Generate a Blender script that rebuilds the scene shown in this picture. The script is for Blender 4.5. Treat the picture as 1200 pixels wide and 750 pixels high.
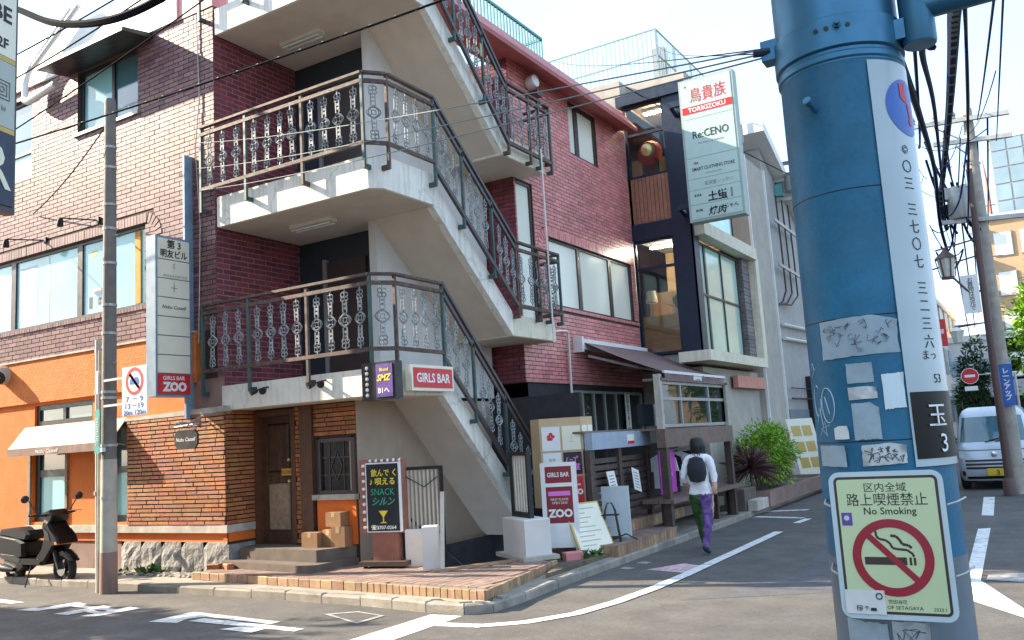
import bpy, math, random
from mathutils import Vector, Matrix
random.seed(11)
R = math.radians
scene = bpy.context.scene
for o in list(bpy.data.objects): bpy.data.objects.remove(o)
col = scene.collection

# ---------------------------------------------------------------- camera
cam_d = bpy.data.cameras.new('camera'); cam = bpy.data.objects.new('camera', cam_d); col.objects.link(cam)
YAW, PITCH, ROLL = -.540624, .137427, -.060525
fw = Vector((math.sin(YAW)*math.cos(PITCH), math.cos(YAW)*math.cos(PITCH), math.sin(PITCH)))
rt = Vector((math.cos(YAW), -math.sin(YAW), 0)); up = rt.cross(fw)
r2 = rt*math.cos(ROLL)+up*math.sin(ROLL); u2 = up*math.cos(ROLL)-rt*math.sin(ROLL)
cam.matrix_world = Matrix(((r2.x, u2.x, -fw.x, 0), (r2.y, u2.y, -fw.y, 0), (r2.z, u2.z, -fw.z, 1.7), (0, 0, 0, 1)))
cam_d.sensor_width = 36; cam_d.lens = 36*1020.34/1200; cam_d.clip_end = 2000; cam_d.clip_start = .05
scene.camera = cam

# ---------------------------------------------------------------- sky and sun
SUN = Vector((-1, -.27, .58)).normalized()
world = bpy.data.worlds.new('World'); scene.world = world; world.use_nodes = True
wt = world.node_tree; bg = wt.nodes['Background']
sky = wt.nodes.new('ShaderNodeTexSky'); sky.sky_type = 'NISHITA'; sky.sun_disc = False
sky.sun_elevation = math.asin(SUN.z); sky.sun_rotation = math.atan2(SUN.x, SUN.y)
sky.air_density = 1.0; sky.dust_density = 1.5; sky.ozone_density = 1.0
# thin bright cloud veil over the whole sky
tc = wt.nodes.new('ShaderNodeTexCoord'); nz = wt.nodes.new('ShaderNodeTexNoise'); nz.inputs['Scale'].default_value = 2.2; nz.inputs['Detail'].default_value = 7; nz.inputs['Distortion'].default_value = .5
wt.links.new(tc.outputs['Generated'], nz.inputs['Vector'])
mr = wt.nodes.new('ShaderNodeMapRange'); mr.inputs[1].default_value = .3; mr.inputs[2].default_value = .7; mr.inputs[3].default_value = .45; mr.inputs[4].default_value = .85; wt.links.new(nz.outputs[0], mr.inputs[0])
mxs = wt.nodes.new('ShaderNodeMix'); mxs.data_type = 'RGBA'; wt.links.new(mr.outputs[0], mxs.inputs[0]); wt.links.new(sky.outputs[0], mxs.inputs[6]); mxs.inputs[7].default_value = (2.35, 3.15, 4.3, 1)
wt.links.new(mxs.outputs[2], bg.inputs[0]); bg.inputs[1].default_value = .115
sun_d = bpy.data.lights.new('sun', 'SUN'); sun_d.energy = 4.0; sun_d.angle = R(.53); sun_d.color = (1, .86, .66)
sun = bpy.data.objects.new('sun', sun_d); col.objects.link(sun); sun.rotation_euler = SUN.to_track_quat('Z', 'Y').to_euler()
sun.location = (-20, -10, 30)
vs = scene.view_settings; vs.view_transform = 'Standard'; vs.look = 'None'; vs.gamma = 1; vs.use_curve_mapping = False
vs.exposure = 2.0
scene.cycles.max_bounces = 6; scene.cycles.transparent_max_bounces = 12; scene.cycles.caustics_reflective = False; scene.cycles.caustics_refractive = False

# ---------------------------------------------------------------- materials
MATS = {}
def mat(name, c=(.5, .5, .5), rough=.6, metal=0., var=.12, scale=6., bump=0., bs=90., rand=0., spec=.5, emit=0., dirt=0., dirtc=(.08, .07, .06), streak=0., coat=0., hue=0., speck=0., crack=0.):
    """procedural surface: base colour with noise variation, per-piece random tone, optional dirt, vertical streaks and bump"""
    m = bpy.data.materials.new(name); m.use_nodes = True; nt = m.node_tree; N = nt.nodes; L = nt.links
    b = N['Principled BSDF']; b.inputs['Roughness'].default_value = rough; b.inputs['Metallic'].default_value = metal
    b.inputs['Specular IOR Level'].default_value = spec
    if coat: b.inputs['Coat Weight'].default_value = coat; b.inputs['Coat Roughness'].default_value = .08
    geo = N.new('ShaderNodeNewGeometry')
    def noise(sc, det=4., dist=0., vec=None):
        n = N.new('ShaderNodeTexNoise'); n.inputs['Scale'].default_value = sc; n.inputs['Detail'].default_value = det
        n.inputs['Distortion'].default_value = dist; L.new(vec or geo.outputs['Position'], n.inputs['Vector']); return n
    def ramp(src, lo, hi, a, bb):
        r = N.new('ShaderNodeMapRange'); r.inputs[1].default_value = lo; r.inputs[2].default_value = hi
        r.inputs[3].default_value = a; r.inputs[4].default_value = bb; L.new(src, r.inputs[0]); return r.outputs[0]
    def mulc(colsock, f):
        x = N.new('ShaderNodeMix'); x.data_type = 'RGBA'; x.blend_type = 'MULTIPLY'; x.inputs[0].default_value = 1
        L.new(colsock, x.inputs[6]); L.new(f, x.inputs[7]); return x.outputs[2]
    rgb = N.new('ShaderNodeRGB'); rgb.outputs[0].default_value = (*c, 1); cur = rgb.outputs[0]
    if var:
        cur = mulc(cur, ramp(noise(scale).outputs[0], .3, .7, 1-var, 1+var))
        cur = mulc(cur, ramp(noise(scale*.13, 2).outputs[0], .35, .65, 1-var*.6, 1+var*.6))
    if rand:
        oi = N.new('ShaderNodeObjectInfo'); ad = N.new('ShaderNodeMath'); ad.operation = 'ADD'
        L.new(geo.outputs['Random Per Island'], ad.inputs[0]); L.new(oi.outputs['Random'], ad.inputs[1])
        fr = N.new('ShaderNodeMath'); fr.operation = 'FRACT'; L.new(ad.outputs[0], fr.inputs[0])
        cur = mulc(cur, ramp(fr.outputs[0], 0, 1, 1-rand, 1+rand))
        if hue:
            hs = N.new('ShaderNodeHueSaturation'); L.new(cur, hs.inputs['Color'])
            f2 = N.new('ShaderNodeMath'); f2.operation = 'MULTIPLY'; f2.inputs[1].default_value = 7.31; L.new(fr.outputs[0], f2.inputs[0])
            f3 = N.new('ShaderNodeMath'); f3.operation = 'FRACT'; L.new(f2.outputs[0], f3.inputs[0])
            L.new(ramp(f3.outputs[0], 0, 1, .5-hue, .5+hue), hs.inputs['Hue']); cur = hs.outputs[0]
    def over(cur, fac, dc):
        x = N.new('ShaderNodeMix'); x.data_type = 'RGBA'; L.new(fac, x.inputs[0]); L.new(cur, x.inputs[6]); x.inputs[7].default_value = (*dc, 1); return x.outputs[2]
    if speck: cur = mulc(cur, ramp(noise(70, 3).outputs[0], .3, .7, 1-speck, 1+speck)); cur = mulc(cur, ramp(noise(19, 3).outputs[0], .35, .65, 1-speck*.4, 1+speck*.4))
    if crack:
        vo = N.new('ShaderNodeTexVoronoi'); vo.feature = 'DISTANCE_TO_EDGE'; vo.inputs['Scale'].default_value = .55
        wp = N.new('ShaderNodeVectorMath'); wp.operation = 'ADD'; L.new(geo.outputs['Position'], wp.inputs[0]); nn = noise(1.8, 5); sc_ = N.new('ShaderNodeVectorMath'); sc_.operation = 'SCALE'; sc_.inputs[3].default_value = .9; L.new(nn.outputs['Color'], sc_.inputs[0]); L.new(sc_.outputs[0], wp.inputs[1]); L.new(wp.outputs[0], vo.inputs['Vector'])
        cur = over(cur, ramp(vo.outputs['Distance'], .004, .012, crack, 0), dirtc)
    if dirt: cur = over(cur, ramp(noise(scale*.5, 8, .6).outputs[0], .5, .75, 0, dirt), dirtc)
    if streak:
        mp = N.new('ShaderNodeMapping'); mp.inputs['Scale'].default_value = (9, 9, .8); L.new(geo.outputs['Position'], mp.inputs[0])
        cur = over(cur, ramp(noise(1.6, 6, .3, mp.outputs[0]).outputs[0], .5, .72, 0, streak), dirtc)
    L.new(cur, b.inputs['Base Color'])
    if bump:
        bp = N.new('ShaderNodeBump'); bp.inputs['Strength'].default_value = bump; bp.inputs['Distance'].default_value = .02
        L.new(noise(bs, 6).outputs[0], bp.inputs['Height']); L.new(bp.outputs[0], b.inputs['Normal'])
    if var: L.new(ramp(noise(scale*1.7).outputs[0], .3, .7, max(.03, rough-.08), min(1, rough+.08)), b.inputs['Roughness'])
    if emit: L.new(cur, b.inputs['Emission Color']); b.inputs['Emission Strength'].default_value = emit
    MATS[name] = m; return m
def glass(name, tint=(.75, .85, .85), body=.25, bodyc=(.3, .45, .45), rough=.02):
    """window pane: part see-through, part tinted film, with mirror-like reflection"""
    m = bpy.data.materials.new(name); m.use_nodes = True; nt = m.node_tree; N = nt.nodes; L = nt.links
    for n in list(N): N.remove(n)
    out = N.new('ShaderNodeOutputMaterial'); tr = N.new('ShaderNodeBsdfTransparent'); tr.inputs[0].default_value = (*tint, 1)
    df = N.new('ShaderNodeBsdfDiffuse'); df.inputs[0].default_value = (*bodyc, 1)
    gl = N.new('ShaderNodeBsdfGlossy'); gl.inputs['Roughness'].default_value = rough
    m1 = N.new('ShaderNodeMixShader'); m1.inputs[0].default_value = body; L.new(tr.outputs[0], m1.inputs[1]); L.new(df.outputs[0], m1.inputs[2])
    fr = N.new('ShaderNodeFresnel'); fr.inputs[0].default_value = 1.6
    geo = N.new('ShaderNodeNewGeometry'); nz = N.new('ShaderNodeTexNoise'); nz.inputs['Scale'].default_value = 1.3; L.new(geo.outputs['Position'], nz.inputs['Vector'])
    bp = N.new('ShaderNodeBump'); bp.inputs['Strength'].default_value = .06; bp.inputs['Distance'].default_value = .05; L.new(nz.outputs[0], bp.inputs['Height']); L.new(bp.outputs[0], gl.inputs['Normal'])
    m2 = N.new('ShaderNodeMixShader'); L.new(fr.outputs[0], m2.inputs[0]); L.new(m1.outputs[0], m2.inputs[1]); L.new(gl.outputs[0], m2.inputs[2])
    L.new(m2.outputs[0], out.inputs[0]); MATS[name] = m; return m

# ---------------------------------------------------------------- builders
ORG = {}
def V(*a): return Vector(a)
class Frame:
    """plane with absolute coordinates: a along u, b along v, c outwards along the normal"""
    def __init__(s, o, u, v): s.o, s.u, s.v = Vector(o), Vector(u).normalized(), Vector(v).normalized(); s.n = s.u.cross(s.v)
    def P(s, a, b, c=0): return s.o+s.u*a+s.v*b+s.n*c
class MB:
    def __init__(s): s.v, s.f, s.mi, s.m = [], [], [], 0
    def add(s, vs, fs):
        k = len(s.v); s.v += [tuple(x) for x in vs]; s.f += [tuple(k+i for i in f) for f in fs]; s.mi += [s.m]*len(fs); return s
    BF = ((0, 3, 2, 1), (4, 5, 6, 7), (0, 1, 5, 4), (1, 2, 6, 5), (2, 3, 7, 6), (3, 0, 4, 7))
    def box(s, x0, x1, y0, y1, z0, z1):
        return s.add([(x0, y0, z0), (x1, y0, z0), (x1, y1, z0), (x0, y1, z0), (x0, y0, z1), (x1, y0, z1), (x1, y1, z1), (x0, y1, z1)], s.BF)
    def fbox(s, F, a0, a1, b0, b1, c0, c1, back=True):
        vs = [F.P(a0, b0, c0), F.P(a1, b0, c0), F.P(a1, b1, c0), F.P(a0, b1, c0), F.P(a0, b0, c1), F.P(a1, b0, c1), F.P(a1, b1, c1), F.P(a0, b1, c1)]
        return s.add(vs, s.BF if back else s.BF[1:])
    def cbox(s, F, a0, a1, b0, b1, c0, c1, e=.01):
        """box with the front edges chamfered by e"""
        vs = [F.P(a, b, c) for c, k in ((c0, 0), (c1-e, 0), (c1, e)) for a, b in ((a0+k, b0+k), (a1-k, b0+k), (a1-k, b1-k), (a0+k, b1-k))]
        fs = [(0, 3, 2, 1), (8, 9, 10, 11)]
        for r in (0, 4):
            for i in range(4): fs.append((r+i, r+(i+1) % 4, r+4+(i+1) % 4, r+4+i))
        return s.add(vs, fs)
    def prism(s, poly, z0, z1):
        """vertical prism over an xy polygon (counter-clockwise)"""
        n = len(poly); vs = [(x, y, z0) for x, y in poly]+[(x, y, z1) for x, y in poly]
        fs = [tuple(range(n-1, -1, -1)), tuple(range(n, 2*n))]+[(i, (i+1) % n, n+(i+1) % n, n+i) for i in range(n)]
        return s.add(vs, fs)
    def fprism(s, F, poly, c0, c1):
        n = len(poly); vs = [F.P(a, b, c0) for a, b in poly]+[F.P(a, b, c1) for a, b in poly]
        fs = [tuple(range(n-1, -1, -1)), tuple(range(n, 2*n))]+[(i, (i+1) % n, n+(i+1) % n, n+i) for i in range(n)]
        return s.add(vs, fs)
    def tube(s, pts, r, n=6, closed=False, cap=True):
        pts = [Vector(p) for p in pts]; m = len(pts); k = len(s.v); rr = r if isinstance(r, (list, tuple)) else [r]*m
        ref = None; vs = []
        for i, p in enumerate(pts):
            if closed: d = (pts[(i+1) % m]-pts[i-1])
            else: d = pts[min(i+1, m-1)]-pts[max(i-1, 0)]
            d.normalize()
            if ref is None: ref = V(0, 0, 1) if abs(d.z) < .9 else V(1, 0, 0)
            x = d.cross(ref)
            if x.length < 1e-4: x = d.cross(V(1, .3, .2))
            x.normalize(); y = x.cross(d); ref = y
            vs += [p+(x*math.cos(2*math.pi*j/n)+y*math.sin(2*math.pi*j/n))*rr[i] for j in range(n)]
        fs = []
        for i in range(m if closed else m-1):
            a, b = i*n, ((i+1) % m)*n
            fs += [(a+j, b+j, b+(j+1) % n, a+(j+1) % n) for j in range(n)]
        if not closed and cap: fs += [tuple(range(n)), tuple(range((m-1)*n+n-1, (m-1)*n-1, -1))]
        return s.add(vs, fs)
    def bar(s, p, q, w, h, upv=(0, 0, 1)):
        p, q = Vector(p), Vector(q); d = (q-p).normalized(); x = d.cross(Vector(upv)).normalized()*w/2; y = x.cross(d).normalized()*h/2
        return s.add([p-x-y, p+x-y, p+x+y, p-x+y, q-x-y, q+x-y, q+x+y, q-x+y], s.BF)
    def lathe(s, prof, c, n=16, ax=None):
        """profile [(r, t)] turned about an axis through c"""
        c = Vector(c); w = Vector(ax or (0, 0, 1)).normalized(); x = w.cross(V(0, 0, 1) if abs(w.z) < .9 else V(1, 0, 0)).normalized(); y = w.cross(x)
        vs = [c+w*t+(x*math.cos(2*math.pi*j/n)+y*math.sin(2*math.pi*j/n))*r for r, t in prof for j in range(n)]
        fs = [(i*n+j, i*n+(j+1) % n, (i+1)*n+(j+1) % n, (i+1)*n+j) for i in range(len(prof)-1) for j in range(n)]
        fs += [tuple(range(n-1, -1, -1)), tuple(range((len(prof)-1)*n, len(prof)*n))]
        return s.add(vs, fs)
    def grid(s, rows):
        """skin over a list of equally long point rows"""
        n = len(rows[0]); vs = [p for r in rows for p in r]
        return s.add(vs, [(i*n+j, i*n+j+1, (i+1)*n+j+1, (i+1)*n+j) for i in range(len(rows)-1) for j in range(n-1)])
    def mesh(s, name, mats, off=V(0, 0, 0), smooth=False):
        me = bpy.data.meshes.new(name); me.from_pydata([(x-off.x, y-off.y, z-off.z) for x, y, z in s.v], [], s.f)
        for m in (mats if isinstance(mats, (list, tuple)) else [mats]): me.materials.append(MATS[m] if isinstance(m, str) else m)
        if any(s.mi): me.polygons.foreach_set('material_index', s.mi)
        if smooth:
            me.polygons.foreach_set('use_smooth', [True]*len(me.polygons)); me.set_sharp_from_angle(angle=R(38))
        me.update(); return me
    def build(s, name, mats, parent=None, smooth=False, off=None):
        if off is None: off = org(parent)
        o = bpy.data.objects.new(name, s.mesh(name, mats, off, smooth)); col.objects.link(o)
        if parent: o.parent = parent
        return o
def org(o):
    while o is not None:
        if o.name in ORG: return ORG[o.name]
        o = o.parent
    return V(0, 0, 0)
def tag(o, label=None, cat=None, group=None, kind=None):
    if label: o['label'] = label
    if cat: o['category'] = cat
    if group: o['group'] = group
    if kind: o['kind'] = kind
    return o
def thing(name, label, cat, loc=(0, 0, 0), group=None, rz=None):
    """an Empty at the thing's base; with rz its parts are built in local coordinates, else in world coordinates"""
    o = bpy.data.objects.new(name, None); o.empty_display_size = .1; col.objects.link(o); o.location = loc
    if rz is not None: o.rotation_euler = (0, 0, rz); ORG[o.name] = V(0, 0, 0)
    else: ORG[o.name] = Vector(loc)
    return tag(o, label, cat, group)
def single(mb, name, mats, label, cat, loc=(0, 0, 0), group=None, smooth=False, kind=None):
    o = mb.build(name, mats, None, smooth, off=Vector(loc)); o.location = loc; ORG[o.name] = Vector(loc)
    return tag(o, label, cat, group, kind)
def inst(me, name, loc, parent, rot=None):
    """a piece that shares mesh data with its likes"""
    o = bpy.data.objects.new(name, me); col.objects.link(o); o.parent = parent; o.location = Vector(loc)-org(parent)
    o.rotation_euler = Vector(rot or (0, 0, 0))+V(random.gauss(0, .012), random.gauss(0, .012), random.gauss(0, .05))
    return o
def text(body, size, F, a, b, m, parent, c=.004, bold=0., w=None, name='lettering', vert=False, bend=None, shear=0., ext=.001, tw=1.):
    """flat lettering on frame F, centred at (a, b)"""
    cu = bpy.data.curves.new('t', 'FONT'); cu.body = '\n'.join(body) if vert else body; cu.size = size; cu.offset = bold*size; cu.shear = shear
    cu.resolution_u = 2; cu.align_x = 'CENTER'; cu.align_y = 'CENTER'; cu.extrude = ext
    if vert: cu.space_line = .85
    ob = bpy.data.objects.new('t', cu); me = bpy.data.meshes.new_from_object(ob); bpy.data.objects.remove(ob); bpy.data.curves.remove(cu)
    xs = [v.co.x for v in me.vertices]; ys = [v.co.y for v in me.vertices]
    if not xs: return None
    cx, cy = (min(xs)+max(xs))/2, (min(ys)+max(ys))/2; k = (w/(max(xs)-min(xs)) if w else tw); off = org(parent)
    for v in me.vertices:
        x, y, z = (v.co.x-cx)*k, v.co.y-cy, v.co.z
        p = bend(a+x, b+y, c+z) if bend else F.P(a+x, b+y, c+z)
        v.co = p-off
    me.materials.append(MATS[m]); me.name = name
    o = bpy.data.objects.new(name, me); col.objects.link(o); o.parent = parent; return o
def wallface(mb, F, a0, a1, b0, b1, holes=(), depth=.14, c=0.):
    """wall face with rectangular openings and their reveals"""
    A = sorted({a0, a1, *[h[0] for h in holes], *[h[1] for h in holes]}); B = sorted({b0, b1, *[h[2] for h in holes], *[h[3] for h in holes]})
    A = [x for x in A if a0 <= x <= a1]; B = [x for x in B if b0 <= x <= b1]
    for i in range(len(A)-1):
        for j in range(len(B)-1):
            x, y = (A[i]+A[i+1])/2, (B[j]+B[j+1])/2
            if any(h[0] < x < h[1] and h[2] < y < h[3] for h in holes): continue
            mb.add([F.P(A[i], B[j], c), F.P(A[i+1], B[j], c), F.P(A[i+1], B[j+1], c), F.P(A[i], B[j+1], c)], [(0, 1, 2, 3)])
    for h in holes:
        q = [(max(h[0], a0), h[2]), (min(h[1], a1), h[2]), (min(h[1], a1), h[3]), (max(h[0], a0), h[3])]
        for i in range(4):
            p, r = q[i], q[(i+1) % 4]
            mb.add([F.P(*p, c), F.P(*r, c), F.P(*r, c-depth), F.P(*p, c-depth)], [(0, 3, 2, 1)])
def window(parent, F, a0, a1, b0, b1, mulls=(), fm='frame_dark', pm='pane_teal', fw=.05, c=-.06, trans=(), name='window', md=.06, pc=-.02, mw=None):
    """a window part: frame mesh with its panes as sub-parts"""
    mb = MB(); mw = mw or fw
    mb.fbox(F, a0, a0+fw, b0, b1, c-md, c); mb.fbox(F, a1-fw, a1, b0, b1, c-md, c)
    mb.fbox(F, a0+fw, a1-fw, b1-fw, b1, c-md, c-.002); mb.fbox(F, a0+fw, a1-fw, b0, b0+fw, c-md, c-.002)
    ms = sorted(mulls)
    for m in ms: mb.fbox(F, m-mw/2, m+mw/2, b0+fw, b1-fw, c-md, c-.004)
    for t in trans: mb.fbox(F, a0+fw, a1-fw, t-fw/2, t+fw/2, c-md, c-.006)
    o = mb.build(name, fm, parent)
    xs = [a0]+ms+[a1]; ys = [b0]+sorted(trans)+[b1]
    for i in range(len(xs)-1):
        for j in range(len(ys)-1):
            pmm = pm[(i*(len(ys)-1)+j) % len(pm)] if isinstance(pm, (list, tuple)) else pm
            MB().fbox(F, xs[i]+fw*.4, xs[i+1]-fw*.4, ys[j]+fw*.4, ys[j+1]-fw*.4, c-md*.6+pc*0-.008, c-md*.6).build('pane', pmm, o)
    return o
# ---------------------------------------------------------------- surfaces
mat('asphalt', (.112, .104, .094), .85, var=.2, scale=2.2, bump=.6, bs=160, dirt=.4, dirtc=(.075, .075, .078), speck=.28, crack=.5)
mat('asphalt_patch', (.1, .1, .105), .85, speck=.25, var=.14, scale=5, bump=.5, bs=170)
mat('road_paint', (.74, .74, .71), .7, var=.1, scale=24, bump=.3, bs=150, dirt=.75, dirtc=(.25, .245, .24), speck=.12, crack=.7)
mat('worn_paint', (.36, .35, .33), .8, var=.3, scale=22, bump=.3, bs=150, dirt=.8, dirtc=(.17, .165, .16))
mat('pink_paint', (.6, .4, .42), .75, var=.3, scale=16, dirt=.6, dirtc=(.3, .3, .3))
mat('kerb', (.29, .26, .22), .85, var=.2, scale=5, bump=.6, bs=70, rand=.16, dirt=.5)
mat('pavement', (.32, .29, .24), .85, var=.18, scale=4, bump=.5, bs=80, dirt=.4)
mat('soil', (.14, .11, .075), .95, var=.35, scale=9, bump=1, bs=40)
mat('tile_floor', (.27, .185, .15), .65, var=.18, scale=5, rand=.14, dirt=.6, dirtc=(.15, .12, .1), hue=.012)
mat('tile_edge', (.36, .22, .13), .55, var=.2, scale=12, rand=.25, dirt=.55, dirtc=(.13, .1, .08), hue=.015)
mat('grout', (.2, .16, .13), .9, var=.15)
mat('brick', (.2, .095, .095), .5, spec=.3, streak=.22, var=.1, scale=7, rand=.34, hue=.025, dirt=.25, dirtc=(.12, .06, .07))
mat('brick_red', (.7, .26, .24), .34, streak=.2, var=.1, scale=7, rand=.17, hue=.01, dirt=.22, dirtc=(.36, .13, .12))
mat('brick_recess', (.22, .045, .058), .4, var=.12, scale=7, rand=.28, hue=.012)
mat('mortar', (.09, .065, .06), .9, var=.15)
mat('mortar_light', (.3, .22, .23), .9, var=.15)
mat('long_brick', (.36, .135, .05), .6, var=.2, scale=10, rand=.26, hue=.014, bump=.35, bs=60, dirt=.2, dirtc=(.2, .08, .04))
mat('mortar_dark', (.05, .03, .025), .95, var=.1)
mat('stucco_orange', (.7, .175, .025), .85, var=.05, scale=3, bump=.55, bs=55, dirt=.1, dirtc=(.45, .17, .04))
mat('stucco_grain', (.7, .205, .05), .9, var=.12, scale=26, bump=1.2, bs=38)
mat('plinth_brown', (.26, .17, .14), .85, var=.16, scale=3, bump=.2, streak=.35, dirtc=(.12, .08, .07))
mat('sill_stone', (.48, .44, .37), .8, var=.16, scale=7, bump=.3, dirt=.35)
mat('granite', (.3, .285, .27), .9, var=.22, scale=9, bump=1.1, bs=22, rand=.12, dirt=.3)
mat('concrete_white', (.87, .83, .73), .8, var=.07, scale=5, bump=.25, crack=.35, streak=.42, dirtc=(.36, .34, .3), dirt=.12)
mat('concrete_cream', (.82, .75, .58), .8, var=.08, scale=6, bump=.2, streak=.3, dirtc=(.35, .28, .2), dirt=.2)
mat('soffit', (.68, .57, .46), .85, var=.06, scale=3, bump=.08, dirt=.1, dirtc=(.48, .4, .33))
mat('wall_white', (.68, .65, .61), .8, var=.06, scale=3, bump=.1, dirt=.15, dirtc=(.4, .37, .34))
mat('wall_tan', (.44, .34, .25), .85, var=.1, scale=2, bump=.12, dirt=.3, dirtc=(.3, .24, .19), streak=.2)
mat('concrete_grey', (.46, .42, .36), .8, var=.1, scale=3, bump=.25, streak=.25, dirtc=(.2, .18, .16))
mat('iron_green', (.03, .085, .08), .5, var=.25, scale=18, dirt=.5, dirtc=(.16, .07, .035))
mat('iron_rust', (.085, .05, .038), .65, var=.3, scale=22, dirt=.5, dirtc=(.22, .2, .17))
mat('iron_grey', (.26, .28, .28), .45, var=.2, scale=25, rand=.35, dirt=.25, dirtc=(.1, .07, .05))
mat('frame_dark', (.06, .042, .04), .4, var=.1)
mat('frame_black', (.03, .03, .032), .4, var=.1)
mat('frame_grey', (.36, .36, .35), .45, metal=.4, var=.08)
mat('pane_teal', (.34, .68, .68), .05, var=.2, scale=.7, spec=.6, coat=.5)
mat('pane_cream', (.88, .88, .74), .12, var=.05, scale=.8, spec=.4)
mat('pane_green', (.5, .74, .63), .08, metal=.08, var=.14, scale=.7, spec=.6)
mat('pane_dark', (.012, .016, .02), .25, var=.2, spec=.3); mat('pane_blue', (.06, .17, .2), .06, var=.2, scale=1.2, spec=.9, coat=1)
mat('curtain_orange', (.6, .3, .06), .8)
mat('fabric_cream', (.74, .66, .5), .85, var=.05, scale=8)
mat('fabric_mauve', (.2, .13, .12), .85, var=.08, scale=7, streak=.15)
mat('white_metal', (.8, .8, .78), .4, var=.05, dirt=.12, dirtc=(.5, .48, .44))
mat('white_band', (.82, .81, .77), .6, var=.05, scale=3)
mat('dark_door', (.035, .045, .06), .4, var=.1)
mat('black', (.012, .012, .013), .45, var=.1)
mat('rubber', (.018, .018, .018), .8, var=.1)
mat('wood_door', (.065, .028, .016), .5, var=.3, scale=9, bump=.3, streak=.55, dirtc=(.17, .09, .05))
mat('wood_panel', (.26, .18, .12), .7, var=.25, scale=14, bump=.4, dirt=.5, dirtc=(.42, .36, .28))
mat('wood_post', (.1, .042, .02), .6, var=.2, scale=9, streak=.4, dirtc=(.07, .03, .015))
mat('step_stone', (.14, .11, .088), .85, var=.2, scale=5, bump=.4, dirt=.4, dirtc=(.1, .08, .065))
mat('orange_flat', (.75, .17, .025), .8, var=.06)
mat('red_roof', (.46, .13, .12), .55, var=.12, scale=4, streak=.2, dirtc=(.26, .1, .1))
mat('teal_iron', (.1, .33, .31), .55, var=.15, scale=9)
mat('blue_steel', (.2, .3, .4), .5, var=.15, scale=7, dirt=.2, dirtc=(.3, .28, .24))
mat('lamp_tube', (.78, .74, .64), .5, var=.05)
mat('shop_dark', (.03, .028, .03), .8, var=.2)
mat('gold', (.7, .55, .25), .4, metal=.6)
mat('pipe_white', (.74, .7, .62), .5, var=.08)
mat('grey_pipe', (.5, .48, .45), .5, var=.1)
mat('sign_pale', (.6, .68, .7), .45, var=.06); mat('paper', (.78, .77, .72), .7, var=.04); mat('sign_gold', (.55, .38, .1), .4, var=.08); mat('ink', (.02, .02, .02), .6, var=0)
glass('shop_glass', body=.1, bodyc=(.2, .3, .28))
glass('pane_glass', tint=(.95, .97, .96), body=.03, bodyc=(.2, .35, .33))

def Zpoly(mb, pts, z): mb.add([(x, y, z) for x, y in pts], [tuple(range(len(pts)))])

# ---------------------------------------------------------------- ground and road
g = MB()
for x0, x1, y0, y1 in ((-500, 500, -300, 8.7), (-500, 500, 12.35, 900), (-500, -8.0, 8.7, 12.35), (-5.72, 500, 8.7, 12.35)):   # a hole for the basement stairs
    g.add([(x0, y0, 0), (x1, y0, 0), (x1, y1, 0), (x0, y1, 0)], [(0, 1, 2, 3)])
tag(g.build('road', 'asphalt'), 'worn grey asphalt of the two streets meeting at the corner', 'road', kind='structure')
p = MB(); p.prism([(-40, 7.72), (-6.6, 7.66), (-5.3, 7.56), (-5.06, 7.7), (-5.12, 9.0), (-5.7, 9.0), (-6.6, 8.6), (-8.0, 8.6), (-8.0, 9.0), (-40, 9.0)], -.05, .1); p.prism([(-5.12, 9.001), (-5.12, 30), (-6.0, 30), (-6.0, 12.4), (-5.71, 12.39), (-5.71, 9.001)], -.05, .1)
pav = tag(p.build('pavement', 'pavement'), 'narrow pavement strip round the foot of the corner building', 'pavement', kind='structure')
kerb = bpy.data.objects.new('kerb', None); col.objects.link(kerb); tag(kerb, 'row of worn concrete kerb stones along both streets', 'kerb', kind='structure')
line = [(-22, 7.68), (-11.2, 7.64), (-8.5, 7.62), (-6.7, 7.55), (-5.7, 7.42), (-5.22, 7.42), (-4.98, 7.6), (-4.96, 8.2), (-5.0, 9.0), (-5.02, 30)]
def walk(line, step, gap=.012):
    segs = []
    for (x0, y0), (x1, y1) in zip(line, line[1:]):
        d = math.hypot(x1-x0, y1-y0); n = max(1, round(d/step))
        for i in range(n):
            t0, t1 = i/n, (i+1)/n; segs.append(((x0+(x1-x0)*t0, y0+(y1-y0)*t0), (x0+(x1-x0)*t1, y0+(y1-y0)*t1)))
    return segs
for (a, b) in walk(line, .62):
    if a[0] < -17: continue
    L_ = math.hypot(b[0]-a[0], b[1]-a[1]); ang = math.atan2(b[1]-a[1], b[0]-a[0]); F = Frame(((a[0]+b[0])/2, (a[1]+b[1])/2, 0), (math.cos(ang), math.sin(ang), 0), (-math.sin(ang), math.cos(ang), 0))
    h = .1+random.uniform(-.008, .008); mb = MB(); mb.cbox(F, -L_/2+.006, L_/2-.006, 0, .14, -.05, h, .018)
    mb.build('kerb_stone', 'kerb', kerb)
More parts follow.
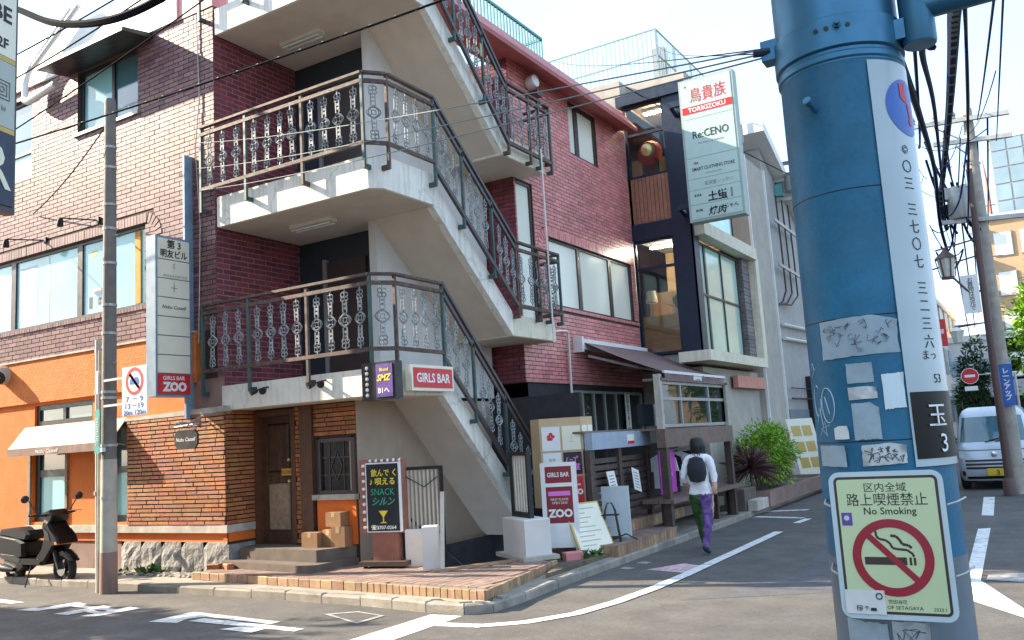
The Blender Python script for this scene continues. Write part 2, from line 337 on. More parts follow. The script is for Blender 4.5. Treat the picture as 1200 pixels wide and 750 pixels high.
# road markings: sheets just above the asphalt
def marking(pts, label, m='road_paint', z=.004, cat='road marking', group=None):
    mb = MB()
    for i, poly in enumerate(pts): Zpoly(mb, poly, z+.0012*i)
    return tag(mb.build('road_marking', m), label, cat, group, 'structure')
edge = [(-5.2, 6.97), (-4.75, 7.02), (-4.4, 7.28), (-4.12, 7.75), (-3.98, 8.4), (-3.9, 9.2), (-3.87, 10.2), (-3.87, 14.3)]
strip = []
for (x0, y0), (x1, y1) in zip(edge, edge[1:]):
    d = V(x1-x0, y1-y0, 0).normalized(); strip.append((x0, y0))
left = []; right = []
for i, (x, y) in enumerate(edge):
    a = edge[max(0, i-1)]; b = edge[min(len(edge)-1, i+1)]; d = V(b[0]-a[0], b[1]-a[1], 0).normalized(); n = V(-d.y, d.x, 0)*.075
    left.append((x+n.x, y+n.y)); right.append((x-n.x, y-n.y))
marking([[right[i], right[i+1], left[i+1], left[i]] for i in range(len(edge)-1)], 'white edge line curving round the corner into the side street')
marking([[(-5.66, 5.2), (-5.24, 5.2), (-5.2, 7.36), (-5.58, 7.34)]], 'broad white stop bar ending at the corner kerb')
shi = [[(-8.53, 6.22), (-8.12, 6.26), (-8.2, 6.46), (-8.06, 6.64), (-8.5, 6.72)], [(-8.5, 6.64), (-6.98, 6.5), (-6.96, 6.62), (-8.46, 6.76)], [(-8.06, 6.36), (-6.44, 6.3), (-6.43, 6.42), (-8.0, 6.52)], [(-7.32, 6.15), (-6.84, 6.13), (-6.84, 6.3), (-7.2, 6.31)]]
tag(marking(shi, 'painted white character with one crossbar, first of the stop lettering', z=.004), group=None)
ma = [[(-10.9, 6.4), (-10.6, 6.42), (-10.48, 6.76), (-10.76, 6.82)], [(-11.1, 6.22), (-10.7, 6.26), (-10.66, 6.42), (-10.98, 6.4)], [(-10.25, 6.2), (-9.98, 6.2), (-9.87, 6.7), (-10.11, 6.74)], [(-9.72, 6.19), (-9.5, 6.22), (-9.38, 6.74), (-9.64, 6.77)], [(-10.1, 6.4), (-9.6, 6.34), (-9.6, 6.44), (-10.1, 6.5)], [(-10.6, 6.58), (-9.6, 6.5), (-9.6, 6.6), (-10.6, 6.68)]]
marking(ma, 'painted white character with three strokes near the left utility pole')
marking([[(-13.4, 6.3), (-12.4, 6.24), (-12.3, 6.4), (-13.2, 6.5)], [(-12.9, 6.55), (-11.7, 6.5), (-11.6, 6.62), (-12.8, 6.74)]], 'painted white character cut by the left edge of the view')
dia = [(-6.78, 7.06), (-6.5, 7.28), (-6.02, 7.16), (-6.05, 6.75)]
marking([[dia[i], dia[(i+1) % 4], tuple(.8*a+.2*c for a, c in zip(dia[(i+1) % 4], (-6.33, 7.06))), tuple(.8*a+.2*c for a, c in zip(dia[i], (-6.33, 7.06)))] for i in range(4)], 'faded diamond utility mark scratched on the asphalt', 'worn_paint')
marking([[(-1.29, 20.2), (-1.09, 20.2), (-.95, 16.6), (-1.13, 16.65)]], 'short white centre dash in front of the van')
marking([[(-1.07, 14.74), (-.91, 14.85), (-.78, 10.25), (-.92, 10.0)], [(-.92, 10.0), (-.78, 10.25), (-.36, 8.84), (-.36, 8.5), (-.78, 9.14)]], 'white line bending to the right beside the big pole')
marking([[(-5.3, 17.5), (-4.25, 17.85), (-4.22, 18.06), (-5.3, 17.7)]], 'thin white bar across the lane mouth by the planter')
marking([[(-4.95, 16.6), (-4.0, 16.34), (-3.95, 16.5), (-4.9, 16.78)]], 'second thin white bar short of the lane mouth')
marking([[(-3.97, 15.6), (-3.84, 15.6), (-3.8, 16.3), (-3.93, 16.3)]], 'small white dash continuing the edge line')
marking([[(-4.51, 10.39), (-4.22, 10.95), (-3.83, 10.76), (-3.98, 10.25)]], 'faded pink and white painted patch on the side street', 'pink_paint')
marking([[(-4.9, 10.44), (-4.76, 10.38), (-4.7, 10.5), (-4.86, 10.56)]], 'small white paint scrap by the tiled kerb', 'worn_paint')
marking([[(-4.86, 10.9), (-4.7, 10.86), (-4.68, 11.0), (-4.82, 11.04)]], 'second small white paint scrap further along the kerb', 'worn_paint')
marking([[(-.73, 10.28), (-.4, 10.22), (-.4, 10.8), (-.73, 10.6)]], 'pale notice sheet stuck on the asphalt at the right', 'worn_paint', z=.008)
marking([[(-3.4, 8.6), (-1.2, 9.8), (-1.1, 13.5), (-2.2, 15.0), (-2.9, 13.0), (-2.6, 10.4)]], 'dark repair patch in the side street asphalt', 'asphalt_patch', z=.002, cat='road patch')

# ---------------------------------------------------------------- tiled platform at the corner
def inside(p, poly):
    c = False; j = len(poly)-1
    for i in range(len(poly)):
        if (poly[i][1] > p[1]) != (poly[j][1] > p[1]) and p[0] < (poly[j][0]-poly[i][0])*(p[1]-poly[i][1])/(poly[j][1]-poly[i][1])+poly[i][0]: c = not c
        j = i
    return c
plat = thing('tiled_platform', 'low terracotta tiled platform wrapping the building corner', 'platform', (-6.5, 8.2, .1))
ztop = .2
P1 = [(-10.1, 8.06), (-7, 7.84), (-5.12, 7.68), (-5.43, 9.75), (-5.75, 9.8), (-6.5, 8.6), (-6.62, 8.95), (-7.2, 9.6), (-8.0, 9.6), (-8.0, 9.02), (-10.1, 9.02)]
b = MB(); b.prism(P1, .05, ztop-.012); b.build('bed', 'grout', plat)
tiles = MB(); tl = .115
F = Frame((-5.1, 7.66, ztop), (-.996, .09, 0), (-.09, -.996, 0))
for i in range(46):
    for j in range(-18, 1):
        q = F.P((i+.5)*tl, (j)*tl-.07)
        if inside((q.x, q.y), P1) and all(inside((q.x+dx, q.y+dy), P1) for dx in (-.055, .055) for dy in (-.055, .055)):
            tiles.fbox(F, i*tl+.005, (i+1)*tl-.005, j*tl-.07-tl/2+.005, j*tl-.07+tl/2-.005, -.012, random.uniform(-.001, .002), back=False)
t = tiles.build('floor_tiles', 'tile_floor', plat); t['kind'] = 'stuff'
def edge_tiles(parent, a, b, z0, z1, out, w=.1):
    a, b = V(*a, 0), V(*b, 0); n = max(1, round((b-a).length/w)); d = (b-a).normalized(); F = Frame(a, d, (0, 0, 1)); w = (b-a).length/n
    if F.n.dot(V(*out, 0)) < 0: F = Frame(b, -d, (0, 0, 1))
    m = MB(); m.cbox(Frame((0, 0, 0), d if True else d, (0, 0, 1)), 0, 1, 0, 1, 0, 1)
    for i in range(n):
        mb = MB(); mb.cbox(F, i*w+.004, (i+1)*w-.004, z0, z1+random.uniform(-.006, .002), -.02, .012+random.uniform(0, .005), .004)
        mb.build('tile', 'tile_edge', parent)
edge_tiles(plat, (-5.1, 7.64), (-5.42, 9.75), .07, ztop+.004, (1, 0))
edge_tiles(plat, (-7.0, 7.83), (-5.1, 7.64), .09, ztop+.004, (0, -1))
edge_tiles(plat, (-10.1, 8.05), (-7.0, 7.83), .1, ztop+.003, (0, -1), .2)
# threshold strip at the head of the basement stairs
MB().bar((-6.5, 8.6, ztop+.012), (-5.75, 9.8, ztop+.012), .1, .03).build('threshold', 'tile_edge', plat)
# broken paving bits at the corner
for i, (x, y, s_) in enumerate(((-5.35, 7.52, .15), (-5.72, 7.58, .14), (-5.14, 7.56, .1), (-5.06, 7.85, .1))):
    mb = MB(); k = 5; pts = [(x+s_*math.cos(6.28*j/k+i)*random.uniform(.6, 1.2), y+.4*s_*math.sin(6.28*j/k+i)*random.uniform(.6, 1.2)) for j in range(k)]
    mb.prism(pts, .09, .118); single(mb, 'paving_fragment', 'pavement', ('pale broken paving fragment at the very corner kerb', 'pale broken paving fragment left of the corner', 'small paving fragment behind the corner kerb', 'small paving fragment on the side-street kerb')[i], 'paving', group='broken paving fragments')
# platform in front of the shop
plat2 = thing('tiled_platform', 'tiled shop platform with two steps below the wooden shopfront', 'platform', (-6, 12, .1))
b = MB(); b.box(-6.24, -5.05, 10.75, 12.9, .05, .235); b.box(-6.24, -5.5, 10.9, 18.1, .235, .4); b.box(-8.2, -6.24, 12.52, 18.1, .05, .4); b.build('bed', 'grout', plat2)
edge_tiles(plat2, (-5.05, 10.75), (-5.05, 12.9), .08, .25, (1, 0))
edge_tiles(plat2, (-5.5, 10.9), (-5.5, 14.5), .25, .41, (1, 0))
edge_tiles(plat2, (-6.24, 10.75), (-5.05, 10.75), .08, .25, (0, -1))
edge_tiles(plat2, (-6.24, 10.9), (-5.5, 10.9), .25, .41, (0, -1))
tiles = MB(); F0 = Frame((0, 0, .25), (1, 0, 0), (0, 1, 0))
for i in range(5):
    for j in range(19): tiles.fbox(F0, -5.6+i*tl+.005, -5.6+(i+1)*tl-.005, 10.76+j*tl+.005, 10.76+(j+1)*tl-.005, -.014, random.uniform(-.001, .001), back=False)
for i in range(5):
    for j in range(26): tiles.fbox(F0, -6.08+i*tl+.005, -6.08+(i+1)*tl-.005, 10.91+j*tl+.005, 10.91+(j+1)*tl-.005, .1, .165+random.uniform(-.001, .001), back=False)
t = tiles.build('floor_tiles', 'tile_floor', plat2); t['kind'] = 'stuff'
# planting strip between the platforms
s_ = MB(); s_.prism([(-5.16, 9.0), (-5.16, 10.74), (-6.4, 10.74), (-5.8, 9.85), (-5.44, 9.8)], .08, .15)
tag(s_.build('planting_strip', 'soil'), 'bare soil strip behind the kerb below the leaning menu board', 'soil', kind='structure')

# ---------------------------------------------------------------- corner brick building
bb = thing('brick_building', 'three-storey corner building clad in reddish brick tile with orange ground floor', 'building', (-10.2, 8.6, 0))
YF, XR = 8.6, -7.6
FL = Frame((0, YF, 0), (1, 0, 0), (0, 0, 1)); FR = Frame((XR, 0, 0), (0, 1, 0), (0, 0, 1)); FC = Frame((-10.2, 0, 0), (0, 1, 0), (0, 0, 1))
W2 = (-17.4, -11.85, 4.16, 5.47); W3 = (-13.67, -12.02, 7.38, 8.5); W3b = (-17, -15.06, 6.9, 8.45)
V2 = (14.15, 18.0, 4.15, 5.46); V3 = (15.35, 16.65, 7.4, 8.52); VD = (13.03, 13.64, 3.7, 6.35)
w = MB(); wallface(w, FL, -18, -10.2, 3.57, 8.62, (W2, W3, W3b)); wall_left = w.build('wall', 'mortar', bb); wall_left['label'] = 'brick tiled street front with wide window band'
w = MB(); wallface(w, FR, 13.0, 18.2, 2.68, 8.62, (V2, V3, VD), .1); wall_right = w.build('wall', 'mortar', bb); wall_right['label'] = 'pinkish brick side wall along the narrow street'
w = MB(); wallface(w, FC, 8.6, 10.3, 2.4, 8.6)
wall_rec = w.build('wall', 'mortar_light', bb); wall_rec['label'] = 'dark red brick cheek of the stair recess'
FE = Frame((0, 13.0, 0), (1, 0, 0), (0, 0, 1)); w = MB(); wallface(w, FE, -10.5, XR, 2.68, 8.6)
w.add([(-10.5, 13.0, 2.68), (XR, 13.0, 2.68), (XR, 18.2, 2.68), (-10.5, 18.2, 2.68)], [(0, 3, 2, 1)])   # underside of the overhang
w.add([(XR, 18.2, 2.68), (-12, 18.2, 2.68), (-12, 18.2, 8.6), (XR, 18.2, 8.6)], [(0, 1, 2, 3)])
w.add([(-18, 8.6, 8.6), (-10.2, 8.6, 8.6), (-10.2, 13, 8.6), (XR, 13, 8.6), (XR, 18.2, 8.6), (-18, 18.2, 8.6)], [(0, 1, 2, 3, 4, 5)])
w.add([(-18, 8.6, 0), (-18, 18.2, 0), (-18, 18.2, 8.6), (-18, 8.6, 8.6)], [(0, 3, 2, 1)])
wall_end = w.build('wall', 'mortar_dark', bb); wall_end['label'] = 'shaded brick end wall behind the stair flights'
# back of the stair recess: dark wall with doors
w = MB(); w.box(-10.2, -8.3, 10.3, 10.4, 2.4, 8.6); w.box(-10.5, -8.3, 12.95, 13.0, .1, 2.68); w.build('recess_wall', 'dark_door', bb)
for z0 in (2.75, 5.6):
    d = MB(); d.box(-9.55, -8.75, 10.25, 10.3, z0, z0+1.95); dd = d.build('door', 'frame_dark', bb); MB().box(-9.62, -9.55, 10.22, 10.3, z0, z0+2.0).build('frame', 'frame_grey', dd)
BR = []   # every brick: (frame, a0, a1, b0, b1, wall, material, c)
def bricks(F, wall, m, a0, a1, b0, b1, holes=(), bw=.24, bh=.075, j=.012, c=.0, jit=0.):
    nrow = max(1, round((b1-b0)/bh)); bh = (b1-b0)/nrow
    for r in range(nrow):
        z0, z1 = b0+r*bh+j/2, b0+(r+1)*bh-j/2; x = a0-(bw/2 if r % 2 else 0)-(random.random()*bw if jit else 0)
        while x < a1:
            L_ = bw*(random.uniform(1-jit, 1+jit) if jit else 1); x0, x1 = max(x+j/2, a0), min(x+L_-j/2, a1); x += L_
            spans = [(x0, x1)]
            for h in holes:
                if h[2]-.001 < (z0+z1)/2 < h[3]+.001:
                    ns = []
                    for s0, s1 in spans:
                        if s1 <= h[0] or s0 >= h[1]: ns.append((s0, s1))
                        else:
                            if s0 < h[0]: ns.append((s0, h[0]))
                            if s1 > h[1]: ns.append((h[1], s1))
                    spans = ns
            for s0, s1 in spans:
                if s1-s0 > .02: BR.append((F, s0, s1, z0, z1, wall, m, c))
SO2 = (-17.4, -11.62, 5.47, 5.64); SI2 = (-17.4, -11.8, 4.08, 4.16)
bricks(FL, wall_left, 'brick', -16.4, -10.2, 3.58, 8.6, (W2, W3, W3b, SO2, SI2))
bricks(FL, wall_left, 'brick', -16.4, -11.8, 5.475, 5.635, (), .078, .16, .01, .012)
bricks(FL, wall_left, 'brick', -16.4, -11.8, 4.085, 4.155, (), .078, .075, .01, .02)
TO2 = (13.9, 18.2, 5.46, 5.63); TI2 = (14.0, 18.2, 4.07, 4.15)
bricks(FR, wall_right, 'brick_red', 13.0, 18.2, 2.69, 8.6, (V2, V3, VD, TO2, TI2))
bricks(FR, wall_right, 'brick_red', 14.05, 18.2, 5.465, 5.625, (), .078, .16, .01, .01)
bricks(FR, wall_right, 'brick_red', 14.1, 18.2, 4.08, 4.15, (), .078, .075, .01, .02)
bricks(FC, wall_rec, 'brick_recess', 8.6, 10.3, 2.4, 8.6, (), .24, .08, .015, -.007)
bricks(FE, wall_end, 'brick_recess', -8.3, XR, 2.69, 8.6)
# rounded end of the soldier course
for F, ctr, rad, sgn, wl, m in ((FL, (-11.85, 5.22), .26, 1, wall_left, 'brick'), (FR, (14.15, 5.2), .26, -1, wall_right, 'brick_red')):
    mb = MB()
    for k in range(6):
        t0, t1 = R(3+k*15), R(14+k*15)
        mb.fprism(F, [(ctr[0]+sgn*math.cos(t)*rr, ctr[1]+math.sin(t)*rr) for t, rr in ((t0, rad), (t0, rad+.16), (t1, rad+.16), (t1, rad))][::sgn], -.05, .02)
    mb.build('brick_arch', m, wl)
# ground floor: orange stucco, long-brick cladding, granite blocks
G1 = (-14.85, -13.2, 2.43, 2.78); G2 = (-14.9, -13.93, .82, 2.38); G3 = (-12.8, -12.2, .81, 2.38)
w = MB(); wallface(w, FL, -18, -10.2, .5, 2.83, (G1, G2, G3), .16, -.0); wl = w.build('wall', 'stucco_orange', bb); wl['label'] = 'smooth orange stucco wall'
w = MB(); w.fbox(FL, -18, -10.62, 2.83, 3.57, -.05, .05); w.build('stucco_band', 'stucco_grain', bb)
MB().fbox(FL, -18, -10.62, 3.57, 3.6, -.05, .075).build('string_course', 'sill_stone', bb)
MB().fbox(FL, -18, -12.3, .0, .53, -.2, .012).build('plinth', 'plinth_brown', bb)
MB().fbox(FL, -18, -10.0, .53, .66, -.1, .035).build('orange_band', 'orange_flat', bb)
MB().fbox(FL, -14.95, -9.97, .66, .77, -.1, .085).build('sill_course', 'sill_stone', bb)
MB().fbox(FL, -10.62, -10.12, 2.44, 2.86, -.05, .03).build('grey_panel', 'plinth_brown', bb)
FB = Frame((0, 8.53, 0), (1, 0, 0), (0, 0, 1)); FBr = Frame((-9.97, 0, 0), (0, 1, 0), (0, 0, 1)); FD = Frame((0, 9.05, 0), (1, 0, 0), (0, 0, 1))
w = MB(); wallface(w, FB, -12.18, -9.97, .77, 2.36); wallface(w, FBr, 8.53, 9.05, .5, 2.38); w.fbox(FL, -12.2, -12.18, .66, 2.4, -.05, .07)
wb = w.build('wall', 'mortar_dark', bb); wb['label'] = 'long thin orange-brown bricks on the ground floor corner'
bricks(FB, wb, 'long_brick', -12.18, -9.97, .77, 2.36, (), .34, .062, .017, .012, .5)
bricks(FBr, wb, 'long_brick', 8.53, 9.05, .77, 2.37, (), .34, .062, .017, .012, .5)
MB().fprism(FL, [(-12.25, 2.355), (-9.95, 2.355), (-9.95, 2.44), (-12.25, 2.4)], -.05, .1).build('coping', 'sill_stone', bb)
xs = [-12.38, -11.9, -11.43, -10.98, -10.5, -9.98]
for i in range(5):
    mb = MB(); n = 5; a0, a1 = xs[i]+.006, xs[i+1]-.006; rows = []
    for jj in range(n+1):
        rows.append([FL.P(a0+(a1-a0)*k/n, .08+.45*jj/n, .05+(.012+random.uniform(-.012, .018) if 0 < k < n and 0 < jj < n else 0)) for k in range(n+1)])
    mb.grid(rows); mb.fbox(FL, a0, a1, .08, .53, -.05, .05); mb.build('stone', 'granite', bb)
MB().fbox(FL, -12.38, -9.98, .08, .48, -.1, .03).build('stone_backing', 'mortar_dark', bb)
# return of the granite plinth and panel at the door
MB().fbox(FBr, 8.5, 9.05, .662, .768, -.1, .03).build('sill_return', 'sill_stone', bb); MB().fbox(FBr, 8.55, 9.05, .535, .662, -.1, .008).build('band_return', 'orange_flat', bb)
MB().fbox(FBr, 8.55, 9.05, .1, .535, -.2, -.004).build('plinth_return', 'granite', bb)
# door recess
w = MB(); wallface(w, FD, -9.97, -8.0, .1, 2.4, ((-9.95, -9.12, .45, 2.34), (-8.74, -8.04, 1.12, 1.88)), .08)
w.build('wall', 'mortar_dark', bb)
wd = bb.children[-1]
bricks(FD, wd, 'long_brick', -9.12, -9.0, .46, 2.36, (), .13, .066, .014, .01, .2)
bricks(FD, wd, 'long_brick', -8.76, -8.0, 1.92, 2.36, (), .36, .066, .014, .01, .4)
MB().fbox(FD, -9.0, -8.77, .44, 2.38, -.05, .06).build('post', 'wood_post', bb)
MB().fbox(FD, -8.72, -8.02, .46, 1.06, -.05, .03).build('orange_panel', 'orange_flat', bb)
o = window(bb, FD, -8.74, -8.04, 1.1, 1.9, (), 'frame_dark', 'pane_dark', .07, .0)
mb = MB()   # leaded bars with a diamond
for a in (-8.52, -8.26): mb.fbox(FD, a-.008, a+.008, 1.17, 1.83, -.045, -.025)
for q in (1.38, 1.62): mb.fbox(FD, -8.67, -8.11, q-.008, q+.008, -.045, -.025)
for p_, q_ in (((-8.39, 1.7), (-8.29, 1.5)), ((-8.29, 1.5), (-8.39, 1.3)), ((-8.39, 1.3), (-8.49, 1.5)), ((-8.49, 1.5), (-8.39, 1.7))): mb.bar(FD.P(*p_, -.03), FD.P(*q_, -.03), .014, .014)
mb.build('leading', 'frame_dark', o)
MB().fbox(FD, -8.78, -8.0, 1.05, 1.12, -.03, .07).build('sill', 'sill_stone', o)
d = MB(); d.fbox(FD, -9.95, -9.85, .45, 2.34, -.08, .03); d.fbox(FD, -9.2, -9.12, .45, 2.34, -.08, .03); d.fbox(FD, -9.85, -9.2, 2.26, 2.34, -.08, .03); d.build('door_frame', 'wood_post', bb)
d = MB(); d.fbox(FD, -9.845, -9.205, .45, 2.26, -.1, -.05); dr = d.build('door', 'wood_door', bb); dr['label'] = 'weathered dark wooden door with pale worn lower panel'
MB().cbox(FD, -9.74, -9.3, .62, 1.3, -.05, -.03, .03).build('panel', 'wood_panel', dr)
MB().cbox(FD, -9.74, -9.3, 1.45, 2.15, -.05, -.032, .03).build('panel', 'wood_door', dr)
for q in (1.32, 1.62): MB().lathe([(.0, .0), (.02, .0), (.012, .03), (.026, .04), (.02, .06), (0, .07)], FD.P(-9.28, q, -.05), 10, (0, -1, 0)).build('handle', 'gold', dr, True)
nb = MB(); nb.fbox(FD, -9.44, -9.2, 1.4, 1.5, -.03, -.015); nb = nb.build('notice', 'curtain_orange', dr)
text('CLOSED', .06, FD, -9.32, 1.45, 'black', nb, -.014)
# windows
window(bb, FL, W2[0], W2[1], W2[2], W2[3], (-15.68, -13.67), 'frame_dark', 'pane_teal', .05, -.05, mw=.14)
o = window(bb, FL, W3[0], W3[1], W3[2], W3[3], (-12.77,), 'frame_black', ['pane_teal', 'pane_blue'], .07, -.05)
window(bb, FL, W3b[0], W3b[1], W3b[2], W3b[3], (), 'frame_dark', ['pane_teal', 'pane_blue'], .06, -.05, (7.45,))
for a0, a1, b0, b1, m in ((-15.5, -14.98, 4.35, 5.3, 'sign_pale'), (-14.62, -14.6, 4.22, 5.4, 'frame_grey'), (-12.9, -12.88, 4.22, 5.4, 'frame_grey'), (-13.35, -13.1, 4.5, 4.62, 'paper'), (-13.4, -13.24, 5.18, 5.27, 'sign_gold'), (-13.45, -13.36, 4.3, 4.5, 'ink'), (-13.2, -13.12, 4.34, 4.46, 'ink'), (-16.6, -16.2, 4.3, 5.3, 'sign_pale')): MB().fbox(FL, a0, a1, b0, b1, -.09, -.083).build('window_film', m, bb)
MB().fbox(FL, -12.2, -12.06, 4.22, 5.4, -.1, -.062).build('curtain', 'curtain_orange', bb)
MB().fbox(FL, -13.75, -11.98, 7.33, 7.38, -.05, .05).build('sill', 'frame_grey', bb)
h = MB(); h.add([FL.P(*q) for q in ((-14.0, 8.52, .0), (-11.62, 8.52, .0), (-11.62, 8.44, .58), (-14.0, 8.44, .58), (-14.0, 8.6, .0), (-11.62, 8.6, .0), (-11.62, 8.5, .58), (-14.0, 8.5, .58))], [(0, 3, 2, 1), (4, 5, 6, 7), (0, 1, 5, 4), (1, 2, 6, 5), (2, 3, 7, 6), (3, 0, 4, 7)])
h.build('window_hood', 'frame_black', bb)
window(bb, FR, V2[0], V2[1], V2[2], V2[3], (15.45, 16.92), 'frame_dark', 'pane_cream', .045, -.03, mw=.13)
window(bb, FR, V3[0], V3[1], V3[2], V3[3], (15.78,), 'frame_dark', 'pane_cream', .06, -.03, mw=.16)
window(bb, FR, VD[0], VD[1], VD[2], VD[3], (), 'frame_dark', 'pane_cream', .06, -.02)
window(bb, FL, *G1, (-14.05,), 'frame_black', 'pane_blue', .08, -.04)
window(bb, FL, *G2, (), 'frame_black', ['pane_teal', 'pane_blue'], .12, -.06, (1.62,))
window(bb, FL, *G3, (), 'frame_black', ['pane_teal', 'pane_blue'], .1, -.06, (1.62,))
for a0, a1 in ((-15.0, -13.85), (-12.85, -12.18)):
    mb = MB(); mb.fbox(FL, a0, a0+.08, .66, 2.4, -.02, .03); mb.fbox(FL, a1-.06, a1, .66, 2.4, -.02, .03); mb.build('window_casing', 'wood_panel', bb)
# roof edge: white parapet, red eaves, teal rail
MB().fbox(FL, -18, -11.0, 8.62, 9.38, -.3, .05).build('parapet', 'white_band', bb)
w = MB(); w.fbox(FL, -11.0, -10.2, 8.62, 9.6, -.3, .02); w.build('parapet_pier', 'brick_red', bb)
e = MB(); FX = Frame((0, 0, 0), (1, 0, 0), (0, 0, 1)); prof = [(-7.6, 8.6), (-7.14, 8.46), (-7.12, 8.53), (-7.5, 9.02), (-8.0, 9.2), (-8.0, 8.6)]
e.fprism(Frame((0, 0, 0), (1, 0, 0), (0, 0, 1)), prof, -17.9, -9.9); rf = e.build('roof', 'red_roof', bb)
tr = MB()
for z in (9.18, 9.86): tr.bar((-7.95, 10.5, z), (-7.95, 15.1, z), .05, .05)
y = 10.5
while y < 15.15: tr.bar((-7.95, y, 9.12), (-7.95, y, 9.86), .025, .025, (1, 0, 0)); y += .115
for x in (-8.4, -8.9, -9.4): tr.bar((x, 15.1, 9.12), (x, 15.1, 9.86), .025, .025, (1, 0, 0))
tr.bar((-7.95, 15.1, 9.86), (-10, 15.1, 9.86), .05, .05); tr.build('roof_railing', 'teal_iron', rf)
# big pipes at the top left of the front
mb = MB(); mb.tube([(-15.0, 8.42, 8.3), (-15.0, 8.42, 8.62), (-14.85, 8.42, 8.86), (-13.6, 8.42, 9.6)], .055, 10); mb.tube([(-15.0, 8.42, 8.3), (-14.9, 8.42, 8.24), (-14.05, 8.42, 8.34)], .07, 10)
mb.tube([(-14.75, 8.42, 8.86), (-13.4, 8.42, 9.6)], .045, 10)
mb.build('duct', 'white_metal', bb, True)
# steel channel that carries the sign, cable conduit
w = MB(); w.fbox(FL, -10.86, -10.74, 2.3, 6.25, .0, .05); w.fbox(FL, -10.74, -10.7, 2.3, 6.3, .0, .16); w.build('steel_channel', 'blue_steel', bb)
mb = MB(); mb.tube([FL.P(-10.55, 8.6, .03), FL.P(-10.5, 7.2, .03), FL.P(-10.58, 6.4, .05), FL.P(-10.5, 5.2, .04), FL.P(-10.56, 3.4, .04)], .008, 5); mb.build('conduit', 'grey_pipe', bb)

# the bricks: the 300 that show largest as single pieces, the others joined wall by wall
camp = V(0, 0, 1.7); fullm = {}
BR.sort(key=lambda r: -((r[2]-r[1])*(r[4]-r[3])*abs(r[0].n.dot((camp-r[0].P((r[1]+r[2])/2, r[3])).normalized()))/(camp-r[0].P((r[1]+r[2])/2, r[3])).length_squared))
rest = {}; nsing = 0
for F, a0, a1, b0, b1, wl, m, c in BR:
    q = F.P((a0+a1)/2, b0)
    off_l = q.x < -16.2 or (m == 'brick_recess')
    if nsing < 300 and not off_l:
        nsing += 1; mb = MB(); mb.fbox(F, a0, a1, b0, b1, -.004, .012+c+random.uniform(-.002, .004), back=False); mb.build('brick', m, wl)
    else: rest.setdefault((wl.name, m), (wl, [], m))[1].append((F, a0, a1, b0, b1, c))
for k, (wl, lst, m) in rest.items():
    mb = MB()
    for F, a0, a1, b0, b1, c in lst: mb.fbox(F, a0, a1, b0, b1, -.004, .012+c+random.uniform(-.0025, .0025), back=False)
    o = mb.build('brickwork', m, wl); o['kind'] = 'stuff'
# ---------------------------------------------------------------- exterior staircase
st = thing('exterior_staircase', 'white concrete outdoor staircase zigzagging up the corner with ornate iron railings', 'staircase', (-7.1, 8.6, 0))
YS, XS = 8.6, -7.1
FSx = Frame((XS, 0, 0), (0, 1, 0), (0, 0, 1))
def slab(z0, z1, name='landing'):
    mb = MB(); ch = .14
    poly = [(-10.17, YS), (XS-ch, YS), (XS, YS+ch), (XS, 9.85), (-8.2, 9.85), (-8.2, 10.28), (-10.17, 10.28)]
    mb.prism(poly, z0+.012, z1); o = mb.build(name, 'concrete_white', st)
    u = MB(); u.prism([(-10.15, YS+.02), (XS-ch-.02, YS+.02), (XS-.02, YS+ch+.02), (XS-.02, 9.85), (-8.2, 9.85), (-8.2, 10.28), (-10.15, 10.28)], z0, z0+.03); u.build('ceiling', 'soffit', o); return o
L2 = slab(2.37, 2.73); L3 = slab(5.09, 5.56); L4 = slab(8.12, 8.55)
def halfl(z0, z1):
    mb = MB(); mb.prism([(-8.6, 11.85), (XS, 11.85), (XS, 13.28), (-7.62, 13.28), (-7.62, 12.98), (-8.6, 12.98)], z0+.012, z1); o = mb.build('half_landing', 'concrete_cream', st)
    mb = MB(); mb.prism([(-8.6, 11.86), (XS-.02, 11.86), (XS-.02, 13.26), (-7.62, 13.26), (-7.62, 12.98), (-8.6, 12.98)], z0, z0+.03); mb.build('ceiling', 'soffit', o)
halfl(3.35, 3.7); halfl(6.36, 6.72)
def flight(y0, zb0, y1, zb1, th=.4):
    """stepped flight with a solid stringer on the street side"""
    n = 10; top0, top1 = zb0+th-.04, zb1+th-.06; poly = [(y0, zb0), (y1, zb1)]
    for i in range(n, 0, -1):
        ya, za = y0+(y1-y0)*i/n, top0+(top1-top0)*i/n; yb, zc = y0+(y1-y0)*(i-1)/n, top0+(top1-top0)*(i-1)/n
        poly += [(ya, za), (ya, zc-.02)] if i < n else [(ya, za+.0), (ya, zc-.02)]
        poly += [(yb+.001, zc-.02)]
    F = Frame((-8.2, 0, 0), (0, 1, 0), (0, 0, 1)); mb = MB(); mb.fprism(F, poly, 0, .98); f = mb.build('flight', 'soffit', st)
    mb = MB(); mb.fprism(F, [(y0, zb0-.012), (y1, zb1-.012), (y1, zb1+th-.02), (y0, zb0+th)], .98, 1.1); mb.build('stringer', 'concrete_white', f); return f
flight(9.85, 2.4, 12.05, .22, .38); flight(9.85, 5.08, 11.85, 3.37); flight(9.85, 8.14, 11.85, 6.4)
# core wall between the flights and side wall of the basement stairs
mb = MB(); mb.box(-8.34, -8.2, 9.87, 12.9, 2.45, 8.5); mb.build('core_wall', 'wall_white', st); MB().box(-8.14, -8.0, 9.06, 12.9, .1, 2.38).build('side_wall', 'wall_tan', st)
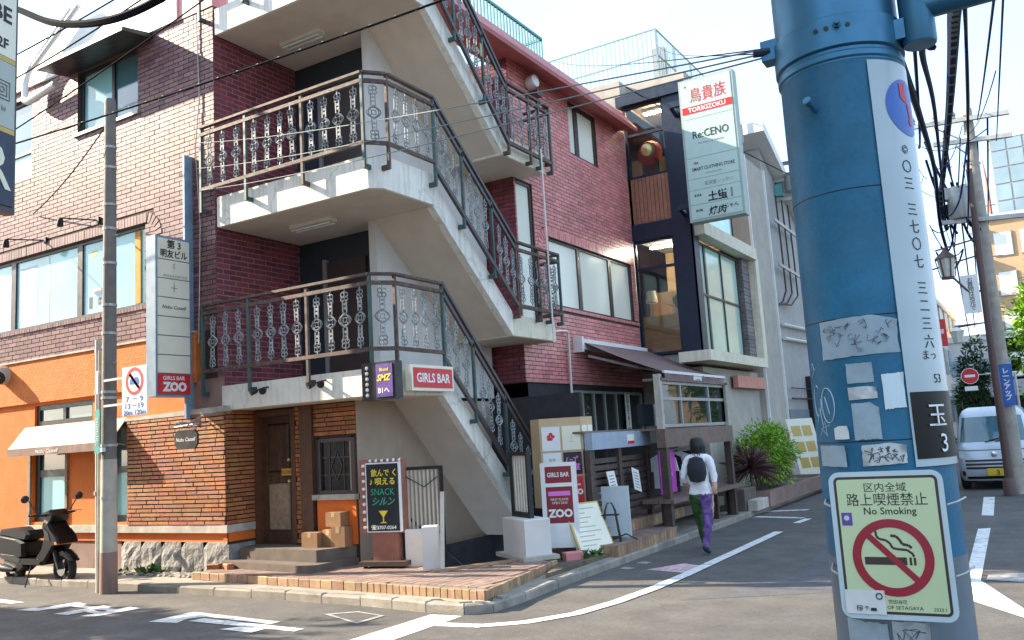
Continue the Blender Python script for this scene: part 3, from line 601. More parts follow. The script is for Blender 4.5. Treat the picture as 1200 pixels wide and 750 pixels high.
# treads visible through the rails are part of the flights; basement pit below
# wrought-iron baluster, one mesh shared by all of them
def baluster_mesh():
    mb = MB(); r = .0085
    def ring(cx, cz, rx, rz, n=10, k=r): mb.tube([(cx+rx*math.cos(2*math.pi*i/n), 0, cz+rz*math.sin(2*math.pi*i/n)) for i in range(n)], k, 4, True)
    for sx in (-1, 1):
        x = sx*.03
        for z0, z1 in ((.14, .315), (.505, .68)): mb.bar((x, 0, z0), (x, 0, z1), .014, .014, (1, 0, 0))
        for z in (.075, .135, .685, .745): ring(x*.9, z, .028, .03, 8)
        mb.tube([(sx*.0, 0, .315), (sx*.075, 0, .37), (sx*.1, 0, .41), (sx*.075, 0, .45), (0, 0, .505)], r, 4)
    ring(0, .41, .07, .07, 12); ring(0, .41, .032, .032, 8)
    for a in range(4):
        c, s_ = math.cos(a*math.pi/2+.785), math.sin(a*math.pi/2+.785); mb.bar((.032*c, 0, .41+.032*s_), (.07*c, 0, .41+.07*s_), .011, .011, (0, 1, 0))
    for z in (.2, .255, .565, .62): mb.add([(-.03, .004, z), (0, .004, z-.02), (.03, .004, z), (0, .004, z+.02), (-.03, -.004, z), (0, -.004, z-.02), (.03, -.004, z), (0, -.004, z+.02)], MB.BF)
    for z0, z1 in ((0, .06), (.76, .82)): mb.bar((0, 0, z0), (0, 0, z1), .014, .014, (1, 0, 0))
    return mb.mesh('baluster', 'iron_grey')
BAL = baluster_mesh()
def vpost(p, z0, z1, parent, m, bracket=None):
    mb = MB(); mb.box(p[0]-.02, p[0]+.02, p[1]-.02, p[1]+.02, z0, z1)
    if bracket: mb.bar((p[0], p[1], z0+.03), (p[0]+bracket[0], p[1]+bracket[1], z0+.03), .05, .06)
    mb.build('post', m, parent)
def railing(zt, zp, full=True, yb=None, zd=None, hz=None):
    """landing rail (front, chamfer, side), then the raking rail of the flight and the half-landing rail. zt top rail, zp post feet"""
    Y0, X0 = 8.49, -6.99; fr = [(-10.4, Y0), (-7.2, Y0), (X0, 8.74), (X0, 9.78)]
    mb = MB()
    for (p, q) in zip(fr, fr[1:]):
        for dz, w_, h_ in ((0, .07, .035), (-.115, .045, .05), (-.97, .045, .05)): mb.bar((*p, zt+dz), (*q, zt+dz), w_, h_)
    o = mb.build('railing', 'iron_rust', st)
    if full:
        for x in (-10.38, -9.42, -8.3, -7.2): vpost((x, Y0), zp, zt, o, 'iron_rust' if x in (-8.3,) else 'iron_green', (0, .11))
        vpost((X0, 8.74), zp, zt, o, 'iron_rust', (-.11, 0)); 
        for x0, x1, n in ((-10.38, -9.42, 3), (-9.42, -8.3, 4), (-8.3, -7.2, 4)):
            for i in range(n): inst(BAL, 'baluster', (x0+(x1-x0)*(i+.7)/(n+.4), Y0, zt-.96), o)
        inst(BAL, 'baluster', (-7.1, 8.61, zt-.96), o, (0, 0, R(50)))
        for i in range(4): inst(BAL, 'baluster', (X0, 8.74+1.04*(i+.7)/4.4, zt-.96), o, (0, 0, R(90)))
    vpost((X0, 9.78), zp, zt, o, 'iron_green', (-.11, 0))
    if yb:
        sl = (zd-zt)/(yb-9.78); mb = MB()
        for dz, w_, h_ in ((0, .06, .045), (-.125, .04, .05), (-1.06, .05, .06)): mb.bar((X0, 9.78, zt+dz), (X0, yb, zd+dz), w_, h_)
        r = mb.build('raking_rail', 'frame_dark', o)
        n = max(6, round((yb-9.78)/.2)); 
        for i in range(n):
            y = 9.78+(yb-9.78)*(i+.5)/n
            if i in (n//3, 2*n//3): vpost((X0, y), zt+sl*(y-9.78)-1.25, zt+sl*(y-9.78), o, 'iron_green', (-.1, 0))
            else: inst(BAL, 'baluster', (X0, y, zt+sl*(y-9.78)-1.02), o, (0, 0, R(90)))
    if hz:
        for (p, q) in (((X0, yb), (X0, 13.34)), ((X0, 13.34), (-7.5, 13.34))):
            for dz, w_, h_ in ((0, .06, .04), (-.12, .045, .05), (-1.05, .05, .06)): MB().bar((*p, hz+dz), (*q, hz+dz), w_, h_).build('landing_rail', 'iron_rust', o)
        for y in (yb, 12.6, 12.95, 13.34): vpost((X0, y), hz-1.25, hz, o, 'iron_rust' if y < 12.7 else 'iron_green', (-.1, 0))
        for i in range(5): inst(BAL, 'baluster', (X0, yb+(13.34-yb)*(i+.6)/5.2, hz-1.0), o, (0, 0, R(90)))
        for x in (-7.16, -7.34): inst(BAL, 'baluster', (x, 13.34, hz-1.0), o)
railing(3.93, 2.6, True, 12.0, 1.72)
railing(6.66, 5.34, True, 11.88, 4.88, 4.88)
railing(9.7, 8.38, True, 11.88, 7.6, 7.6)
# small white panels tied behind the rail of the second-floor landing
for i, (x, z) in enumerate(((-7.55, 3.05), (-7.42, 3.02))): pass
# ceiling lamps
for i, (x, y, z, lab) in enumerate(((-8.95, 9.33, 5.09, 'slim fluorescent ceiling lamp under the middle stair landing'), (-9.18, 9.46, 8.12, 'slim fluorescent ceiling lamp under the topmost stair landing'))):
    t = thing('ceiling_lamp', lab, 'lamp', (x, y, z), 'stair landing lamps')
    mb = MB(); mb.box(x-.42, x+.42, y-.07, y+.07, z-.05, z); mb.build('housing', 'lamp_tube', t)
    mb = MB(); mb.tube([(x-.38, y-.05, z-.075), (x+.38, y-.05, z-.075)], .016, 8); mb.tube([(x-.38, y+.05, z-.075), (x+.38, y+.05, z-.075)], .016, 8); mb.build('tube', 'white_metal', t)
# basement stairs: pit floor and a dark back, white upstands at the sides
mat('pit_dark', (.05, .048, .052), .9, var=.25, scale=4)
pit = thing('basement_entrance', 'dark stairwell leading down to the basement under the first flight', 'stairwell', (-7, 9.6, .2))
mb = MB()
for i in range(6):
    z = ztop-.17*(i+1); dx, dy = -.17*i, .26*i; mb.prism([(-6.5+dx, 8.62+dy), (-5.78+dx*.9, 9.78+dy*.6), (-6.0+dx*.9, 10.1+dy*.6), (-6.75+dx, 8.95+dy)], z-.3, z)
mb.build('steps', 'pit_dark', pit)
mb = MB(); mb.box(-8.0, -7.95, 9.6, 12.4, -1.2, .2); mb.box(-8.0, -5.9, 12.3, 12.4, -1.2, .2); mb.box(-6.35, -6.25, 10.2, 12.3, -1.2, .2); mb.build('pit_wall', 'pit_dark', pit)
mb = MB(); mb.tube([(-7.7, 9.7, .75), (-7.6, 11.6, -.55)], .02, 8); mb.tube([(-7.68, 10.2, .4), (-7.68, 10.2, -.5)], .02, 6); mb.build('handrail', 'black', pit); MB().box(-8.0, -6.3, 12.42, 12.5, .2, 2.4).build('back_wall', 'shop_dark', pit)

# ---------------------------------------------------------------- doorstep
ds = thing('doorstep', 'two low worn stone steps before the wooden door', 'steps', (-9, 8.6, .1))
mb = MB(); mb.prism([(-10.0, 8.45), (-8.12, 8.22), (-8.02, 9.04), (-9.96, 9.04)], .12, .29); mb.build('step', 'step_stone', ds)
mb = MB(); mb.prism([(-9.85, 8.64), (-8.28, 8.52), (-8.05, 9.04), (-9.94, 9.04)], .29, .445); mb.build('step', 'step_stone', ds)
for i, (x, y, a) in enumerate(((-10.0, 8.33, .3), (-9.78, 8.38, -.4))):
    F = Frame((x, y, .2), (math.cos(a), math.sin(a), 0), (-math.sin(a), math.cos(a), 0)); mb = MB(); mb.cbox(F, -.09, .09, -.05, .05, 0, .07, .01)
    single(mb, 'loose_brick', 'long_brick', ('loose brick beside the granite plinth on the tiled strip', 'loose brick leaning at the foot of the doorstep')[i], 'brick', group='loose bricks by the doorstep')
mat('cardboard', (.3, .16, .075), .8, var=.1, scale=6); mat('tape', (.5, .34, .18), .4)
for i, (x, y, z, w_, d_, h_, a, lab) in enumerate(((-8.62, 8.84, .445, .27, .2, .19, .05, 'small brown carton on the upper doorstep, nearest the door'), (-8.37, 8.93, .445, .2, .18, .22, -.1, 'brown carton in the middle of the doorstep'),
        (-8.19, 8.92, .445, .22, .2, .26, .12, 'brown carton under the other two, by the snack sign'), (-8.27, 8.93, .71, .26, .19, .18, .02, 'topmost brown carton of the doorstep pile'))):
    t = thing('cardboard_box', lab, 'box', (x, y, z), 'cartons on the doorstep', rz=a); F = Frame((0, 0, 0), (1, 0, 0), (0, 1, 0))
    mb = MB(); mb.box(-w_/2, w_/2, -d_/2, d_/2, 0, h_); mb.build('body', 'cardboard', t)
    mb = MB(); mb.box(-.03, .03, -d_/2-.002, d_/2+.002, h_*.7, h_+.002); mb.build('tape', 'tape', t)
    mb = MB(); mb.add([(-w_/2, -d_/2, h_+.003), (w_/2, -d_/2, h_+.003), (w_/2, -.004, h_+.006), (-w_/2, -.004, h_+.006)], [(0, 1, 2, 3)]); mb.add([(-w_/2, .004, h_+.006), (w_/2, .004, h_+.006), (w_/2, d_/2, h_+.003), (-w_/2, d_/2, h_+.003)], [(0, 1, 2, 3)]); mb.build('flap', 'cardboard', t)
# ---------------------------------------------------------------- signs on the corner building
mat('sign_cream', (.82, .78, .62), .45, var=.04, scale=4); mat('sign_red', (.62, .025, .03), .4, var=.06); mat('sign_white', (.82, .83, .8), .4, var=.04)
mat('sign_blue', (.03, .12, .45), .4, var=.05); mat('sign_black', (.012, .012, .014), .4, var=.1); mat('sign_pale', (.6, .68, .7), .45, var=.06)
mat('ink', (.02, .02, .02), .6, var=0); mat('ink_grey', (.25, .25, .25), .6, var=0); mat('ink_faint', (.5, .47, .4), .6, var=0); mat('ink_white', (.85, .85, .82), .5, var=0)
mat('ink_red', (.6, .03, .04), .5, var=0); mat('ink_blue', (.03, .13, .5), .5, var=0); mat('ink_yellow', (.8, .65, .05), .5, var=0); mat('ink_green', (.03, .35, .2), .5, var=0); mat('ink_pink', (.75, .2, .62), .5, var=0)
mat('sign_maroon', (.25, .015, .025), .4, var=.06); mat('sign_purple', (.13, .07, .3), .4, var=.15, scale=10); mat('sign_navy', (.015, .025, .06), .4, var=.08); mat('sign_olive', (.42, .46, .4), .45, var=.05)
mat('sign_gold', (.55, .38, .1), .4, var=.08); mat('sign_tan', (.58, .42, .24), .55, var=.08, scale=5, dirt=.15); mat('sign_edge', (.3, .28, .2), .5)
mat('bulb', (.85, .84, .78), .2, var=0); mat('galvanised', (.45, .45, .43), .5, metal=.4, var=.12, scale=12); mat('pole_dark', (.2, .18, .16), .8, var=.12, scale=8, bump=.2, streak=.3); mat('pole_light', (.5, .46, .39), .8, var=.1, scale=8, bump=.2, dirt=.3)
mat('green_label', (.06, .38, .33), .5, var=.1)
t = thing('projecting_sign', 'tall blue-sided tenant sign projecting from the brick front with red panel at its foot', 'sign', (-10.78, 8.5, 2.6))
F = Frame((-10.67, 0, 0), (0, 1, 0), (0, 0, 1)); MB().box(-10.9, -10.69, 7.92, 8.5, 2.62, 4.97).build('cabinet', 'blue_steel', t)
zs = [4.94, 4.62, 4.34, 4.06, 3.78, 3.5, 3.22, 2.95, 2.65]
for i in range(8):
    o = MB().fbox(F, 7.95, 8.49, zs[i+1]+.008, zs[i]-.008, -.03, .0).build('panel', 'sign_red' if i == 7 else 'sign_cream', t)
    zc = (zs[i]+zs[i+1])/2
    if i == 0: text('第 3', .14, F, 8.22, zc+.075, 'ink', o, bold=.02); text('明友ビル', .125, F, 8.22, zc-.07, 'ink', o, bold=.02, w=.46)
    if i == 1: text('WOLCA CUT CUT', .05, F, 8.24, zc-.1, 'ink_grey', o); text('g', .12, F, 8.22, zc+.05, 'ink_faint', o)
    if i == 2: text('十', .12, F, 8.22, zc, 'ink_grey', o); text('丨', .1, F, 8.22, zc+.05, 'ink_faint', o)
    if i == 3: text('Nobu Cassell', .075, F, 8.22, zc, 'ink', o, shear=.2)
    if i == 7: text('GIRLS BAR', .08, F, 8.21, zc+.085, 'ink_white', o, bold=.015); text('ZOO', .17, F, 8.22, zc-.04, 'ink_white', o, bold=.06)
MB().fbox(F, 7.95, 8.49, 2.63, 4.95, -.028, -.02).build('frame', 'sign_edge', t)
for z in (3.0, 4.4): MB().box(-10.8, -10.74, 8.5, 8.6, z, z+.06).build('bracket', 'blue_steel', t)

t = thing('projecting_sign', 'big cream and navy shop sign at the upper left edge with a white letter R', 'sign', (-7.24, 4.0, 3.8))
KS = .476; ZS = lambda z: 1.7+(z-1.7)*KS
F = Frame((-7.24, 4.0, 0), (-.3, .954, 0), (0, 0, 1))
MB().fbox(F, -1.6, .0, ZS(6.2), ZS(10.6), -.1, -.01).build('cabinet', 'frame_dark', t)
for z0, z1, m in ((9.06, 10.5, 'sign_cream'), (8.96, 9.06, 'sign_gold'), (7.74, 8.96, 'sign_olive'), (7.64, 7.74, 'sign_gold'), (6.32, 7.64, 'sign_navy')):
    o = MB().fbox(F, -1.52, -.03, ZS(z0)+.002, ZS(z1)-.002, -.01, .0).build('panel', m, t)
    if z0 == 9.06: text('BE', .42*KS, F, -.18, ZS(9.86), 'ink', o, bold=.02); text('2F', .26*KS, F, -.17, ZS(9.3), 'ink', o, bold=.02)
    if z0 == 7.74:
        mb = MB()
        for s_ in (.08, .05): mb.tube([F.P(-.17+s_*a_, ZS(8.42)+s_*b_, .004) for a_, b_ in ((-1, -1), (1, -1), (1, 1), (-1, 1))], .005, 4, True)
        mb.tube([F.P(-.17+.025*math.cos(k), ZS(8.42)+.025*math.sin(k), .004) for k in [j*.785 for j in range(8)]], .005, 4, True); mb.build('emblem', 'ink_grey', o)
        text('bi', .14*KS, F, -.15, ZS(8.08), 'ink_grey', o)
    if z0 == 6.32: text('R', 1.15*KS, F, -.2, ZS(7.0), 'sign_cream', o, bold=.0)
for z in (4.0, 5.2): MB().fbox(F, -2.65, -1.6, z, z+.06, -.08, -.03).build('bracket', 'frame_dark', t)

# pivoting black name sign on a scroll bracket
t = thing('hanging_sign', 'small black shield name sign hanging from an iron scroll on the long bricks', 'sign', (-10.3, 8.3, 2.1))
F = Frame((0, 8.12, 0), (1, 0, 0), (0, 0, 1))
sh = [(-10.48, 1.86), (-10.12, 1.86), (-10.06, 1.92), (-10.06, 2.06), (-10.12, 2.12), (-10.48, 2.12), (-10.54, 2.06), (-10.54, 1.92)]
o = MB().fprism(F, sh, -.02, .01).build('plate', 'sign_black', t); text('Nobu Cassell', .075, F, -10.3, 1.99, 'ink_white', o, .012, shear=.2)
mb = MB(); mb.tube([(-10.3, 8.5, 2.22), (-10.3, 8.0, 2.22)], .012, 6)
for k in range(3): mb.tube([(-10.5+.16*k+.06*math.cos(a), 8.14, 2.2+.04*math.sin(a)) for a in [j*.7 for j in range(8)]], .008, 5)
mb.tube([(-10.56, 8.13, 2.17), (-10.04, 8.13, 2.2)], .01, 5); mb.tube([(-10.46, 8.13, 2.12), (-10.46, 8.13, 2.19)], .007, 5); mb.tube([(-10.14, 8.13, 2.12), (-10.14, 8.13, 2.2)], .007, 5); mb.tube([(-10.3, 8.1, 2.2), (-10.1, 8.3, 2.32), (-10.06, 8.5, 2.36)], .01, 5)
mb.build('bracket', 'iron_grey', t)

t = thing('bulb_sign', 'small black and purple bar sign with six white bulbs on the landing corner', 'sign', (-7.05, 8.45, 2.3))
F = Frame((0, 8.4, 0), (1, 0, 0), (0, 0, 1)); MB().fbox(F, -7.3, -6.76, 2.3, 2.77, -.14, .0).build('cabinet', 'sign_black', t)
for k in range(6): MB().lathe([(.0, 0), (.024, .0), (.024, .012), (.012, .022), (0, .024)], F.P(-7.21, 2.365+.068*k, .0), 10, (0, -1, 0)).build('bulb', 'bulb', t)
o = MB().fbox(F, -7.06, -6.8, 2.33, 2.74, .0, .01).build('panel', 'sign_purple', t)
text('Blood', .06, F, -6.93, 2.67, 'ink_yellow', o, .012, .02); text('SMZ', .11, F, -6.93, 2.57, 'ink_yellow', o, .012, .03, shear=.3); text('B1へ', .09, F, -6.94, 2.41, 'ink_white', o, .012, .02)

t = thing('bar_sign', 'red GIRLS BAR sign in a pale frame fixed to the stair landing side', 'sign', (-6.98, 9.4, 2.4))
F = Frame((-6.93, 0, 0), (0, 1, 0), (0, 0, 1)); MB().fbox(F, 8.94, 9.88, 2.42, 2.76, -.1, .0).build('frame', 'sign_cream', t)
o = MB().fbox(F, 8.98, 9.84, 2.46, 2.72, .0, .008).build('panel', 'sign_red', t); text('GIRLS BAR', .17, F, 9.41, 2.59, 'ink_white', o, .01, .02, w=.74)
for y in (9.1, 9.7): MB().box(-7.1, -7.03, y, y+.05, 2.6, 2.66).build('bracket', 'black', t)

# twin spotlights on the landing front, wall lamps, exhaust hood
def spot(p, d, label, cat='spotlight', group=None, r=.045, L_=.1):
    t = thing('spotlight', label, cat, p, group); p = Vector(p); d = Vector(d).normalized()
    MB().lathe([(0, 0), (r*.7, 0), (r, L_*.5), (r*1.1, L_), (r*.9, L_*.96), (0, L_*.9)], p, 10, d).build('head', 'black', t, True); return t
for x, k in ((-9.17, 'left'), (-8.1, 'right')):
    for dx, w_ in ((-.07, 'outer'), (.07, 'inner')):
        t = spot((x+dx, 8.46, 2.6), (dx*8, -1, -.4), f'{"first" if dx < 0 else "second"} head of the {"left" if x < -9 else "right"} twin spotlights under the lower railing', group='spotlights on the landing front')
        MB().tube([(x+dx, 8.46, 2.6), (x, 8.52, 2.63), (x, 8.6, 2.64)], .012, 6).build('arm', 'black', t)
for (x, z, lx, lab) in ((-13.04, 5.74, -13.4, 'black wall spotlight on a long arm beside the left utility pole'), (-14.56, 5.66, -15.0, 'black wall spotlight on a long arm near the left edge')):
    t = spot((lx, 8.14, z+.02), (-.5, .2, -1), lab, group='arm spotlights above the window band', r=.05, L_=.14)
    MB().tube([(lx, 8.14, z+.02), (x, 8.59, z)], .012, 6).build('arm', 'black', t); MB().box(x-.04, x+.04, 8.55, 8.6, z-.05, z+.05).build('mount', 'black', t)
t = thing('exhaust_hood', 'pale round exhaust hood with dark mouth on the orange wall', 'vent', (-15.68, 8.6, 3.3))
MB().lathe([(.16, 0), (.16, .14), (.13, .2), (.05, .25)], (-15.68, 8.55, 3.38), 14, (0, -1, 0)).build('cowl', 'sill_stone', t, True)
MB().lathe([(0, 0), (.13, 0), (.11, .02), (0, .02)], (-15.6, 8.36, 3.33), 12, (.6, -.7, -.4)).build('mouth', 'black', t)
t = thing('wall_lamp', 'round white lamp fixed high on the pink brick side wall', 'lamp', (-7.6, 13.67, 8.4))
MB().lathe([(0, 0), (.1, 0), (.13, .08), (.12, .2), (.0, .24)], (-7.58, 13.7, 8.32), 12, (1, -.1, .1)).build('shade', 'white_metal', t, True); MB().box(-7.58, -7.4, 13.75, 13.95, 8.1, 8.2).build('mount', 'frame_dark', t)
# cream awning over the ground floor windows
t = thing('awning', 'small cream awning with brown valance over the orange wall windows', 'awning', (-13.6, 8.6, 2.4))
mb = MB(); mb.add([(-15.05, 8.55, 2.42), (-12.25, 8.55, 2.42), (-12.25, 8.26, 2.06), (-15.05, 8.26, 2.06), (-15.05, 8.55, 2.4), (-12.25, 8.55, 2.4), (-12.25, 8.27, 2.04), (-15.05, 8.27, 2.04)], [(0, 3, 2, 1), (4, 5, 6, 7), (0, 4, 7, 3), (1, 2, 6, 5)]); mb.add([(-15.05, 8.55, 2.42), (-15.05, 8.26, 2.06), (-15.05, 8.55, 2.06)], [(0, 1, 2)]); mb.build('canopy', 'fabric_cream', t)
mb = MB(); mb.box(-15.05, -12.25, 8.25, 8.262, 1.93, 2.06); o = mb.build('valance', 'plinth_brown', t); text('Nobu Cassell', .09, Frame((0, 8.25, 0), (1, 0, 0), (0, 0, 1)), -13.9, 1.99, 'ink_white', o, .003, shear=.25, tw=1.3)
mb = MB(); mb.bar((-15.03, 8.55, 2.0), (-15.03, 8.27, 2.03), .02, .02); mb.bar((-12.27, 8.55, 2.0), (-12.27, 8.27, 2.03), .02, .02); mb.build('arms', 'frame_grey', t)

# ---------------------------------------------------------------- left utility pole and its signs
t = thing('utility_pole', 'slim dark utility pole at the kerb before the brick front', 'pole', (-11.03, 7.43, 0))
px, py = -11.03, 7.43
def taper(z): return .11-.0045*z
MB().lathe([(taper(1.76), 1.76), (taper(4), 4), (taper(6.9), 6.9), (taper(6.9)*.9, 6.95), (0, 6.96)], (px, py, 0), 16).build('shaft', 'pole_dark', t, True)
MB().lathe([(taper(.5)+.003, .52), (taper(1.76)+.003, 1.78)], (px, py, 0), 16).build('sleeve', 'pole_light', t, True)
MB().lathe([(taper(0)+.006, 0), (taper(.54)+.006, .54)], (px, py, 0), 16).build('base_sleeve', 'plinth_brown', t, True)
for z in (1.25, 1.95, 2.6, 2.68, 3.5, 3.9, 4.5, 5.0, 5.35, 5.9, 6.2): MB().lathe([(taper(z)+.008, z), (taper(z)+.008, z+.035)], (px, py, 0), 14).build('band', 'galvanised', t)
for k, z in enumerate((2.2, 3.1, 4.0, 4.9, 5.7)): MB().tube([(px, py, z), (px+(.2 if k % 2 else -.2), py-.02, z)], .009, 5).build('step_bolt', 'galvanised', t)
MB().box(px-.07, px+.07, py-.15, py-.1, 1.88, 1.94).build('number_plate', 'sign_pale', t)
MB().box(px-.15, px-.11, py-.1, py-.06, 2.68, 3.0).build('tag_plate', 'sign_white', t)
t = thing('service_post', 'thin pale cable post strapped beside the left utility pole', 'post', (-11.27, 7.44, 0))
MB().tube([(-11.27, 7.44, 0), (-11.27, 7.42, 3.45)], .04, 10).build('tube', 'galvanised', t, True); MB().tube([(-11.21, 7.4, .0), (-11.2, 7.4, 3.3)], .022, 8).build('conduit', 'pole_light', t, True)
MB().tube([(-11.33, 7.42, 3.5), (-11.34, 7.42, 3.35), (-11.3, 7.42, 3.2)], .02, 6).build('cable_end', 'pipe_white', t)
for z in (1.3, 2.2, 2.7): MB().lathe([(.055, 0), (.055, .05)], (-11.27, 7.43, z), 10).build('clamp', 'galvanised', t)
t = single(MB().fbox(Frame((0, 7.29, 0), (1, 0, 0), (0, 0, 1)), -11.13, -11.02, 1.86, 2.46, 0, .012), 'pole_plate', 'green_label', 'narrow green address plate on the left utility pole', 'sign')
text('世田谷区玉川', .075, Frame((0, 7.278, 0), (1, 0, 0), (0, 0, 1)), -11.075, 2.16, 'ink_white', t, .002, vert=True)
t = thing('traffic_sign', 'no trucks traffic sign with a blue lorry in a red ring', 'sign', (-10.23, 7.28, 2.3))
F = Frame((0, 7.26, 0), (1, 0, 0), (0, 0, 1)); o = MB().fbox(F, -10.5, -9.97, 2.33, 2.98, -.012, 0).build('plate', 'sign_pale', t); MB().fbox(F, -10.485, -9.985, 2.345, 2.965, 0, .002).build('face', 'sign_white', o)
def disc(F, a, b, r0, r1, c, m, parent, n=28, name='ring', bend=None):
    mb = MB(); pts = [(a+r*math.cos(2*math.pi*k/n), b+r*math.sin(2*math.pi*k/n)) for r in (r0, r1) for k in range(n)]
    vs_ = [bend(x, y, c) if bend else F.P(x, y, c) for x, y in pts]
    if r0 > 0: mb.add(vs_, [(k, n+k, n+(k+1) % n, (k+1) % n) for k in range(n)])
    elif bend:
        for q in range(8):
            ra, rb = r1*q/8+.0001, r1*(q+1)/8; mb.add([bend(a+r*math.cos(2*math.pi*k/n), b+r*math.sin(2*math.pi*k/n), c) for r in (ra, rb) for k in range(n)], [(k, n+k, n+(k+1) % n, (k+1) % n) for k in range(n)])
    else: mb.add(vs_[n:], [tuple(range(n))])
    return mb.build(name, m, parent)
disc(F, -10.235, 2.78, .14, .185, .005, 'ink_red', t)
mb = MB(); mb.fprism(F, [(-10.33, 2.74), (-10.33, 2.81), (-10.23, 2.81), (-10.23, 2.83), (-10.17, 2.83), (-10.14, 2.79), (-10.14, 2.74)], .003, .005); mb.build('lorry', 'ink_blue', t)
mb = MB(); mb.bar(F.P(-10.34, 2.885, .008), F.P(-10.13, 2.675, .008), .002, .035, (1, 0, 1)); mb.add([F.P(-10.345, 2.865, .009), F.P(-10.15, 2.67, .009), F.P(-10.125, 2.695, .009), F.P(-10.32, 2.89, .009)], [(0, 1, 2, 3)]); mb.build('slash', 'ink_red', t)
text('7 － 9', .1, F, -10.235, 2.545, 'ink_blue', t, bold=.01, w=.36); text('13－19', .1, F, -10.235, 2.455, 'ink_blue', t, bold=.01, w=.38); text('20m 120m', .085, F, -10.235, 2.37, 'ink_blue', t, bold=.01, w=.46)
mb = MB()
for z in (2.5, 2.85): mb.bar((-11.0, 7.34, z), (-10.0, 7.28, z), .03, .03)
mb.build('bracket', 'galvanised', t)

# ---------------------------------------------------------------- snack sign and basement entrance furniture
mat('sign_brown', (.3, .12, .085), .6, var=.1, scale=9); mat('sign_board', (.018, .022, .03), .35, var=.1); mat('dark_wood', (.07, .045, .035), .6, var=.25, scale=9, streak=.3, dirtc=(.15, .12, .1))
mat('slat_cream', (.55, .49, .4), .5, var=.08, scale=9)
t = thing('snack_sign', 'standing black snack bar board edged with bulbs on a red-brown pedestal', 'sign', (-7.42, 8.95, ztop), rz=.2)
MB().box(-.33, .33, -.22, .22, .03, .085).build('base', 'dark_wood', t)
for sx in (-1, 1):
    for sy in (-1, 1): MB().lathe([(.025, 0), (.03, .015), (.025, .03)], (sx*.26, sy*.16, 0), 8).build('foot', 'rubber', t)
MB().box(-.18, .18, -.1, .1, .085, .46).build('pedestal', 'sign_brown', t)
MB().box(-.36, .26, -.06, .09, .42, 1.36).build('bulb_board', 'sign_brown', t)
o = MB().box(-.245, .245, -.115, -.062, .44, 1.32).build('frame', 'sign_white', t); MB().box(-.228, .228, -.12, -.1, .456, 1.304).build('panel', 'sign_board', o)
F = Frame((0, -.12, 0), (1, 0, 0), (0, 0, 1))
for k in range(9): MB().lathe([(0, 0), (.024, 0), (.022, .02), (.0, .032)], (-.3, -.06, .5+.098*k), 8, (0, -1, 0)).build('bulb', 'bulb', t, True)
for k in range(6): MB().lathe([(0, 0), (.024, 0), (.022, .02), (.0, .032)], (-.2+.085*k, -.045, 1.34), 8, (0, -.6, .8)).build('bulb', 'bulb', t, True)
text('飲んで く', .1, F, .02, 1.19, 'ink_yellow', t, .002, .015, w=.36); text('♪ 唄える', .1, F, .0, 1.08, 'ink_yellow', t, .002, .015, w=.36)
text('SNACK', .12, F, 0, .95, 'ink_green', t, .002, .0, w=.34); text('シルン', .12, F, .01, .83, 'ink_green', t, .002, .02, shear=.3, w=.33)
mb = MB(); mb.fprism(F, [(-.0, .62), (.065, .71), (-.065, .71)], .0, .003); mb.fprism(F, [(-.008, .57), (.008, .57), (.008, .63), (-.008, .63)], .0, .003); mb.fprism(F, [(-.05, .555), (.05, .555), (.03, .57), (-.03, .57)], .0, .003); mb.build('cocktail_glass', 'ink_yellow', t)
text('☎3707-0264', .062, F, 0, .5, 'ink_white', t, .002, .02, w=.36)
# folding slat gate and white upstands
t = thing('slat_gate', 'folded cream slat gate standing behind the snack sign', 'gate', (-7.0, 9.15, ztop), rz=.35)
for k in range(8): MB().box(-.2+.055*k, -.175+.055*k, -.012, .012, .42, 1.2).build('slat', 'slat_cream', t)
mb = MB(); mb.box(-.24, .26, -.025, .025, 1.2, 1.24); mb.box(-.24, .26, -.025, .025, .38, .42); mb.box(.24, .28, -.03, .03, .0, 1.24); mb.box(-.28, -.24, -.03, .03, .0, 1.24); mb.build('frame', 'black', t)
mb = MB(); mb.tube([(-.2, -.04, 1.12), (.05, -.07, .98), (.22, -.05, 1.1)], .008, 5); mb.build('cord', 'black', t)
for (x, y, w_, d_, h_, a, lab) in ((-6.68, 8.86, .2, .16, .52, .5, 'white concrete upstand at the near side of the basement stairs'), (-7.02, 9.02, .3, .05, .46, .3, 'white board standing against the folded gate')):
    F = Frame((x, y, ztop), (math.cos(a), math.sin(a), 0), (-math.sin(a), math.cos(a), 0)); single(MB().cbox(F, -w_/2, w_/2, -d_/2, d_/2, 0, h_, .012), 'upstand', 'wall_white', lab, 'upstand')
mb = MB(); mb.bar((-6.42, 8.72, ztop), (-6.56, 8.98, 1.12), .05, .02); single(mb, 'leaning_board', 'slat_cream', 'narrow cream board leaning by the basement stairs', 'board')
t = thing('pier', 'white tiled pier with a cream slat grille beside the basement stairs', 'pier', (-5.95, 9.95, ztop), rz=-.62)
MB().cbox(Frame((0, 0, 0), (1, 0, 0), (0, 1, 0)), -.36, .36, -.18, .18, .05, .5, .012).build('block', 'wall_white', t); MB().box(-.46, .46, -.26, .24, .0, .05).build('foot', 'sill_stone', t)
for k in range(5): MB().box(-.3+.085*k, -.265+.085*k, -.01, .01, .56, 1.3).build('slat', 'slat_cream', t)
mb = MB(); mb.box(-.36, .18, -.03, .03, .5, .57); mb.box(-.36, .18, -.03, .03, 1.3, 1.35); mb.box(.16, .21, -.03, .03, .4, 1.36); mb.box(-.38, -.34, -.03, .03, .5, 1.36); mb.build('frame', 'black', t)
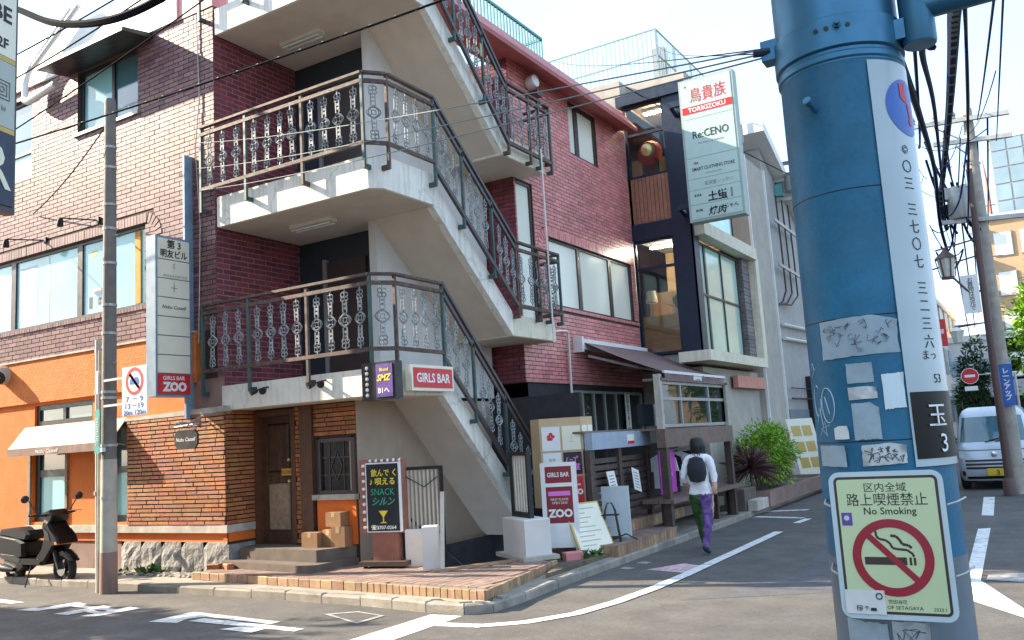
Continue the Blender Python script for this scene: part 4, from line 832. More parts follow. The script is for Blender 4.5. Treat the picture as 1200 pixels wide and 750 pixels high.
# white stand with red bar panels
t = thing('bar_stand', 'white standing frame with two dark red bar panels behind the pier', 'sign', (-5.72, 10.5, .15), rz=.35)
mb = MB(); mb.box(-.24, -.18, -.05, .05, .0, 1.22); mb.box(.18, .24, -.05, .05, .0, 1.22); mb.box(-.18, .18, -.05, .05, 1.17, 1.22); mb.box(-.18, .18, -.05, .05, .9, .95); mb.box(-.18, .18, -.05, .05, .1, .42); mb.build('frame', 'white_metal', t)
F = Frame((0, -.04, 0), (1, 0, 0), (0, 0, 1))
o = MB().fbox(F, -.18, .18, .95, 1.17, -.03, 0).build('panel', 'sign_maroon', t); text('GIRLS BAR', .085, F, .0, 1.06, 'ink_white', o, bold=.02, w=.3)
o = MB().fbox(F, -.18, .18, .42, .9, -.03, 0).build('panel', 'sign_maroon', t); MB().fbox(F, -.15, .15, .78, .84, 0, .003).build('stripe', 'ink_pink', o); text('FIRST FLOOR\nOPEN 20:00', .045, F, 0, .71, 'ink_white', o, w=.24); text('ZOO', .14, F, 0, .55, 'ink_white', o, bold=.05)
# multi-tenant lantern cabinet
t = thing('tenant_cabinet', 'large tan many-sided tenant sign cabinet with rows of shop panels', 'sign', (-5.95, 11.2, .4), rz=.46)
plan = [(-.36, -.14), (.24, -.16), (.4, .06), (.36, .4), (-.3, .42), (-.5, .12)]
MB().prism(plan, .32, 1.58).build('cabinet', 'sign_tan', t); MB().prism([(x*.8, y*.8) for x, y in plan], .0, .32).build('plinth', 'black', t)
F = Frame((-.36, -.14, 0), (.6, -.02, 0), (0, 0, 1)); Fs = Frame((.24, -.16, 0), (.16, .22, 0), (0, 0, 1))
zz = [(1.12, 1.46), (.78, 1.09), (.38, .75)]
pm_ = (('sign_white', 'sign_cream'), ('sign_white', 'sign_black'), ('sign_red', 'sign_red'))
for r, (z0, z1) in enumerate(zz):
    for c_, (a0, a1) in enumerate(((.03, .29), (.32, .58))):
        o = MB().fbox(F, a0, a1, z0, z1, .0, .01).build('panel', pm_[r][c_], t)
        ac, zc = (a0+a1)/2, (z0+z1)/2
        if (r, c_) == (0, 0):
            mb = MB(); 
            for q in range(5): mb.fprism(F, [(ac+.03*math.cos(k*1.05+q)+(q % 3-1)*.03, zc+.03+.025*math.sin(k*1.05+q)+(q//2-1)*.035) for k in range(6)], .01, .012+.001*q)
            mb.build('picture', 'ink_red', o)
        if (r, c_) == (0, 1): text('丨\n一', .07, F, ac, zc, 'ink_grey', o, .011)
        if (r, c_) == (1, 0): text('香香\nhairdesign', .045, F, ac, zc+.03, 'ink_grey', o, .011, w=.2); MB().fbox(F, ac-.035, ac+.035, zc-.12, zc-.09, .01, .012).build('logo', 'ink', o)
        if (r, c_) == (1, 1): text('ﾊｰﾌﾟ\n個室', .1, F, ac, zc, 'ink_pink', o, .011, .03, w=.2)
        if r == 2: text('GIRLS BAR', .04, F, ac, zc+.07, 'ink_white', o, .011, .02); text('ZOO', .1, F, ac, zc-.03, 'ink_white', o, .011, .06)
    for a0, a1 in ((.01, .12), (.145, .255)):
        MB().fbox(Fs, a0, a1, z0, z1, .0, .008).build('panel', ('sign_cream', 'sign_navy', 'sign_purple')[r], t)
# globe lamp, white pipe
t = thing('globe_lamp', 'white dome lamp above the tenant cabinet', 'lamp', (-6.75, 12.9, 2.0))
MB().lathe([(0, -.02), (.17, -.02), (.185, .08), (.16, .2), (.09, .28), (0, .3)], (-6.75, 12.9, 2.06), 18).build('dome', 'white_metal', t, True); MB().tube([(-6.75, 12.9, 2.06), (-6.75, 12.9, .41)], .025, 8).build('stem', 'frame_dark', t)
t = thing('drain_pipe', 'thin cream drain pipe bending down the brick corner', 'pipe', (-7.5, 14.3, 2.2))
MB().tube([(-7.3, 13.0, 3.62), (-7.48, 13.7, 3.58), (-7.52, 14.2, 3.66), (-7.52, 14.5, 3.68), (-7.52, 14.55, 3.6), (-7.52, 14.52, 2.1)], .025, 8).build('tube', 'pipe_white', t, True)
for z in (2.4, 3.3): MB().box(-7.62, -7.5, 14.49, 14.57, z, z+.03).build('clip', 'galvanised', t)
t = thing('drain_pipe', 'thin pale downpipe in front of the upper half landing', 'pipe', (-7.1, 13.1, 3.7))
MB().tube([(-6.95, 12.9, 6.7), (-6.95, 12.9, 5.2), (-6.97, 12.95, 3.3)], .015, 6).build('tube', 'pipe_white', t)
# leaning menu board, white board with wire stand
t = thing('menu_board', 'cream wooden menu board leaning back on the soil strip', 'sign', (-5.35, 10.65, .15))
F = Frame((-5.4, 10.4, .15), (.42, .907, 0), (-.4, .185, .85)); o = MB().fbox(F, 0, .6, 0, .74, -.02, 0).build('frame', 'sign_gold', t); MB().fbox(F, .025, .575, .025, .715, 0, .006).build('sheet', 'sign_cream', o)
mb = MB()
for k in range(9): mb.fbox(F, .08, .3+.2*random.random(), .12+.065*k, .135+.065*k, .007, .009)
mb.build('menu_lines', 'ink_faint', o)
t = thing('white_board', 'plain white board standing on the tiled shop platform', 'board', (-5.4, 11.5, .25), rz=.1)
MB().box(-.23, .23, -.02, .02, .02, .72).build('panel', 'sign_pale', t); MB().box(-.2, .2, -.1, .12, .0, .02).build('foot', 'frame_grey', t)
t = thing('wire_stand', 'black wire rack standing before the white board', 'rack', (-5.28, 11.1, .25), rz=.3)
mb = MB()
for y in (-.06, .06): mb.tube([(-.12, y, 0), (-.07, y*.6, .42), (-.03, 0, .52), (.03, 0, .52), (.07, y*.6, .42), (.12, y, 0)], .01, 6)
for z in (.06, .36): mb.tube([(-.12, -.06, z), (.12, -.06, z), (.12, .06, z), (-.12, .06, z)], .008, 5, True)
mb.tube([(.0, 0, .02), (.2, .0, .1), (.35, 0, .02)], .01, 5); mb.build('frame', 'black', t)
# ---------------------------------------------------------------- shop under the overhang
mat('ceiling_white', (.4, .4, .38), .8); mat('band_blue', (.36, .42, .5), .5, var=.1, scale=6); mat('band_brown', (.17, .11, .085), .6, var=.2, scale=8, streak=.3, dirtc=(.3, .22, .17)); mat('curtain', (.66, .6, .48), .9, var=.1, scale=12)
mat('paper', (.78, .77, .72), .7, var=.04); mat('magenta', (.5, .03, .4), .5, var=.3, scale=30); mat('shirt_white', (.8, .8, .82), .8, var=.05); mat('cloth_dark', (.02, .022, .03), .9, var=.15)
shop = thing('shopfront', 'dark recessed shopfront with curtained windows under the brick overhang', 'shopfront', (-7.6, 15.5, .4))
w = MB(); FS = Frame((-7.62, 0, 0), (0, 1, 0), (0, 0, 1)); WA = (14.7, 18.1, 1.74, 2.58)
wallface(w, FS, 13.1, 18.2, .4, 2.675, (WA,), .08); w.fbox(FS, 13.1, 18.2, .4, 2.675, -1.6, -1.5); w.fbox(FS, 13.1, 18.2, 1.7, 1.74, -1.5, -.08); w.build('wall', 'shop_dark', shop)
window(shop, FS, *WA, (15.2, 15.7, 16.2, 16.75, 17.4), 'frame_grey', 'shop_glass', .05, .0)
for k, (y0, y1, m) in enumerate(((14.8, 15.05, 'curtain'), (15.35, 15.5, 'shirt_white'), (15.75, 15.9, 'curtain'), (16.3, 16.42, 'shirt_white'), (16.8, 17.25, 'curtain'))):
    rows = [[FS.P(y0+(y1-y0)*i/8, z, -.2+.03*math.sin(i*2.4)) for i in range(9)] for z in (1.76, 2.55)]
    mb = MB(); mb.grid(rows); single(mb, 'curtain', m, ('cream curtain at the first shop window pane', 'white garment hanging in the second shop window pane', 'cream curtain at the middle shop window pane', 'white garment hanging in the fourth shop window pane', 'wide cream curtain at the far shop window pane')[k], 'curtain', group='hangings in the shop window')
t = single(MB().fbox(FS, 17.1, 17.35, 1.74, 2.56, .02, .03), 'shop_banner', 'paper', 'white vertical shop banner with black letters', 'banner'); text('CURTAIN', .14, FS, 17.22, 2.15, 'ink', t, .032, .03, vert=True)
# retractable mauve awning
t = thing('awning', 'mauve retractable awning over the shop with a white housing', 'awning', (-7.5, 16.8, 3.4))
mb = MB(); mb.box(-7.6, -7.42, 14.95, 18.15, 3.36, 3.56); mb.build('housing', 'white_metal', t); MB().box(-7.62, -7.4, 14.88, 14.95, 3.3, 3.6).build('end_cap', 'white_metal', t)
rows = [[V(-7.45+1.6*s_, 15.02+3.5*k/14, 3.5-.72*s_-.03*math.sin(s_*3.14)+.008*math.sin(k*2.1)*s_) for k in range(15)] for s_ in (0, .25, .5, .75, 1)]
mb = MB(); mb.grid(rows); mb.build('canopy', 'fabric_mauve', t, True)
rows = [[V(-5.85+.01*math.sin(k*1.2), 15.02+3.5*k/28, 2.78) for k in range(29)], [V(-5.84+.015*math.sin(k*1.2), 15.02+3.5*k/28, 2.58+.03*abs(math.sin(k*.45))) for k in range(29)]]
mb = MB(); mb.grid(rows); o = mb.build('valance', 'fabric_mauve', t); 
lp = MB().box(-5.835, -5.82, 16.5, 16.95, 2.6, 2.74).build('logo_plate', 'paper', t); text('CURTAIN', .07, Frame((-5.82, 0, 0), (0, 1, 0), (0, 0, 1)), 16.72, 2.67, 'ink_grey', lp, .002)
for y in (15.3, 18.1): MB().bar((-7.5, y, 3.25), (-6.6, y+.3, 2.95), .04, .05).bar((-6.6, y+.3, 2.95), (-5.88, y, 2.78), .035, .04).build('arm', 'frame_grey', t)
MB().bar((-5.86, 15.0, 2.78), (-5.86, 18.54, 2.78), .04, .05).build('front_bar', 'white_metal', t)
# wooden counter front with pale blue fascia
t = thing('shop_counter', 'dark slatted wooden shop counter under a pale blue fascia', 'counter', (-5.6, 12.5, .25))
MB().box(-5.62, -5.5, 11.15, 13.25, 1.5, 1.74).build('fascia', 'band_blue', t); MB().box(-5.9, -5.6, 11.1, 12.85, 1.74, 1.77).build('counter_top', 'band_brown', t)
for y in (11.12, 12.1, 13.2): MB().box(-5.62, -5.54, y, y+.1, .25, 1.5).build('post', 'dark_wood', t)
for k in range(9): MB().box(-5.6, -5.57, 11.22, 13.2, .5+.1*k, .57+.1*k).build('slat', 'dark_wood', t)
MB().box(-6.3, -6.2, 11.1, 13.25, .4, 1.5).build('back', 'shop_dark', t)
o = MB().box(-5.5, -5.49, 12.35, 12.6, 1.55, 1.69).build('plate', 'paper', t); MB().box(-5.49, -5.487, 12.35, 12.6, 1.55, 1.59).build('stripe', 'ink_red', o)
for i, (x, y, z, a, lab) in enumerate(((-5.45, 12.35, 1.0, .12, 'tilted white leaflet sheet on the slatted counter, beside the brown stall'), (-5.45, 11.5, .98, 0, 'upright white leaflet sheet on the slatted counter, above the white board'))):
    F = Frame((x, y, z), (0, 1, -.25*bool(a)), (-.2, .25*bool(a), 1)); mb = MB(); mb.fbox(F, 0, .26, -.14, .2, 0, .008); o = single(mb, 'leaflet', 'paper', lab, 'leaflet', group='leaflets on the counter')
    m2 = MB(); 
    for k in range(6): m2.fbox(F, .04, .2, -.1+.045*k, -.085+.045*k, .009, .01)
    m2.build('text_lines', 'ink_grey', o)
MB()
# brown timber stall
t = thing('timber_stall', 'brown timber stall front with bench and dark opening', 'stall', (-5.4, 14.6, .1))
for x, y in ((-5.15, 12.95), (-5.15, 16.15), (-6.2, 12.95), (-6.2, 16.15)): MB().box(x-.06, x+.06, y-.06, y+.06, .05, 1.45).build('post', 'dark_wood', t)
MB().box(-5.22, -5.08, 12.85, 16.28, 1.45, 1.74).build('fascia', 'band_brown', t); MB().box(-6.26, -6.16, 12.9, 16.2, .3, 1.5).build('back', 'shop_dark', t); MB().box(-5.75, -5.22, 12.88, 16.25, 1.72, 1.755).build('roof', 'band_brown', t)
for k, (x0, x1) in enumerate(((-5.25, -5.0), (-5.52, -5.27))): MB().box(x0, x1, 12.8, 16.35, .6, .66).build('plank', 'band_brown', t)
for y in (13.0, 14.5, 15.4, 16.2): MB().box(-5.3, -5.2, y, y+.08, .05, .6).build('leg', 'dark_wood', t)
FU = Frame((-5.15, 0, 0), (0, 1, 0), (0, 0, 1)); window(t, FU, 12.95, 16.2, 1.76, 2.5, (13.9, 15.3), 'frame_grey', 'shop_glass', .05, .0, (2.22,))
for y in (12.9, 16.2): MB().box(-5.2, -5.1, y-.05, y+.05, 1.74, 2.6).build('post', 'sill_stone', t)
MB().box(-5.4, -5.1, 12.9, 16.25, 2.5, 2.54).build('upper_roof', 'band_brown', t)
for k, (y0, y1, m) in enumerate(((13.05, 13.5, 'cloth_dark'), (13.55, 13.75, 'shirt_white'), (14.1, 15.1, 'pane_green'), (15.5, 15.9, 'paper'))): MB().box(-5.6, -5.5, y0, y1, 1.8, 2.15 if k != 2 else 2.1).build('display', m, t)
F = Frame((-5.3, 0, 0), (0, 1, 0), (0, 0, 1)); o = single(MB().fbox(F, 13.08, 13.75, .72, 1.4, -.02, 0), 'poster', 'magenta', 'magenta poster hanging inside the brown stall', 'poster'); text('SALE\nOPEN', .16, F, 13.4, 1.1, 'ink_pink', o, .003, .02)
t = thing('clothes_rail', 'clothes rail with white shirts inside the brown stall', 'clothes rail', (-5.6, 15, .66)); MB().tube([(-5.65, 13.9, 1.38), (-5.65, 16.0, 1.38)], .015, 8).build('rail', 'iron_grey', t)
for k, y in enumerate((14.1, 14.35, 14.6, 14.9, 15.2, 15.45, 15.7)):
    mb = MB(); pr = [(-.05, .0), (.05, 0), (.22, -.08), (.26, -.3), (.18, -.3), (.17, -.15), (.17, -.58), (-.17, -.58), (-.17, -.15), (-.18, -.3), (-.26, -.3), (-.22, -.08)]
    Fg = Frame((-5.65, y, 1.33), (1, .15, 0), (0, 0, 1)); mb.fprism(Fg, pr, -.02, .02); mb.build('shirt', ('shirt_white', 'cloth_dark', 'shirt_white', 'shirt_white', 'cloth_dark', 'cloth_dark', 'shirt_white')[k], t)

# ---------------------------------------------------------------- glass building next door
mat('steel_navy', (.01, .02, .045), .4, var=.15, scale=5); mat('wood_clad', (.36, .16, .1), .6, var=.2, scale=10, streak=.4, dirtc=(.2, .09, .06)); mat('interior_warm', (.5, .3, .14), .7, var=.1); mat('cabinet_wood', (.55, .26, .06), .5, var=.15, scale=6); 
mat('fence_grey', (.22, .34, .36), .5, var=.1); mat('lamp_lit', (1, .93, .8), .5, var=0, emit=70.); mat('lamp_warm', (1, .62, .3), .5, var=0, emit=40.); mat('grey_brick', (.22, .2, .19), .7, var=.2, scale=14, rand=.2); mat('lantern_red', (.7, .06, .1), .5, var=.1); mat('lamp_shade', (.8, .68, .45), .7); mat('leaf_dark', (.03, .09, .03), .6, var=.3)
gb = thing('glass_building', 'concrete and navy steel building with large greenish glass beside the brick one', 'building', (-6.2, 18.3, 0))
FY = Frame((0, 18.3, 0), (1, 0, 0), (0, 0, 1)); FG = Frame((-6.2, 0, 0), (0, 1, 0), (0, 0, 1))
w = MB(); w.box(-9.5, -6.22, 18.75, 23.4, 9.45, 9.98); w.box(-11, -7.66, 18.32, 24, 2.8, 9.97); w.fbox(FG, 22.6, 24.6, 0, 8.9, -3, .1); w.box(-8.5, -6.25, 18.35, 23.0, 0, 3.05); w.box(-7.66, -6.3, 18.4, 22.7, 3.15, 3.38); w.box(-7.66, -6.3, 18.4, 22.7, 6.1, 6.4); w.box(-7.7, -7.66, 18.4, 23, 3, 9.4); w.build('concrete_frame', 'concrete_grey', gb)
w = MB(); w.fbox(FY, -6.62, -6.16, 3.38, 9.3, -.3, .08); w.fbox(FG, 18.22, 18.52, 3.36, 9.28, .0, .05); w.build('column', 'steel_navy', gb)
w = MB(); w.fbox(FY, -7.72, -6.05, 9.25, 9.5, -.2, .16); w.build('top_beam', 'steel_navy', gb)
w = MB(); w.fbox(FY, -7.64, -6.62, 6.03, 6.42, -.1, .06); w.build('floor_beam', 'steel_navy', gb)
window(gb, FY, -7.62, -6.62, 7.5, 9.25, (), 'steel_navy', 'pane_glass', .06, .0, (8.55,)); window(gb, FY, -7.62, -6.62, 3.4, 6.03, (), 'steel_navy', 'pane_glass', .06, .0, (5.38,))
for k in range(10): MB().fbox(FY, -7.56+.094*k, -7.476+.094*k, 6.42, 7.5, -.05, .0+.004*(k % 2)).build('plank', 'wood_clad', gb)
# street front
window(gb, FG, 18.52, 21.6, 3.4, 5.9, (19.1, 19.15, 20.3), 'frame_dark', 'pane_green', .05, -.03, (4.7,)); window(gb, FG, 18.52, 21.6, 6.4, 9.0, (19.6,), 'frame_dark', 'pane_green', .05, -.03)
w = MB(); w.fbox(FG, 18.3, 22.4, 5.95, 6.25, -.05, .28); w.fbox(FG, 17.6, 22.0, 3.12, 3.34, -.3, .4); w.fbox(FG, 22.3, 22.6, 3.36, 6.0, -.1, .25); w.build('ledge', 'concrete_cream', gb)
for r in range(27):
    MB().fbox(FG, 21.7, 22.28, 3.4+.094*r, 3.485+.094*r, -.1, .06+.008*(r % 2)).build('brick', 'grey_brick', gb)
mb = MB(); mb.fbox(FG, 20.2, 22.5, 2.62, 2.9, .02, .14); mb.build('brick_course', 'brick_red', gb)
w = MB(); 
for y in (22.62, 24.5): w.fbox(FG, y, y+.06, 0, 8.9, .1, .16)
w.build('edge_trim', 'white_band', gb)
# roof mesh fence
rf_ = MB(); 
for z in (10.05, 10.65, 11.3): rf_.bar((-9.9, 19, z), (-6.9, 19, z), .03, .03); rf_.bar((-6.9, 19, z), (-6.9, 24, z), .03, .03)
x = -9.9
while x < -6.85: rf_.bar((x, 19, 9.98), (x, 19, 11.3), .012, .012, (1, 0, 0)); x += .12
for k in range(42): y = 19+.12*k; rf_.bar((-6.9, y, 9.98), (-6.9, y, 11.3), .012 if k % 10 else .04, .012 if k % 10 else .04, (1, 0, 0))
rf_.build('roof_fence', 'fence_grey', gb)
mb = MB(); mb.box(-7.25, -6.95, 19.6, 19.8, 10.3, 11.1); mb.build('vent_post', 'frame_grey', gb)
# things behind the panes
t = thing('drawer_cabinet', 'orange-brown wooden drawer cabinet behind the lower corner window', 'cabinet', (-7.1, 18.8, 3.4)); MB().box(-7.58, -6.66, 18.42, 18.95, 3.4, 4.3).build('body', 'cabinet_wood', t)
for k in range(3): MB().box(-7.54, -6.7, 18.4, 18.42, 3.45+.28*k, 3.7+.28*k).build('drawer', 'cabinet_wood', t)
t = thing('table_lamp', 'cream table lamp on the cabinet behind the corner window', 'lamp', (-7.4, 18.6, 4.3)); MB().lathe([(.06, 0), (.02, .05), (.03, .2), (.01, .35)], (-7.4, 18.6, 4.3), 10).build('stem', 'cabinet_wood', t, True); MB().lathe([(.14, .33), (.1, .6)], (-7.4, 18.6, 4.3), 14).build('lamp_shade', 'lamp_shade', t, True)
t = thing('potted_plant', 'small dark potted plant on the cabinet behind the corner window', 'plant', (-6.85, 18.65, 4.3)); MB().lathe([(.06, 0), (.08, .15), (.06, .15)], (-6.85, 18.65, 4.3), 10).build('pot', 'band_blue', t)
mb = MB()
for k in range(26):
    a, e = random.uniform(0, 6.28), random.uniform(.3, 1.4); d = V(math.cos(a)*math.cos(e), math.sin(a)*math.cos(e)*.5, math.sin(e)); p_ = V(-6.85, 18.65, 4.45); q_ = p_+d*random.uniform(.2, .5); s_ = d.cross(V(0, .3, 1)).normalized()*.03; mb.add([p_, (p_+q_)/2+s_, q_, (p_+q_)/2-s_], [(0, 1, 2, 3)])
mb.build('leaves', 'leaf_dark', t)
mb = MB(); mb.box(-7.66, -6.3, 20.4, 20.5, 3.4, 6.1); mb.box(-7.6, -6.75, 18.96, 19.0, 4.3, 4.9); o = single(mb, 'room_divider', 'interior_warm', 'warm wooden room wall behind the lower corner window', 'wall', kind='structure')
t = thing('paper_lantern', 'round red and gold lantern behind the upper corner window', 'lantern', (-7.15, 18.65, 7.9)); MB().lathe([(.05, -.3), (.2, -.24), (.3, 0), (.2, .24), (.05, .3)], (-7.15, 18.62, 8.15), 14, (.2, -1, 0)).build('globe', 'lantern_red', t, True); MB().lathe([(.0, .3), (.16, .28), (.0, .36)], (-7.15, 18.62, 8.15), 12, (.2, -1, 0)).build('crest', 'gold', t, True)
mb = MB(); mb.box(-7.58, -7.4, 18.5, 18.7, 7.5, 8.0); mb.box(-6.9, -6.66, 18.5, 18.8, 7.5, 7.95); single(mb, 'window_shelf', 'cabinet_wood', 'two low wooden shelf ends behind the upper corner window', 'shelf')
MB()
for (x, y, z, m, lab) in ((-7.1, 18.9, 5.98, 'lamp_lit', 'lit white tube lamp on the ceiling behind the lower corner window'), (-7.1, 19.2, 9.35, 'lamp_warm', 'lit warm ceiling lamp behind the upper corner window')):
    t = thing('room_lamp', lab, 'lamp', (x, y, z)); MB().box(x-.35, x+.35, y-.05, y+.05, z, z+.05).build('housing', 'white_metal', t); MB().box(x-.33, x+.33, y-.04, y+.04, z-.04, z).build('tube', m, t)
# tall pale tenant sign
mat('sign_mint', (.5, .66, .585), .4, var=.03); mat('sign_frame_green', (.36, .45, .4), .5, var=.06)
t = thing('tenant_sign', 'tall pale mint tenant sign with a red restaurant band projecting over the street', 'sign', (-5.35, 17.6, 6))
F = Frame((0, 17.5, 0), (1, 0, 0), (0, 0, 1)); MB().box(-5.95, -4.76, 17.5, 17.78, 6.04, 9.18).build('cabinet', 'sign_frame_green', t)
zs = [9.13, 8.2, 7.55, 7.1, 6.72, 6.4, 6.09]; zs = [9.13, 8.28, 7.42, 6.96, 6.72, 6.4, 6.09]
for i in range(6): MB().fbox(F, -5.9, -4.81, zs[i+1]+.006, zs[i]-.006, 0, .008).build('panel', 'sign_mint', t)
text('鳥貴族', .34, F, -5.32, 8.8, 'ink_red', t, .012, .0, w=.78); o = MB().fbox(F, -5.9, -4.81, 8.4, 8.56, .009, .012).build('band', 'sign_red', t); text('TORIKIZOKU', .14, F, -5.36, 8.48, 'ink_white', t, .014, .02, w=.82)
text('2F', .06, F, -5.8, 9.02, 'ink', t, .01); text('Re:CENO', .24, F, -5.33, 7.92, 'ink', t, .012, .005, w=.78); text('Furniture & Interior', .07, F, -5.33, 7.73, 'ink_grey', t, .01)
text('1FA', .07, F, -5.7, 7.3, 'ink', t, .01, .03); text('SMART CLOTHING STORE', .1, F, -5.34, 7.17, 'ink', t, .01, .015, w=.92); text('FASHION & LIFE', .05, F, -5.34, 7.05, 'ink_grey', t, .01)
text('紙兎園 いっせい', .1, F, -5.25, 6.83, 'ink_grey', t, .01, .0, w=.6); text('B1FA', .07, F, -5.72, 6.6, 'ink', t, .01, .03); text('土蛍', .22, F, -5.3, 6.53, 'ink', t, .012, .03, w=.42); MB().fbox(F, -5.02, -4.98, 6.44, 6.64, .009, .012).build('mark', 'ink_grey', t)
text('B1FB', .07, F, -5.72, 6.27, 'ink', t, .01, .03); text('焼肉', .19, F, -5.33, 6.22, 'ink', t, .012, .02, shear=.2); text('じゃん', .1, F, -5.02, 6.27, 'ink', t, .012, .01)
for z in (6.4, 8.7): MB().box(-6.2, -5.95, 17.6, 17.7, z, z+.1).bar((-6.2, 17.65, z+.05), (-6.3, 18.3, z+.05), .1, .1).build('bracket', 'steel_navy', t)

# ---------------------------------------------------------------- grey stucco house behind, planting
mat('stucco_grey', (.44, .43, .41), .9, var=.08, scale=4, bump=.9, bs=24); mat('slate', (.2, .24, .28), .6, var=.1)
t = thing('stucco_house', 'grey stucco house with a slanting roof edge behind the glass building', 'house', (-6.2, 27, 0))
FH = Frame((-6.15, 0, 0), (0, 1, 0), (0, 0, 1)); MB().fprism(FH, [(24.62, 0), (34, 0), (34, 5.6), (24.62, 9.6)], -6, 0).build('wall', 'stucco_grey', t)
MB().fprism(FH, [(24.0, 9.9), (34.2, 5.55), (34.2, 5.8), (24.0, 10.2)], -6.2, .35).build('roof', 'white_band', t)
window(t, FH, 29.6, 30.6, 5.1, 6.2, (), 'white_band', 'pane_cream', .1, .05); MB().fbox(FH, 24.9, 27.2, 1.0, 2.1, 0, .06).build('garage_panel', 'slate', t); MB().fbox(FH, 25.3, 26.8, 1.05, 1.8, .06, .08).build('pane', 'pane_blue', t)
for k, z in enumerate((4.1, 4.5)): MB().tube([FH.P(25.0, z, .1), FH.P(29, z+.1, .1), FH.P(29.4, z+.4, .1)], .05, 8).build('pipe', 'pipe_white', t, True)
mb = MB(); mb.tube([FH.P(25.0, 2.4, .15), FH.P(28, 2.4, .15)], .03, 6); mb.tube([FH.P(25.0, 2.7, .15), FH.P(28, 2.7, .15)], .02, 6); mb.build('rail', 'frame_dark', t)
for k in range(3): MB().tube([FH.P(25.2+.7*k, 8.3, .2), FH.P(25.3+.7*k, 6.6, .2), FH.P(25.3+.7*k, 5.5, .2), FH.P(25.0+.5*k, 5.15, .15), FH.P(24.7, 5.05, .12)], .025, 6).build('cable_drop', 'black', t)
for z in (6.2, 7.5): MB().bar(FH.P(24.8, z, .2), FH.P(27.6, z-.05, .2), .05, .09).build('crossbar', 'galvanised', t)
single(MB().fbox(FH, 27.4, 28.6, .6, 3.1, .0, .5), 'meter_box', 'black', 'tall black box fixed to the stucco house wall', 'box')
# planter, step, shrubs
t = thing('planter', 'low brown concrete planter along the side street kerb', 'planter', (-5.0, 19.8, .1))
w = MB(); w.box(-4.98, -4.86, 17.6, 23.2, .1, .4); w.box(-6.1, -4.98, 17.6, 17.72, .1, .4); w.box(-6.1, -4.98, 23.08, 23.2, .1, .4); w.build('wall', 'plinth_brown', t); MB().box(-6.1, -4.98, 17.72, 23.08, .1, .34).build('soil', 'soil', t)
t = thing('concrete_step', 'pale concrete block with a small step beside the brown stall', 'step', (-5.4, 17, .1)); MB().cbox(Frame((0, 0, .1), (1, 0, 0), (0, 1, 0)), -6.1, -5.1, 16.7, 17.5, 0, .42, .015).build('block', 'step_stone', t); MB().cbox(Frame((0, 0, .1), (1, 0, 0), (0, 1, 0)), -5.08, -4.9, 16.8, 17.6, 0, .2, .012).build('tread', 'sill_stone', t)
mat('leaf_bright', (.24, .42, .03), .55, var=.25, scale=12, rand=.4, hue=.02); mat('leaf_mid', (.05, .13, .025), .55, var=.25, scale=9, rand=.45, hue=.03); mat('leaf_deep', (.025, .07, .02), .55, var=.25, scale=6, rand=.4, hue=.02); mat('leaf_bronze', (.13, .07, .065), .5, var=.2, scale=9, rand=.4); mat('bark', (.13, .1, .075), .9, var=.25, scale=9, bump=.6)
def leaf(mb, p, d, L_, w_, droop=.0):
    d = d.normalized(); s_ = d.cross(V(random.uniform(-.4, .4), random.uniform(-.4, .4), 1)).normalized()*w_/2; q = p+d*L_+V(0, 0, -droop*L_); m_ = (p+q)/2+V(0, 0, droop*L_*.3); mb.add([p, m_+s_, q, m_-s_], [(0, 1, 2, 3)])
def crown(mb, c, r, nclump, per, size, seed, flat=1.):
    """leaves in clumps through an uneven ellipsoid"""
    rnd = random.Random(seed); c = Vector(c)
    for k in range(nclump):
        while True:
            v = V(rnd.uniform(-1, 1), rnd.uniform(-1, 1), rnd.uniform(-1, 1))
            if .25 < v.length < 1: break
        v = v*(.75+.35*rnd.random()); cc = c+V(v.x*r[0], v.y*r[1], v.z*r[2]); cr = rnd.uniform(.16, .3)*min(r)
        for i in range(per):
            d = V(rnd.gauss(0, 1), rnd.gauss(0, 1), rnd.gauss(0, .8)).normalized(); p = cc+d*cr*rnd.random()**.4
            leaf(mb, p, d+V(0, 0, .25)+v*.6, size*rnd.uniform(.6, 1.3), size*.35*rnd.uniform(.7, 1.3), .2*flat)
t = thing('shrub', 'bright green bushy bamboo shrub in the planter', 'shrub', (-5.45, 19.2, .34))
mb = MB(); crown(mb, (-5.4, 19.7, 1.05), (.62, 1.25, .68), 280, 26, .11, 3); mb.build('foliage', 'leaf_bright', t)
mb = MB()
for k in range(14): a = random.uniform(0, 6.28); mb.tube([(-5.45, 19.2+.3*math.cos(a), .3), (-5.45+.3*math.sin(a), 19.2+.6*math.cos(a), 1.5)], [.012, .006], 5)
mb.build('stem', 'bark', t)
t = thing('spiky_plant', 'bronze spiky cordyline beside the green shrub', 'plant', (-5.3, 17.95, .34)); mb = MB(); c = V(-5.3, 17.95, .85)
for k in range(150):
    a, e = random.uniform(0, 6.28), random.uniform(-.5, 1.35); d = V(math.cos(a)*math.cos(e), math.sin(a)*math.cos(e), math.sin(e)); L_ = random.uniform(.5, .75); s_ = d.cross(V(.1, .2, 1)).normalized()*.018
    p1 = c+d*L_*.55; p2 = c+d*L_+V(0, 0, -.1); mb.add([c-s_*.6, c+s_*.6, p1+s_, p2, p1-s_], [(0, 1, 2, 3, 4)])
mb.build('leaves', 'leaf_bronze', t); MB().tube([(-5.3, 17.95, .3), (-5.3, 17.95, .88)], .035, 8).build('trunk', 'bark', t)
t = thing('sandwich_board', 'cream food menu stand beyond the green shrub', 'sign', (-5.35, 23.7, .1)); F = Frame((-5.3, 23.7, .1), (.55, .83, 0), (-.15, -.1, 1)); o = MB().fbox(F, -.45, .45, .25, 1.75, -.03, 0).build('panel', 'sign_cream', t)
